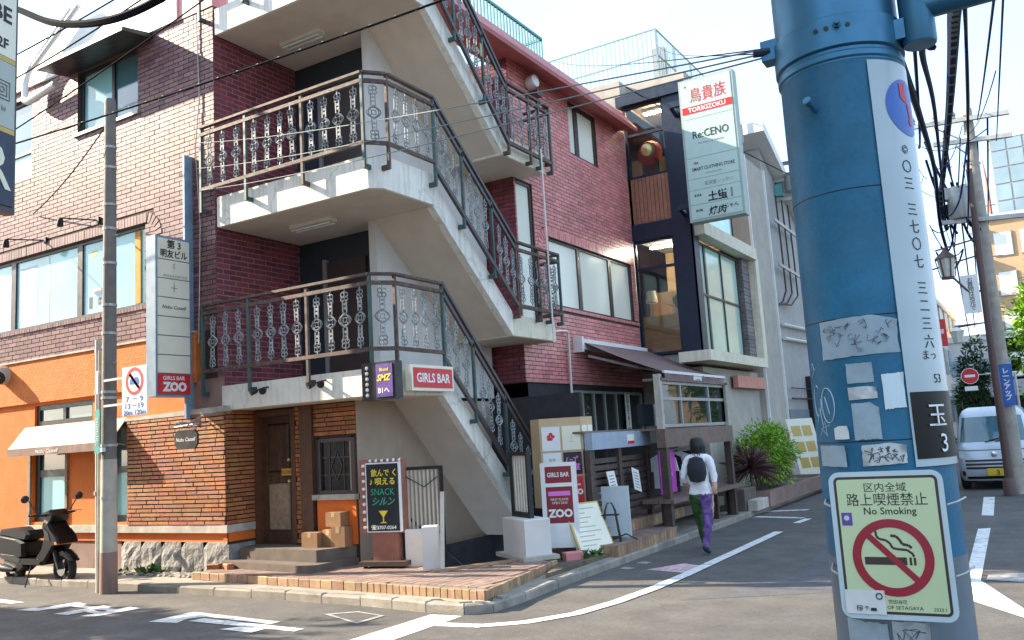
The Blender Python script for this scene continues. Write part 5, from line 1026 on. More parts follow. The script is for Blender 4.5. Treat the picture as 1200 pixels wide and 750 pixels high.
for k in range(3):
    for j in range(2): MB().fbox(F, -.34+.36*j, -.04+.36*j, .45+.42*k, .72+.42*k, .002, .006).build('picture', 'sign_gold', o)
for a in (-.4, .4): MB().bar(F.P(a, 0, -.02), F.P(a, .3, -.02), .04, .04).build('leg', 'cabinet_wood', t); MB().bar(F.P(a, 0, -.5), F.P(a, 1.6, -.04), .04, .04).build('leg', 'cabinet_wood', t)
# weeds
def weed(p, n, L_, label, m='leaf_mid'):
    mb = MB()
    for k in range(n):
        a, e = random.uniform(0, 6.28), random.uniform(.2, 1.4); d = V(math.cos(a)*math.cos(e), math.sin(a)*math.cos(e), math.sin(e)); leaf(mb, Vector(p)+V(random.uniform(-.1, .1), random.uniform(-.06, .06), 0), d, L_*random.uniform(.5, 1.1), L_*.22, .4)
    t = thing('weed', label, 'weed', p, 'weeds by the kerb'); mb.build('leaves', m, t); return t
weed((-11.35, 8.34, .1), 60, .28, 'green weed tuft growing before the granite blocks'); weed((-11.6, 8.36, .1), 30, .2, 'smaller weed beside the granite block weed tuft'); weed((-12.0, 8.36, .1), 26, .14, 'low weed at the left end of the granite blocks'); weed((-5.35, 10.25, .14), 40, .2, 'weed at the foot of the leaning menu board'); weed((-5.3, 10.5, .14), 30, .24, 'weed right beside the leaning menu board'); weed((-5.6, 9.95, .14), 24, .2, 'weed behind the white tiled pier foot'); weed((-5.15, 7.72, .1), 20, .1, 'tiny weed in the cracked corner kerb')
mb = MB()
for k in range(160):
    x = random.uniform(-12.5, -9.9); y = random.uniform(8.16, 8.36)+max(0, 0); s_ = random.uniform(.02, .055); mb.lathe([(0, 0), (s_, .01), (s_*.8, s_*.6), (0, s_*.8)], (x, y, .098), 5)
single(mb, 'rubble', 'kerb', 'strip of broken stone rubble along the granite blocks', 'rubble', kind='stuff')
mb = MB(); mb.tube([(-5.55, 10.1, .2), (-5.3, 10.35, .19)], .05, 8); single(mb, 'black_pipe', 'black', 'short black drain pipe lying on the soil strip', 'pipe')
F = Frame((-5.38, 10.12, .15), (.6, .8, 0), (-.8, .6, 0)); single(MB().cbox(F, -.12, .12, -.06, .06, 0, .1, .01), 'loose_brick', 'brick_red', 'single red brick on the soil strip by the black pipe', 'brick')
# ---------------------------------------------------------------- scooter
mat('scooter_black', (.003, .003, .004), .3, var=0, spec=.3, coat=.15); mat('scooter_grey', (.05, .05, .055), .35, metal=.5, var=0); mat('seat_vinyl', (.008, .008, .01), .5, var=0, spec=.3); mat('chrome', (.6, .6, .6), .15, metal=1., var=.05); mat('amber', (.7, .25, .03), .3)
t = thing('scooter', 'black motor scooter parked by the orange wall', 'scooter', (-12.5, 7.72, 0), rz=0.)
FS_ = Frame((0, 0, 0), (1, 0, 0), (0, 0, 1))     # side view frame: a forwards, b up, c towards the viewer
def side(poly, hw, m, name, parent=t, e=.02, smooth=False):
    mb = MB(); n = len(poly); cx = sum(p[0] for p in poly)/n; cy = sum(p[1] for p in poly)/n
    ins = [(cx+(x-cx)*.86, cy+(y-cy)*.86) for x, y in poly]
    rows = [[FS_.P(x, y, c) for x, y in pl+[pl[0]]] for pl, c in ((ins, -hw), (poly, -hw+e*1.6), (poly, hw-e*1.6), (ins, hw))]
    mb.grid(rows); mb.add([FS_.P(x, y, hw) for x, y in ins], [tuple(range(n))]); mb.add([FS_.P(x, y, -hw) for x, y in ins], [tuple(range(n-1, -1, -1))])
    return mb.build(name, m, parent, smooth)
for x in (0, -1.28):
    tor = [(.0, 0)]; mb = MB(); n = 28; mb.tube([(x+.19*math.cos(6.2832*k/n), 0, .245+.19*math.sin(6.2832*k/n)) for k in range(n)], .055, 10, True); wv = mb.build('wheel', 'rubber', t, True)
    mb = MB(); mb.lathe([(.14, -.035), (.15, 0), (.14, .035)], (x, 0, .245), 20, (0, 1, 0)); 
    mb2 = MB()
    for k in range(5): a = 6.2832*k/5; mb2.bar((x, 0, .245), (x+.14*math.cos(a), 0, .245+.14*math.sin(a)), .05, .035, (0, 1, 0))
    mb2.lathe([(.05, -.05), (.05, .05)], (x, 0, .245), 12, (0, 1, 0)); mb2.tube([(x+.145*math.cos(6.2832*k/n), 0, .245+.145*math.sin(6.2832*k/n)) for k in range(n)], .018, 6, True); mb2.build('rim', 'scooter_grey', wv)
    MB().lathe([(.04, -.062), (.1, -.062), (.1, -.055), (.04, -.055)], (x, 0, .245), 18, (0, 1, 0)).build('brake_disc', 'chrome', wv)
side([(-.22, .36), (-.1, .48), (.06, .52), (.2, .44), (.28, .36), (.2, .38), (.05, .44), (-.1, .42)], .075, 'scooter_black', 'front_fender')
MB().bar((0, -.09, .245), (-.18, -.09, .62), .04, .05, (0, 1, 0)).bar((0, .09, .245), (-.18, .09, .62), .04, .05, (0, 1, 0)).build('fork', 'scooter_grey', t)
side([(-.4, .3), (-.28, .34), (-.05, .58), (.06, .6), (-.02, .72), (-.2, .94), (-.3, .98), (-.34, .9), (-.26, .72), (-.36, .5), (-.5, .38)], .16, 'scooter_black', 'front_shield')
side([(-.06, .62), (.07, .61), (.03, .7), (-.12, .82), (-.1, .74)], .165, 'scooter_black', 'headlight_pod'); side([(.0, .6), (.06, .6), (.05, .64), (-.01, .645)], .168, 'amber', 'indicator'); side([(-.24, .66), (-.1, .64), (-.16, .78), (-.28, .86)], .168, 'scooter_grey', 'shield_trim')
side([(-.95, .3), (-.35, .3), (-.3, .36), (-.4, .4), (-.9, .4)], .17, 'scooter_black', 'footboard')
side([(-1.75, .62), (-1.6, .74), (-1.0, .68), (-.8, .62), (-.78, .42), (-.95, .36), (-1.3, .4), (-1.6, .5)], .17, 'scooter_black', 'rear_body'); side([(-1.5, .46), (-1.0, .44), (-.82, .38), (-.86, .33), (-1.4, .38)], .176, 'scooter_grey', 'side_trim')
side([(-1.55, .74), (-1.5, .82), (-1.15, .84), (-1.0, .78), (-.78, .8), (-.7, .74), (-.76, .66), (-1.0, .68), (-1.3, .72)], .15, 'seat_vinyl', 'seat', smooth=True)
side([(-1.5, .2), (-1.0, .18), (-.85, .26), (-.9, .4), (-1.4, .42)], .12, 'scooter_black', 'engine'); MB().tube([(-1.75, -.16, .3), (-1.3, -.17, .24), (-1.1, -.13, .22)], [.06, .055, .03], 10).build('exhaust', 'scooter_grey', t, True)
side([(-.34, .94), (-.16, .92), (-.1, 1.02), (-.2, 1.1), (-.36, 1.06)], .14, 'scooter_black', 'handlebar_cover')
MB().tube([(-.34, -.36, 1.04), (-.28, -.14, 1.02), (-.28, .14, 1.02), (-.34, .36, 1.04)], .018, 8).build('handlebar', 'rubber', t)
for s_ in (-1, 1):
    MB().tube([(-.3, s_*.24, 1.04), (-.36 if s_ < 0 else -.26, s_*.3, 1.18), (-.4 if s_ < 0 else -.22, s_*.32, 1.24)], .009, 6).build('mirror_arm', 'black', t)
    MB().lathe([(0, -.02), (.05, -.012), (.06, .01), (.045, .025), (0, .03)], (-.46 if s_ < 0 else -.2, s_*.34, 1.27), 12, (-1, .2, .2)).build('mirror', 'black', t, True)
    MB().tube([(-.27, s_*.22, 1.06), (-.22, s_*.4, 1.05)], .008, 5).build('brake_lever', 'chrome', t)
MB().tube([(-.62, -.14, .3), (-.5, -.3, .01)], .012, 6).build('kickstand', 'scooter_grey', t)

# ---------------------------------------------------------------- people
def person(name, label, loc, rz, H, joints, mats, cuts, hair=True, extra=None):
    """continuous skinned body; joints: dict name -> ((x, y, z) for height 1, radius, parent)"""
    t = thing(name, label, 'person', loc, rz=rz)
    names = list(joints); me = bpy.data.meshes.new('body'); vs_ = [tuple(c*H for c in joints[n][0]) for n in names]
    es = [(names.index(joints[n][2]), i) for i, n in enumerate(names) if joints[n][2]]
    me.from_pydata(vs_, es, []); o = bpy.data.objects.new('body', me); col.objects.link(o)
    md = o.modifiers.new('skin', 'SKIN'); md.use_smooth_shade = True
    for i, n in enumerate(names): r = joints[n][1]*H; me.skin_vertices[0].data[i].radius = (r, r) if not isinstance(joints[n][1], tuple) else (0, 0)
    me.skin_vertices[0].data[0].use_root = True
    sb = o.modifiers.new('sub', 'SUBSURF'); sb.levels = 3; sb.render_levels = 3
    bpy.context.view_layer.update(); dg = bpy.context.evaluated_depsgraph_get(); m2 = bpy.data.meshes.new_from_object(o.evaluated_get(dg)); bpy.data.objects.remove(o); m2.name = 'body'
    m2.materials.clear()
    for m in mats: m2.materials.append(MATS[m])
    from mathutils import noise as mnoise
    for v in m2.vertices:
        if v.co.z < .82*H: v.co += Vector(v.normal)*(mnoise.noise(v.co*13)*.014+mnoise.noise(v.co*31)*.005)
    for p_ in m2.polygons: c = p_.center/H; p_.material_index = cuts(c); p_.use_smooth = True
    b = bpy.data.objects.new('body', m2); col.objects.link(b); b.parent = t
    hz = joints['head'][0]; hx, hy, hzz = [c*H for c in hz]
    if hair:
        mb = MB(); mb.lathe([(.0, -.095*H), (.05*H, -.085*H), (.064*H, -.03*H), (.066*H, .01*H), (.054*H, .045*H), (.03*H, .06*H), (0, .064*H)], (hx, hy-.012*H, hzz+.015*H), 18)
        rn = random.Random(4)
        for k in range(90):
            a = rn.uniform(0, 6.28); p_ = V(hx+.06*H*math.cos(a), hy-.012*H+.06*H*math.sin(a), hzz+rn.uniform(-.04, .03)*H)
            if math.sin(a) < .35: mb.tube([p_, p_+V(.008*math.cos(a), .008*math.sin(a), -.05), p_+V(rn.gauss(0, .008), rn.gauss(0, .008), -.1)], [.006, .005, .001], 4)
        mb.build('hair', 'hair_black', t, True)
    return t
mat('skin', (.55, .33, .24), .6, var=.05); mat('hair_black', (.012, .01, .01), .5); mat('navy_cloth', (.02, .028, .06), .85, var=.15); mat('khaki', (.5, .46, .38), .85)
mat('trousers_green', (.045, .12, .03), .85, var=.5, scale=22, dirt=.6, dirtc=(.012, .03, .025)); mat('trousers_purple', (.11, .05, .2), .85, var=.5, scale=18, dirt=.6, dirtc=(.4, .25, .45)); mat('shoe_blue', (.02, .05, .1), .6)
# local +y is the walking direction
def J(stride, arm):
    s_ = stride; return {
    'pelvis': ((0, 0, .52), .085, None), 'waist': ((0, .005, .6), .075, 'pelvis'), 'chest': ((0, .01, .72), .095, 'waist'), 'neck0': ((0, .01, .82), .05, 'chest'), 'neck': ((0, .02, .86), .032, 'neck0'), 'head': ((0, .03, .92), .058, 'neck'), 'crown': ((0, .025, .965), .045, 'head'),
    'shL': ((-.1, .01, .8), .042, 'neck0'), 'elL': ((-.13, -.02-arm*.05, .65), .03, 'shL'), 'wrL': ((-.13, .05+arm*.05, .53), .021, 'elL'), 'haL': ((-.13, .07+arm*.06, .49), .024, 'wrL'),
    'shR': ((.1, .01, .8), .042, 'neck0'), 'elR': ((.13, -.03+arm*.05, .65), .03, 'shR'), 'wrR': ((.13, .0-arm*.04, .53), .021, 'elR'), 'haR': ((.13, .01-arm*.04, .49), .024, 'wrR'),
    'hiL': ((-.055, 0, .47), .07, 'pelvis'), 'knL': ((-.06, s_*.5, .28), .046, 'hiL'), 'anL': ((-.06, s_*.9, .05+.02*(s_ < 0)), .028, 'knL'), 'toL': ((-.065, s_*.9+.1, .018+.01*(s_ < 0)), .022, 'anL'),
    'hiR': ((.055, 0, .47), .07, 'pelvis'), 'knR': ((.06, -s_*.35+.03, .28), .046, 'hiR'), 'anR': ((.06, -s_*.95, .06), .028, 'knR'), 'toR': ((.065, -s_*.95+.1, .02), .022, 'anR')}
def cut1(c):
    if c.z > .85: return 4 if c.z < .97 and c.y > .02 else 4
    if c.z < .075: return 3
    if abs(c.x) > .105 and c.z < .6: return 4
    if c.z < .5: return 1 if c.x < 0 else 2
    return 0
person('person', 'pedestrian in white top and green and purple trousers walking past the brown stall', (-4.3, 12.05, 0), R(6), 1.6, J(.26, .6), ['shirt_white', 'trousers_green', 'trousers_purple', 'shoe_blue', 'skin'], cut1)
pt = bpy.data.objects['person']; MB().lathe([(.0, -.02), (.1, .0), (.135, .1), (.13, .22), (.09, .32), (0, .35)], (0, -.12, .98), 14).build('backpack', 'cloth_dark', pt, True)
def cut2(c):
    if c.z > .85 or (abs(c.x) > .105 and c.z < .53): return 3
    if c.z < .06: return 2
    return 1 if c.z < .54 else 0
person('person', 'person in dark navy clothes standing beside the parked van', (-2.05, 22.1, 0), R(150), 1.68, J(.05, .2), ['navy_cloth', 'navy_cloth', 'cloth_dark', 'skin'], cut2)
pt = bpy.data.objects['person.001']; MB().cbox(Frame((0, 0, 0), (1, 0, 0), (0, 0, 1)), -.16, .1, .75, 1.05, .1, .2, .03).build('bag', 'khaki', pt)

# ---------------------------------------------------------------- van
mat('van_silver', (.5, .56, .62), .3, metal=.2, var=0, coat=.6); mat('van_glass', (.04, .12, .15), .05, var=.2, scale=2, spec=.9, coat=1); mat('van_black', (.015, .016, .018), .4); mat('headlight', (.7, .75, .75), .08, var=.1, scale=20, coat=1); mat('plate_yellow', (.75, .52, .03), .5); mat('seat_orange', (.4, .12, .03), .7)
t = thing('van', 'silver kei van parked facing the camera behind the brown lamp post', 'van', (-1.1, 22.0, 0), rz=0.)
prof = [(.2, .06, .68), (.3, .0, .715), (.5, -.01, .735), (.62, .0, .74), (.72, .03, .74), (.9, .1, .738), (.99, .2, .735), (1.04, .28, .73), (1.3, .46, .705), (1.6, .68, .665), (1.68, .78, .64), (1.76, .95, .6), (1.82, 1.2, .5)]
def con(z, y, hw, off=0.):
    return [V(-hw-off, 3.35, z), V(-hw-off, 1.5, z), V(-hw-off, y+.34-off, z), V(-hw*.985-off, y+.2-off, z), V(-hw*.93-off, y+.09-off, z), V(-hw*.8, y+.03-off, z), V(-hw*.4, y+.005-off, z), V(0, y-off, z), V(hw*.4, y+.005-off, z), V(hw*.8, y+.03-off, z), V(hw*.93+off, y+.09-off, z), V(hw*.985+off, y+.2-off, z), V(hw+off, y+.34-off, z), V(hw+off, 1.5, z), V(hw+off, 3.35, z)]
mb = MB(); mb.grid([con(*p_) for p_ in prof]); n = 15; mb.add(con(*prof[-1]), [tuple(range(n))]); mb.add([q for p_ in (prof[2], prof[-3]) for q in (con(*p_)[0], con(*p_)[-1])], [(0, 2, 3, 1)])
mb.add([V(-.6, .3, .2), V(.6, .3, .2), V(.6, 3.3, .2), V(-.6, 3.3, .2)], [(0, 3, 2, 1)]); mb.build('body', 'van_silver', t, True)
def lerp_prof(z):
    for p_, q_ in zip(prof, prof[1:]):
        if p_[0] <= z <= q_[0]: k = (z-p_[0])/(q_[0]-p_[0]); return (z, p_[1]+(q_[1]-p_[1])*k, p_[2]+(q_[2]-p_[2])*k)
def patch(z0, z1, i0, i1, off, m, name, parent=None, nz=5, trim=0):
    mb = MB(); rows = []
    for k in range(nz+1):
        c_ = con(*lerp_prof(z0+(z1-z0)*k/nz), off)[i0:i1+1]
        if trim: c_[0] = c_[0].lerp(c_[1], trim); c_[-1] = c_[-1].lerp(c_[-2], trim)
        rows.append(c_)
    mb.grid(rows); return mb.build(name, m, parent or t, True)
ws = patch(1.05, 1.6, 4, 10, .006, 'van_glass', 'windscreen', trim=.3); patch(1.12, 1.56, 1, 2, .006, 'van_glass', 'side_window'); patch(1.12, 1.56, 12, 13, .006, 'van_glass', 'side_window')
for s_ in (-1, 1): MB().bar((s_*.1-.05, .25, 1.04), (s_*.1+.42, .36, 1.16), .02, .02).build('wiper', 'van_black', ws)
patch(.7, .86, 3, 5, .008, 'headlight', 'headlight'); patch(.7, .86, 9, 11, .008, 'headlight', 'headlight')
for z in (.46, .54, .62): patch(z, z+.045, 5, 9, .01, 'van_black', 'grille_slat', nz=1, trim=.05)
patch(.24, .3, 5, 9, .01, 'van_black', 'bumper_intake', nz=1); 
for i0, i1 in ((4, 5), (9, 10)): patch(.32, .42, i0, i1, .008, 'van_black', 'fog_lamp', nz=1, trim=.2)
pl = MB().box(-.165, .165, -.035, -.015, .31, .47).build('number_plate', 'plate_yellow', t); text('３', .13, Frame((0, -.035, 0), (1, 0, 0), (0, 0, 1)), .04, .38, 'ink', pl, .002, .02)
patch(.86, .875, 4, 10, .006, 'van_black', 'bonnet_seam', nz=1)
MB().lathe([(.0, 0), (.06, 0), (.05, .012), (0, .015)], (0, -.012, .78), 16, (0, -1, 0)).build('emblem', 'chrome', t)
for s_ in (-1, 1):
    MB().cbox(Frame((s_*.84, .45, 1.08), (1, 0, 0), (0, 0, 1)), -.07, .07, 0, .22, -.05, .06, .02).build('mirror', 'van_black' if s_ < 0 else 'van_silver', t); MB().bar((s_*.72, .5, 1.12), (s_*.8, .46, 1.14), .03, .04).build('mirror_arm', 'van_black', t)
    for y in (.55, 2.6):
        wv = MB().lathe([(.1, -.09), (.25, -.09), (.275, -.06), (.275, .06), (.25, .09), (.1, .09)], (s_*.64, y, .275), 20, (1, 0, 0)).build('wheel', 'rubber', t, True); MB().lathe([(0, -.1), (.17, -.1), (.17, .1), (0, .1)], (s_*.64, y, .275), 16, (1, 0, 0)).build('rim', 'scooter_grey', wv)
    MB().box(s_*.3-.2, s_*.3+.2, .95, 1.1, .9, 1.45).build('seat', 'seat_orange' if s_ > 0 else 'cloth_dark', t)
MB().tube([(-.36+.16*math.cos(k*.5236), .6+.05*math.sin(k*.5236), 1.12+.15*math.sin(k*.5236)) for k in range(12)], .015, 5, True).build('steering_wheel', 'van_black', t)
MB().tube([(-.55, .95, 1.76), (-.57, 1.15, 1.98)], .006, 5).build('aerial', 'van_black', t)

# ---------------------------------------------------------------- right-hand poles and street lamp
mat('pole_concrete', (.42, .38, .32), .85, var=.15, scale=6, bump=.3, dirt=.3); mat('post_brown', (.1, .055, .05), .5, var=.1); mat('cable_black', (.004, .006, .009), .9, var=0, spec=.1); mat('cable_grey', (.16, .2, .2), .6, var=0); mat('cable_blue', (.008, .014, .04), .8, var=0, spec=.15); mat('lantern_glass', (.62, .6, .52), .3)
t = thing('utility_pole', 'tall concrete utility pole with crossarms and transformers on the right', 'pole', (-.55, 20.9, 0))
px, py = -.68, 20.9
MB().lathe([(.16, 0), (.13, 4), (.1, 8.25), (.0, 8.27)], (px, py, 0), 14).build('shaft', 'pole_concrete', t, True)
for z, x0, x1 in ((7.95, -1.9, .1), (7.45, -1.4, .1), (5.7, -1.5, .2)): MB().bar((x0, py-.14, z+.12), (x1, py-.14, z), .09, .09).build('crossarm', 'galvanised', t)
for k, (x, z) in enumerate(((-1.75, 7.98), (-1.35, 7.95), (-.95, 7.92), (-1.2, 7.46))): MB().lathe([(.03, 0), (.06, .04), (.04, .08), (.06, .12), (.03, .2)], (x, py-.14, z+.1), 10).build('insulator', 'white_metal' if k % 2 else 'frame_grey', t, True)
MB().lathe([(0, 0), (.22, 0), (.24, .1), (.24, .6), (.2, .7), (0, .72)], (-1.05, py-.05, 5.85), 16).build('transformer', 'frame_grey', t, True)
MB().box(-1.5, -1.2, py-.2, py+.05, 6.3, 6.55).build('junction_box', 'frame_grey', t)
for a, b in (((-1.0, py, 7.5), (-.55, py, 7.0)), ((-1.3, py, 7.95), (-.6, py, 7.4))): MB().bar(a, b, .03, .03).build('brace', 'galvanised', t)
for k in range(9): z = 2.2+.55*k; MB().tube([(px, py, z), (px+(.3 if k % 2 else -.3), py-.05, z)], .012, 5).build('step_bolt', 'galvanised', t)
pn = single(MB().fbox(Frame((0, 20.7, 0), (1, 0, 0), (0, 0, 1)), -.76, -.5, 1.8, 2.66, -.02, .0), 'pole_banner', 'sign_blue', 'tall blue advertising banner strapped to the concrete pole', 'sign'); text('レーンアップ', .13, Frame((0, 20.7, 0), (1, 0, 0), (0, 0, 1)), -.62, 2.24, 'ink_white', pn, .004, .03, vert=True)
t = thing('street_lamp', 'brown lamp post carrying a lantern and a shopping street sign', 'street lamp', (-.8, 20.4, 0))
MB().tube([(-.8, 20.4, 0), (-.8, 20.4, 4), (-.77, 20.4, 6.8)], [.085, .07, .06], 12).build('post', 'post_brown', t, True); MB().lathe([(.14, 0), (.13, .3), (.09, .36)], (-.8, 20.4, 0), 12).build('base', 'post_brown', t, True)
MB().tube([(-.8, 20.4, 4.25), (-1.0, 20.35, 4.1), (-1.3, 20.3, 4.5), (-1.42, 20.3, 4.62)], .025, 6).build('arm', 'post_brown', t, True); MB().bar((-.8, 20.4, 4.95), (-1.75, 20.3, 4.75), .03, .03).bar((-.8, 20.4, 5.3), (-1.6, 20.3, 5.15), .03, .03).build('bracket', 'post_brown', t)
lc = (-1.42, 20.3, 4.55); o = MB().lathe([(.13, 0), (.2, .4)], lc, 6).build('lantern', 'lantern_glass', t); MB().lathe([(.24, .4), (.2, .44), (.08, .55), (.02, .62)], lc, 6).build('cap', 'post_brown', o); MB().lathe([(.14, -.03), (.14, .01)], lc, 6).build('rim', 'post_brown', o)
mb = MB()
for k in range(6): a = k*1.0472; q = a; mb.bar((lc[0]+.135*math.cos(a), lc[1]+.135*math.sin(a), lc[2]), (lc[0]+.205*math.cos(a), lc[1]+.205*math.sin(a), lc[2]+.4), .02, .02)
mb.build('ribs', 'post_brown', o)
o = MB().box(-1.2, -.88, 20.32, 20.38, 3.75, 4.55).build('sign_board', 'sign_white', t); text('お買物は地元で', .115, Frame((0, 20.32, 0), (1, 0, 0), (0, 0, 1)), -1.03, 4.15, 'ink', o, .004, .0, vert=True)
t = thing('street_lamp', 'farther small lantern lamp over the street beyond the van', 'street lamp', (-1.6, 30, 0)); MB().tube([(-1.0, 30, 0), (-1.0, 30, 4.4), (-2.1, 30, 4.35)], .05, 8).build('post', 'post_brown', t); o = MB().lathe([(.14, 0), (.22, .35), (.24, .36), (.05, .5)], (-2.05, 30, 3.85), 6).build('lantern', 'lantern_glass', t)
t = thing('no_entry_sign', 'round red no entry sign beyond the van', 'sign', (-1.3, 27, 0)); MB().tube([(-.6, 27, 0), (-.6, 27, 2.7), (-1.3, 27, 2.72)], .035, 8).build('post', 'galvanised', t)
F = Frame((0, 26.95, 0), (1, 0, 0), (0, 0, 1)); o = disc(F, -1.67, 2.7, 0, .22, 0, 'sign_white', t, name='disc'); disc(F, -1.67, 2.7, 0, .205, .004, 'sign_red', t, name='face'); MB().fbox(F, -1.8, -1.54, 2.665, 2.735, .005, .008).build('bar', 'ink_white', t); MB().fbox(F, -1.83, -1.51, 2.3, 2.42, -.01, .0).build('sub_plate', 'sign_white', t); MB().bar((-1.3, 27, 2.72), (-1.7, 26.97, 2.72), .03, .03).build('arm', 'galvanised', t)
# pole with crossarms hidden behind the big pole
t = thing('utility_pole', 'utility pole with equipment showing left of the big blue pole', 'pole', (-5.15, 26.3, 0)); MB().lathe([(.15, 0), (.1, 10)], (-5.15, 26.3, 0), 12).build('shaft', 'pole_concrete', t, True)
for z in (9.5, 9.0, 8.4): MB().bar((-6.95, 26.1, z), (-4.6, 26.1, z-.1), .1, .1).build('crossarm', 'steel_navy' if z > 9.2 else 'galvanised', t)
MB().lathe([(0, 0), (.24, 0), (.24, .55), (0, .6)], (-5.62, 26.1, 8.55), 14).build('transformer', 'frame_grey', t, True); MB().box(-6.3, -5.9, 25.9, 26.1, 8.45, 8.8).build('switch_box', 'teal_iron', t)
for x in (-6.7, -6.3, -5.9): MB().lathe([(.04, 0), (.07, .06), (.04, .1), (.06, .16), (.02, .22)], (x, 26.1, 9.05), 8).build('insulator', 'teal_iron', t, True)
# ---------------------------------------------------------------- overhead cables
def cable(a, b, sag, r, label, n=14, m='cable_black', pts=None, wrap=0):
    if pts:
        P_ = [Vector(q) for q in pts]; P_ = [P_[0]*2-P_[1]]+P_+[P_[-1]*2-P_[-2]]; pts = []
        for i in range(1, len(P_)-2):
            for k in range(6):
                s_ = k/6; a_, b_, c_, d_ = P_[i-1:i+3]; pts.append(.5*((2*b_)+(c_-a_)*s_+(2*a_-5*b_+4*c_-d_)*s_*s_+(3*b_-a_-3*c_+d_)*s_**3))
        pts.append(P_[-2])
    p_ = pts if pts else [Vector(a).lerp(Vector(b), k/n)-V(0, 0, 4*sag*(k/n)*(1-k/n)) for k in range(n+1)]
    o = single(MB().tube(p_, r, 6), 'cable', m, label, 'cable', group='overhead cables')
    if wrap:
        mb = MB()
        for k in range(1, len(p_)-1): q = p_[k]; d = (p_[k+1]-p_[k-1]).normalized(); mb.bar(q-d*.04-V(0, 0, r), q+d*.04+V(0, 0, r*1.3), r*.9, r*.9)
        h_ = mb.build('spiral_hangers', 'cable_grey', o); h_['kind'] = 'stuff'
    return o
cable((-14.5, 6.5, 6.4), (-1.5, 6.5, 5.9), .12, .012, 'twisted black wire crossing the whole brick front and upper flight', 40, wrap=1)
cable(0, 0, 0, .055, 'thick sagging cable bundle in the top left sky', pts=[(-14.5, 7, 9.7), (-13.4, 7, 9.05), (-12.73, 7, 8.72), (-11.82, 7, 8.22), (-10.97, 7, 7.93), (-10.19, 7, 7.78), (-9.46, 7, 7.76), (-9.03, 7, 7.85), (-7.5, 6.8, 8.3)])
cable((-15, 7.5, 8.4), (-8.5, 7.5, 8.75), .08, .012, 'thin upper wire above the left window hood')
cable((-15, 7.5, 7.95), (-8.5, 7.5, 8.6), .1, .012, 'thin lower wire above the left window hood')
cable((-15.5, 7.0, 6.45), (-7.0, 7.0, 7.75), .1, .01, 'thin wire slanting over the upper left window')
cable((-11.1, 7.43, 6.6), (-14.9, 8.55, 6.2), .1, .01, 'short wire from the left pole to the wall')
for k, (e, lab) in enumerate((((-10.46, 8.5, 6.45), 'highest service wire from the big pole to the stair corner'), ((-10.47, 8.5, 6.05), 'middle service wire from the big pole to the stair corner'), ((-10.4, 8.5, 5.7), 'lowest service wire from the big pole to the stair corner'))):
    cable((-.635, 2.7, 2.885-.014*k), e, .06, .003, lab, 30, 'cable_grey')
cable((-.63, 2.71, 2.89), (-8.0, 15.5, 9.6), .1, .0025, 'wire from the big pole to the teal roof rail'); cable((-.63, 2.71, 2.875), (-6.9, 19, 10.9), .1, .0025, 'wire from the big pole to the mesh roof fence')
cable((-7.2, 17.6, 9.45), (-4.5, 26.1, 8.2), .1, .012, 'wire running behind the mint tenant sign')
cable(0, 0, 0, .05, 'thick blue cable bundle dropping along the right street', m='cable_blue', pts=[(-.12, 5.5, 4.2), (-.22, 7, 4.64), (-.34, 9, 5.11), (-.63, 13, 5.81), (-1.1, 18, 6.26), (-1.4, 20.6, 6.2), (-1.5, 23, 6.1)], wrap=1)
cable(0, 0, 0, .035, 'second dark cable bundle close to the big pole', m='cable_blue', pts=[(-.42, 4.6, 3.6), (-.55, 6, 4.07), (-.78, 10, 4.94), (-1.18, 17, 6.04), (-1.45, 20.5, 5.74), (-1.6, 24, 5.6)])
cable(0, 0, 0, .02, 'looping dark cable left of the right concrete pole', m='cable_blue', pts=[(-.3, 5.4, 3.8), (-.4, 6, 4.01), (-.62, 10, 4.9), (-1.08, 17, 5.9), (-1.2, 19, 5.6), (-1.0, 20.3, 6.2), (-.75, 20.6, 7.4)])
cable((-.12, 6, 4.35), (-.62, 20.7, 8.2), .05, .014, 'straight thin cable to the top of the right pole', m='cable_blue'); cable((0.05, 7.5, 4.9), (-.5, 20.7, 7.9), .05, .012, 'outer thin cable to the top of the right pole', m='cable_blue'); cable((.12, 7.5, 4.95), (-.2, 20.8, 7.4), .0, .01, 'rightmost thin cable in the sky', m='cable_blue')
for k in range(9):
    x0, z0 = random.uniform(-1.7, -1.0), random.uniform(5.2, 7.8); x1, z1 = random.uniform(-1.3, -.6), random.uniform(4.6, 7.4); cable((x0, 20.5+random.random(), z0), (x1, 20.6+random.random(), z1), random.uniform(.2, .5), random.choice((.012, .02, .03)), ('short slack cable loop at the right pole crossarms', 'slack loop below the top crossarm', 'slack cable by the transformer drum', 'tangled cable beside the junction box', 'hanging cable loop over the lantern', 'steep tangled cable by the pole shaft', 'tangled cable end near the lower crossarm', 'looped cable crossing the brace', 'lowest tangled cable loop by the lamp post')[k], m='cable_blue')
for k in range(5): cable((-.3-.25*k, 20.8, 8.0-.45*k), (-2.2-.3*k, 60, 9.5-.9*k), .5, .02, ('first far street wire running off to the station', 'second far street wire running off to the station', 'third far street wire running off to the station', 'fourth far street wire running off to the station', 'lowest far street wire running off to the station')[k])

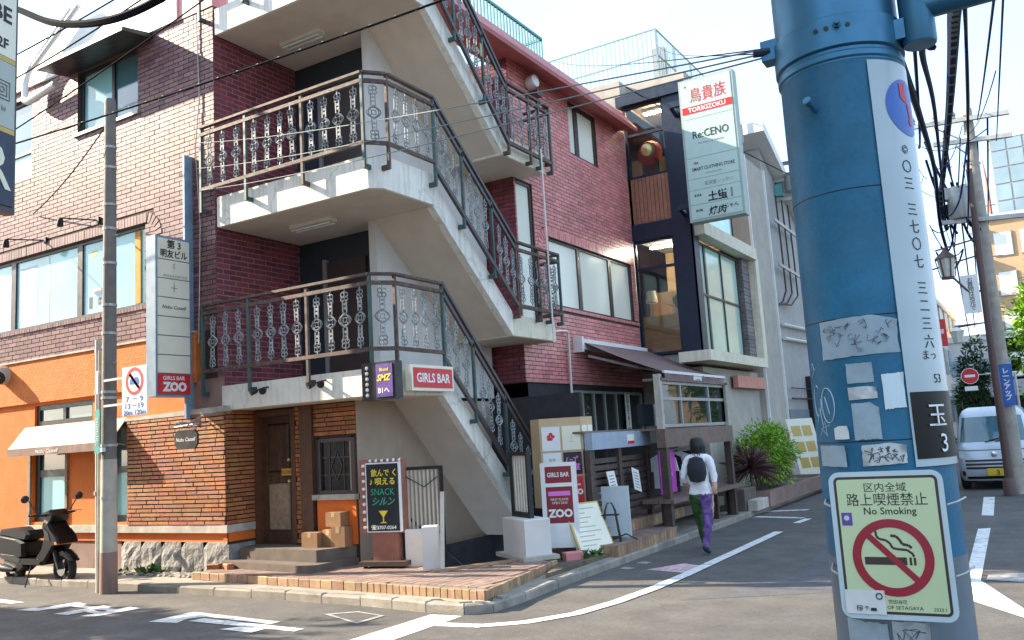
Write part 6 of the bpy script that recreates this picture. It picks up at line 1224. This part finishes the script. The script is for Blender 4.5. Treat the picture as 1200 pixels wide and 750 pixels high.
TW = ['thin wire fanning %s' % w_ for w_ in ('from the top crossarm toward the big pole', 'from the junction box toward the big pole', 'down to the lantern arm', 'from the insulators to the transformer', 'between the two crossarms', 'from the transformer down the pole', 'across the lamp post head', 'from the lower crossarm over the street', 'steeply past the junction box', 'from the brace to the lantern', 'over the shopping sign', 'behind the transformer drum', 'beside the far lantern', 'from the pole top to the far station')]
rnd = random.Random(77)
for k, w_ in enumerate(TW):
    a_ = (rnd.uniform(-2.0, -.7), 20.4+rnd.random(), rnd.uniform(4.8, 8.1)); b_ = ((rnd.uniform(-.6, .0), rnd.uniform(6, 12), rnd.uniform(4.4, 5.4)) if k % 3 == 0 else (rnd.uniform(-1.9, -.6), 20.5+rnd.random()*2, rnd.uniform(4.2, 7.6))); cable(a_, b_, rnd.uniform(.05, .35), rnd.choice((.007, .01, .015)), w_, m='cable_blue')
# ---------------------------------------------------------------- far end of the side street
mat('far_white', (.66, .65, .62), .8, var=.06); mat('far_cream', (.6, .53, .42), .8, var=.08); mat('far_orange', (.55, .36, .2), .8, var=.08); mat('far_glass', (.3, .42, .48), .15, var=.15, scale=.3, spec=.8); mat('far_grey', (.45, .46, .46), .7, var=.06); mat('teal_dome', (.16, .36, .34), .6)
def block(name, label, x0, x1, y0, y1, z1, wm, wins, roof=None, side=None, pm='far_glass', cat='building'):
    t = thing(name, label, cat, ((x0+x1)/2, y0, 0)); MB().box(x0, x1, y0, y1, 0, z1).build('wall', wm, t); F = Frame((0, y0, 0), (1, 0, 0), (0, 0, 1)); Fr = Frame((x1, 0, 0), (0, 1, 0), (0, 0, 1))
    for a0, a1, b0, b1 in wins:
        o = MB().fbox(F, a0, a1, b0, b1, .0, .06).build('window', 'frame_grey', t); MB().fbox(F, a0+.06, a1-.06, b0+.06, b1-.06, .06, .08).build('pane', pm, o)
    for a0, a1, b0, b1 in (side or ()):
        o = MB().fbox(Fr, a0, a1, b0, b1, .0, .06).build('window', 'frame_grey', t); MB().fbox(Fr, a0+.08, a1-.08, b0+.08, b1-.08, .06, .08).build('pane', pm, o)
    if roof: MB().box(x0-.15, x1+.15, y0-.15, y1, z1, z1+roof).build('roof', 'far_white', t)
    return t
block('corner_block', 'narrow cream building lining the left of the far street', -9, -5.0, 46, 72, 8.4, 'far_white', [], .3, [(47+3.2*k, 49+3.2*k, 1.2+3*j, 2.8+3*j) for k in range(8) for j in range(3)])
block('shop_house', 'pale low house between the stucco house and the far cream building', -9, -5.3, 35, 44, 6.2, 'far_white', [], .25, [(36+2.6*k, 37.6+2.6*k, 1.0+2.8*j, 2.4+2.8*j) for k in range(3) for j in range(2)])
t = block('station_building', 'white station building closing the far street', -12, 1.5, 64, 74, 6.3, 'far_white', [(-5+1.5*k, -3.9+1.5*k, 4.1, 5.1) for k in range(4)], .4); MB().box(-12, 4, 62.5, 64, 2.6, 3.6).build('canopy', 'far_grey', t); MB().box(-12, 4, 63.9, 63.99, .3, 2.6).build('dark_opening', 'shop_dark', t)
F = Frame((0, 50, 0), (1, 0, 0), (0, 0, 1)); o = single(MB().fbox(F, -4.98, -3.9, 5.2, 6.6, -.2, 0), 'shop_sign', 'sign_red', 'small red and white shop sign on the far cream building', 'sign'); text('居酒屋', .4, F, -4.45, 5.9, 'ink_white', o, .01, .02, w=.9)
block('orange_block', 'tan apartment block with roof garden rising behind the right trees', -2.0, 14, 64, 76, 14.0, 'far_orange', [(-1.6+1.5*k, -.5+1.5*k, 1.2+2.6*j, 2.8+2.6*j) for k in range(5) for j in range(5)], .4, None, 'pane_cream')
t = bpy.data.objects['orange_block']
for j in range(6): MB().box(-2.6, -2.0, 63.6, 64.4, 3.0+2.0*j, 3.6+2.0*j).build('escape_landing', 'far_grey', t)
mb = MB(); crown(mb, (.9, 65.5, 13.4), (1.8, 1.2, 1.3), 50, 26, .5, 8); mb.build('roof_garden', 'leaf_mid', t)
block('glass_tower', 'tall pale glass tower far behind the tan block', -2.6, 26, 150, 170, 43, 'far_grey', [(-2.4+2.2*k, -.35+2.2*k, 10+2.6*j, 12.45+2.6*j) for k in range(5) for j in range(13)], .5, None, 'far_glass')
t = thing('roof_mast', 'thin red mast beside the far glass tower', 'mast', (-3.2, 140, 0)); MB().tube([(-3.2, 140, 0), (-3.3, 140, 34), (-3.5, 140, 38)], [.3, .25, .05], 6).build('mast', 'red_roof', t)
def tree(name, label, base, h, c, r, m, seed, ncl=90, per=34, sz=.32, group='trees beyond the van'):
    t = thing(name, label, 'tree', base, group); b = Vector(base); c = Vector(c)
    mb = MB(); mb.tube([b, b.lerp(c, .5)+V(.1, 0, 0), c], [.16, .12, .06], 8)
    rnd = random.Random(seed)
    for k in range(7): a = rnd.uniform(0, 6.28); mb.tube([b.lerp(c, rnd.uniform(.5, .95)), c+V(math.cos(a)*r[0]*.7, math.sin(a)*r[1]*.7, rnd.uniform(-.3, .8)*r[2])], [.06, .02], 5)
    mb.build('trunk', 'bark', t); mb = MB(); crown(mb, c, r, ncl, per, sz, seed); mb.build('crown', m, t)
tree('street_tree', 'bright green tree at the right edge beyond the lamp post', (.7, 33, 0), 6, (.45, 33, 3.9), (1.15, 1.4, 2.3), 'leaf_bright', 21, 190, 36, .26)
tree('street_tree', 'tall dark tree behind the bright one at the right edge', (1.9, 37, 0), 8, (1.5, 37, 5.6), (1.9, 2.3, 3.0), 'leaf_mid', 22, 130, 36, .36)
tree('conifer', 'dark narrow conifer left of the lamp post', (-2.3, 40, 0), 5, (-2.3, 40, 2.9), (.62, .62, 1.9), 'leaf_deep', 23, 90, 30, .24)
tree('street_tree', 'small green tree before the station building', (-3.6, 56, 0), 4, (-3.6, 56, 2.6), (1.0, 1.0, .9), 'leaf_mid', 24, 50, 26, .3)
t = thing('boundary_wall', 'low pale wall along the right side of the far street', 'wall', (.8, 26, 0)); MB().box(.75, .9, 23.5, 60, 0, 1.2).build('wall', 'concrete_grey', t)
tree('street_tree', 'leafy tree standing out of view on the left, shading the road', (-17.3, 3.5, 0), 6, (-17.0, 3.6, 4.6), (2.6, .9, 1.0), 'leaf_mid', 31, 90, 26, .3, None)
# rooftop of a tower far behind on the left
t = block('left_tower', 'distant pale tower with a teal curved roof edge at the top left', -48, -29, 21, 40, 18.8, 'far_white', [(-36.5+1.6*k, -35.5+1.6*k, 16.5, 17.8) for k in range(3)]); MB().tube([(-48, 21, 19.1), (-29, 21, 19.1)], .5, 10).build('roof_edge', 'teal_dome', t, True); o = MB().box(-35.6, -34.2, 24, 26, 19, 22.6).build('lift_tower', 'far_white', t)
for k in range(3): MB().box(-35.4+.45*k, -35.1+.45*k, 23.95, 24, 20, 22.2).build('louvre', 'far_glass', o)

# building on the camera's side of the street (added out of frame to shade the big pole)
block('shade_building', 'building across the street behind the camera', -16, -4.5, -9, 1.35, 9, 'far_cream', [], .3)
# ---------------------------------------------------------------- big foreground pole
mat('pole_blue', (.018, .125, .215), .5, metal=0., spec=.3, var=.22, scale=5, dirt=.45, dirtc=(.05, .165, .25), speck=.08, bump=.06, streak=.35); mat('pole_grey', (.16, .2, .23), .5, metal=.2, var=.14, scale=7, dirt=.3, dirtc=(.12, .13, .13)); mat('band_steel', (.05, .17, .27), .4, metal=.5, var=.12, scale=9); mat('strip_white', (.42, .5, .52), .35, var=.06, scale=4, coat=.3); mat('strip_black', (.012, .012, .01), .4, var=.1, spec=.25)
mat('plate_border', (.6, .7, .72), .35, var=.05, coat=.3); mat('plate_green', (.66, .74, .42), .35, var=.04, scale=3, coat=.3); mat('plate_brown', (.06, .035, .03), .4); mat('smoke_red', (.38, .02, .04), .35, var=.05); mat('sticker_white', (.36, .44, .48), .6, var=.1, scale=25, dirt=.35, dirtc=(.25, .3, .32)); mat('sticker_silver', (.5, .52, .52), .35, metal=.5, var=.2, scale=40); mat('graffiti', (.5, .62, .68), .6, var=0); mat('scrawl', (.1, .12, .15), .6, var=0)
cx, cy = -.415, 2.74
t = thing('big_pole', 'broad blue-grey sheathed utility pole filling the right foreground', 'pole', (cx, cy, 0))
def pr_(z): return .187-.0036*z
MB().lathe([(pr_(0), 0), (pr_(1.36), 1.36)], (cx, cy, 0), 48).build('lower_sheath', 'pole_grey', t, True)
MB().lathe([(pr_(1.3), 1.32), (pr_(2.74), 2.74)], (cx, cy, 0), 48).build('sheath', 'pole_blue', t, True)
MB().lathe([(pr_(2.7)+.001, 2.73), (pr_(4), 9)], (cx, cy, 0), 48).build('shaft', 'band_steel', t, True)
for z in (1.64, 1.985, 2.35): MB().lathe([(pr_(z)+.0005, z-.0015), (pr_(z)+.0015, z), (pr_(z)+.0005, z+.0015)], (cx, cy, 0), 48).build('seam', 'black', t)
vdir = V(cx, cy, 0).normalized(); d0 = -vdir; rdir = V(vdir.y, -vdir.x, 0)
def bendf(arc, z, c):
    r = pr_(z); th = arc/r; return V(cx, cy, z)+(d0*math.cos(th)+rdir*math.sin(th))*(r+c)
def ragged(a0, a1, z0, z1, c, m, name, parent, seed=0, n=14):
    """torn paper: uneven edges, slight crumple and lifted corners"""
    rn = random.Random(seed); h = z1-z0; w_ = a1-a0; e0 = [rn.gauss(0, .008)*h for _ in range(n+1)]; e1 = [rn.gauss(0, .008)*h for _ in range(n+1)]; tl_ = rn.uniform(-.05, .05); cut = rn.choice((0, 1, 2))
    if cut: e1 = [q-(h*.16*max(0, (k/n-.7)/.3) if cut == 1 else h*.16*max(0, (.3-k/n)/.3)) for k, q in enumerate(e1)]
    rows = []
    for j in range(7):
        s_ = j/6; row = []
        for k in range(n+1):
            u_ = k/n; z = z0+e0[k]+(h+e1[k]-e0[k])*s_+tl_*w_*(u_-.5); lift = .006*max(0, u_-.85)/.15*max(0, s_-.7)/.3
            row.append(bendf(a0+w_*u_+(rn.gauss(0, .006)*w_ if k in (0, n) else 0), z, c+abs(rn.gauss(0, .0003))+lift))
        rows.append(row)
    mb = MB(); mb.grid(rows); return mb.build(name, m, parent, True)
def curved(a0, a1, z0, z1, c, m, name, parent, n=12, solid=.002):
    mb = MB()
    for cc, rev in ((c, 0), (c-solid, 1)):
        rows = [[bendf(a0+(a1-a0)*k/n, z, cc) for k in range(n+1)] for z in (z0, z1)]; mb.grid(rows)
    mb.grid([[bendf(a0+(a1-a0)*k/n, z1, cc) for k in range(n+1)] for cc in (c, c-solid)]); mb.grid([[bendf(a0+(a1-a0)*k/n, z0, cc) for k in range(n+1)] for cc in (c-solid, c)])
    mb.grid([[bendf(a0, z, cc) for z in (z0, z1)] for cc in (c-solid, c)]); mb.grid([[bendf(a1, z, cc) for z in (z0, z1)] for cc in (c, c-solid)])
    return mb.build(name, m, parent, True)
# clamp bands, bolts, brackets
MB().lathe([(pr_(2.7)+.003, 2.77), (pr_(2.7)+.01, 2.775), (pr_(2.7)+.01, 2.865), (pr_(2.7)+.003, 2.87)], (cx, cy, 0), 48).build('clamp_band', 'band_steel', t, True)
MB().lathe([(pr_(2.7)+.002, 2.735), (pr_(2.7)+.006, 2.74), (pr_(2.7)+.006, 2.755), (pr_(2.7)+.002, 2.76)], (cx, cy, 0), 48).build('ring', 'band_steel', t, True)
for a in (-.05, -.022, .006, .034): 
    q = bendf(a, 2.83, .011); MB().lathe([(.0, 0), (.007, 0), (.007, .002), (0, .002)], q, 10, bendf(a, 2.83, 1)-q).build('hole', 'black', t)
MB().lathe([(0, 0), (.012, 0), (.012, .012), (.008, .012), (.008, .03), (0, .03)], bendf(.006, 2.835, .008), 6, bendf(.006, 2.83, 1)-bendf(.006, 2.83, 0)).build('bolt', 'band_steel', t)
q = bendf(-.26, 2.86, .012); MB().box(q.x-.03, q.x+.03, q.y-.03, q.y+.03, 2.83, 2.895).build('bracket', 'band_steel', t); MB().lathe([(.0, 0), (.014, 0), (.014, .05), (0, .05)], (q.x-.005, q.y-.02, 2.86), 8, (-1, -.4, 0)).build('bolt', 'steel_navy', t)
q = bendf(-.08, 2.6, .0); dq = (bendf(-.08, 2.6, 1)-q).normalized(); MB().lathe([(.008, 0), (.008, .035), (.013, .035), (.013, .05), (0, .052)], q, 10, dq+V(0, 0, .5)).build('step_bolt', 'band_steel', t, True)
MB().lathe([(.044, 2.77), (.047, 2.775), (.047, 3.1)], (cx+.232, cy-.03, 0), 20).build('arm_socket', 'band_steel', t, True); MB().box(cx+.15, cx+.2, cy-.07, cy+.02, 2.79, 2.85).build('socket_lug', 'band_steel', t)
MB().tube([(cx+.24, cy-.03, 2.885), (cx+1.6, cy-.05, 2.875)], .04, 14).build('arm', 'band_steel', t, True)
# curved advertising strip
t2 = thing('advert_strip', 'long white curved advertising strip with telephone numerals on the big pole', 'sign', (cx, cy, 1.57))
a0, a1 = .075, .262; curved(a0, a1, 1.565, 2.72, .006, 'strip_white', 'strip', t2, 14)
bd = lambda x, y, c: bendf(x, y, c)
disc(None, .2, 2.585, 0, .085, .0075, 'sign_blue', t2, 36, 'emblem_disc', bd)
mb = MB()
def bpoly(pts, c): mb.add([bendf(x, z, c) for x, z in pts], [tuple(range(len(pts)))])
bpoly([(.17, 2.655), (.2, 2.66), (.196, 2.63), (.205, 2.6), (.19, 2.6), (.172, 2.61)], .009); bpoly([(.2, 2.6), (.214, 2.595), (.222, 2.555), (.206, 2.56)], .009); bpoly([(.205, 2.555), (.225, 2.55), (.216, 2.53), (.204, 2.535)], .009); mb.build('emblem', 'ink_red', t2)
z = 2.455
for ch in '©〇三 三七〇七 三二三六':
    if ch != ' ': text(ch, .042 if ch != '©' else .035, None, .165, z, 'ink', t2, .0072, .0, bend=bd, ext=.0002)
    z -= .05 if ch != ' ' else .026
text('まっ', .03, None, .16, 1.865, 'ink', t2, .0072, bend=bd, ext=.0002); text('53', .035, None, .18, 1.8, 'ink', t2, .0072, bend=bd, ext=.0002)
o = curved(a0+.006, a1-.004, 1.585, 1.765, .0075, 'strip_black', 'dark_panel', t2, 14, .001); text('玉', .07, None, .155, 1.7, 'ink_white', o, .0125, bend=bd, ext=.0002); text('3', .07, None, .17, 1.625, 'ink_white', o, .011, bend=bd, ext=.0002)
# stickers and torn papers
for k, (x0, x1, z0, z1, m, lab) in enumerate(((-.145, .07, 1.875, 1.985, 'sticker_white', 'wide scribbled pale sticker just below the upper seam of the big pole'), (-.075, -.005, 1.8, 1.855, 'sticker_white', 'torn pale sticker under the wide scribbled one'), (.015, .07, 1.725, 1.82, 'plate_border', 'clean pale blue sticker next to the white strip'), (-.07, .0, 1.645, 1.745, 'sticker_white', 'worn pale sheet in the middle of the big pole'), (-.075, -.0, 1.755, 1.79, 'sticker_silver', 'crumpled silver tape over the worn pale sheet'), (-.13, -.085, 1.648, 1.685, 'paper', 'small curled white paper on the left of the big pole'), (-.2, -.1, 1.573, 1.632, 'sticker_white', 'torn pale strip just above the no smoking sign, left'), (-.055, .055, 1.575, 1.632, 'sticker_silver', 'silver sticker with black scrawl just above the no smoking sign'))):
    s_ = thing('sticker', lab, 'sticker', tuple(bendf(x0, z0, 0)), 'stickers on the big pole'); ragged(x0, x1, z0, z1, .0025+.0006*k, m, 'sheet', s_, k+3)
    if k in (0, 7):
        rnd = random.Random(k)
        for j in range(22 if k == 0 else 12):
            mm = MB(); xx = x0+.015+(x1-x0-.03)*(j/(22 if k == 0 else 12)); zz_ = rnd.uniform(z0+.02, z1-.02) if k == 0 else (z0+.018 if j % 2 else z1-.018); pts = [bendf(xx+rnd.uniform(-.008, .016), zz_+rnd.uniform(-.013, .013), .0052+.0006*k) for _ in range(5)]; mm.tube(pts, .0008 if k == 0 else .0014, 4); mm.build('scrawl', 'scrawl', s_)
s_ = thing('graffiti', 'thin pale graffiti loops on the left flank of the big pole', 'graffiti', tuple(bendf(-.2, 1.65, 0)))
def scr(pts): MB().tube([bendf(x, z, .001) for x, z in pts], .0016, 4).build('stroke', 'graffiti', s_)
scr([(-.15+.026*math.cos(k*.4), 1.745+.05*math.sin(k*.4)) for k in range(18)]); scr([(-.2+.02*math.cos(k*.45+1), 1.76+.045*math.sin(k*.45+1)) for k in range(13)]); scr([(-.22, 1.83), (-.2, 1.85), (-.21, 1.87), (-.225, 1.85)]); scr([(-.2, 1.66), (-.17, 1.7), (-.165, 1.66), (-.19, 1.68), (-.15, 1.69)]); scr([(-.16, 1.77), (-.145, 1.72)]); scr([(-.21, 1.7), (-.19, 1.74), (-.18, 1.69)])
# no smoking plate
t3 = thing('no_smoking_sign', 'pale green no smoking plate wired to the big pole', 'sign', (-.39, 2.53, 1.2))
F = Frame((0, 2.528, 0), (1, -.0, 0), (0, 0, 1))
def rrect(a0, a1, b0, b1, r, n=5):
    pts = []
    for (x, y, s0) in ((a1-r, b0+r, -90), (a1-r, b1-r, 0), (a0+r, b1-r, 90), (a0+r, b0+r, 180)):
        for k in range(n+1): a = R(s0+90*k/n); pts.append((x+r*math.cos(a), y+r*math.sin(a)))
    return pts
MB().fprism(F, rrect(-.535, -.25, 1.175, 1.56, .028), -.004, 0).build('plate', 'plate_border', t3); MB().fprism(F, rrect(-.522, -.263, 1.189, 1.547, .014), 0, .0006).build('outline', 'plate_brown', t3); MB().fprism(F, rrect(-.515, -.27, 1.196, 1.54, .008), .0006, .0012).build('face', 'plate_green', t3)
text('区内全域', .026, F, -.392, 1.518, 'ink', t3, .0016, .0, w=.105, ext=.0002); text('路上喫煙禁止', .036, F, -.392, 1.486, 'ink', t3, .0016, .0, w=.2, ext=.0002); text('No Smoking', .026, F, -.386, 1.453, 'ink', t3, .0016, .01, w=.13, ext=.0002)
disc(F, -.392, 1.335, .078, .1, .0026, 'smoke_red', t3, 44)
mb = MB(); mb.fbox(F, -.462, -.358, 1.316, 1.336, .0014, .0018); mb.fbox(F, -.352, -.346, 1.316, 1.336, .0014, .0018); mb.fbox(F, -.342, -.336, 1.316, 1.336, .0014, .0018); mb.build('cigarette', 'plate_brown', t3)
mb = MB(); mb.add([F.P(a, b, .0024) for a, b in ((-.459, 1.392), (-.447, 1.403), (-.325, 1.277), (-.337, 1.266))], [(0, 3, 2, 1)]); mb.build('slash', 'smoke_red', t3)
mb = MB()
def ribbon(pts, w_):
    for (p_, q_) in zip(pts, pts[1:]):
        d = V(q_[0]-p_[0], q_[1]-p_[1], 0).normalized(); nx, ny = -d.y*w_/2, d.x*w_/2; mb.add([F.P(p_[0]-nx, p_[1]-ny, .002), F.P(q_[0]-nx, q_[1]-ny, .002), F.P(q_[0]+nx, q_[1]+ny, .002), F.P(p_[0]+nx, p_[1]+ny, .002)], [(0, 1, 2, 3)])
ribbon([(-.428, 1.404), (-.427, 1.39), (-.42, 1.383), (-.405, 1.38), (-.395, 1.372), (-.39, 1.36), (-.378, 1.357), (-.355, 1.355), (-.342, 1.345), (-.34, 1.338)], .006); ribbon([(-.392, 1.392), (-.378, 1.39), (-.37, 1.38), (-.365, 1.37), (-.35, 1.367), (-.343, 1.36)], .007); mb.build('smoke', 'plate_brown', t3)
text('世田谷区', .012, F, -.392, 1.222, 'ink', t3, .0016, .0, ext=.0002); text('CITY OF SETAGAYA', .013, F, -.392, 1.207, 'ink', t3, .0016, .0, ext=.0002, w=.12); text('2023.1', .012, F, -.293, 1.206, 'ink', t3, .0016, .0, ext=.0002)
s_ = thing('sticker', 'crumpled white sticker over the lower left of the no smoking sign', 'sticker', tuple(F.P(-.52, 1.185, 0)), 'stickers on the no smoking sign'); rows = [[F.P(-.522+.1*k/8, 1.188+.062*j/5, .004+.0012*math.sin(k*1.9+j)) for k in range(9)] for j in range(6)]; mb = MB(); mb.grid(rows); mb.build('sheet', 'paper', s_, True); text('ᓚ ✿ ▄', .014, F, -.47, 1.203, 'ink', s_, .006, .02, ext=.0002); disc(F, -.436, 1.235, .006, .009, .0062, 'ink', s_, 12)
s_ = thing('sticker', 'tiny dark purple photo sticker on the no smoking sign', 'sticker', tuple(F.P(-.5, 1.42, 0)), 'stickers on the no smoking sign'); MB().fbox(F, -.51, -.483, 1.418, 1.452, .0014, .002).build('sheet', 'sign_purple', s_); disc(F, -.497, 1.438, 0, .007, .0023, 'sign_pale', s_, 12)
for b in (1.47, 1.29):
    for sgn in (-1, 1): MB().tube([F.P(-.392+sgn*.145, b, .002), F.P(-.392+sgn*.165, b+.004, -.03), F.P(-.392+sgn*.18, b+.008, -.12)], .003, 5).build('wire', 'galvanised', t3)
s_ = thing('sticker', 'ragged pale posters peeling off below the no smoking sign', 'sticker', tuple(bendf(0, 1.1, 0)), 'stickers on the big pole'); ragged(-.16, -.04, .98, 1.16, .003, 'sticker_white', 'sheet', s_, 40); o = ragged(-.03, .06, 1.0, 1.165, .0035, 'sticker_silver', 'sheet', s_, 41)
rnd = random.Random(5)
for j in range(6): MB().tube([bendf(rnd.uniform(-.02, .05), rnd.uniform(1.05, 1.15), .0045) for _ in range(5)], .0018, 4).build('scrawl', 'scrawl', s_)
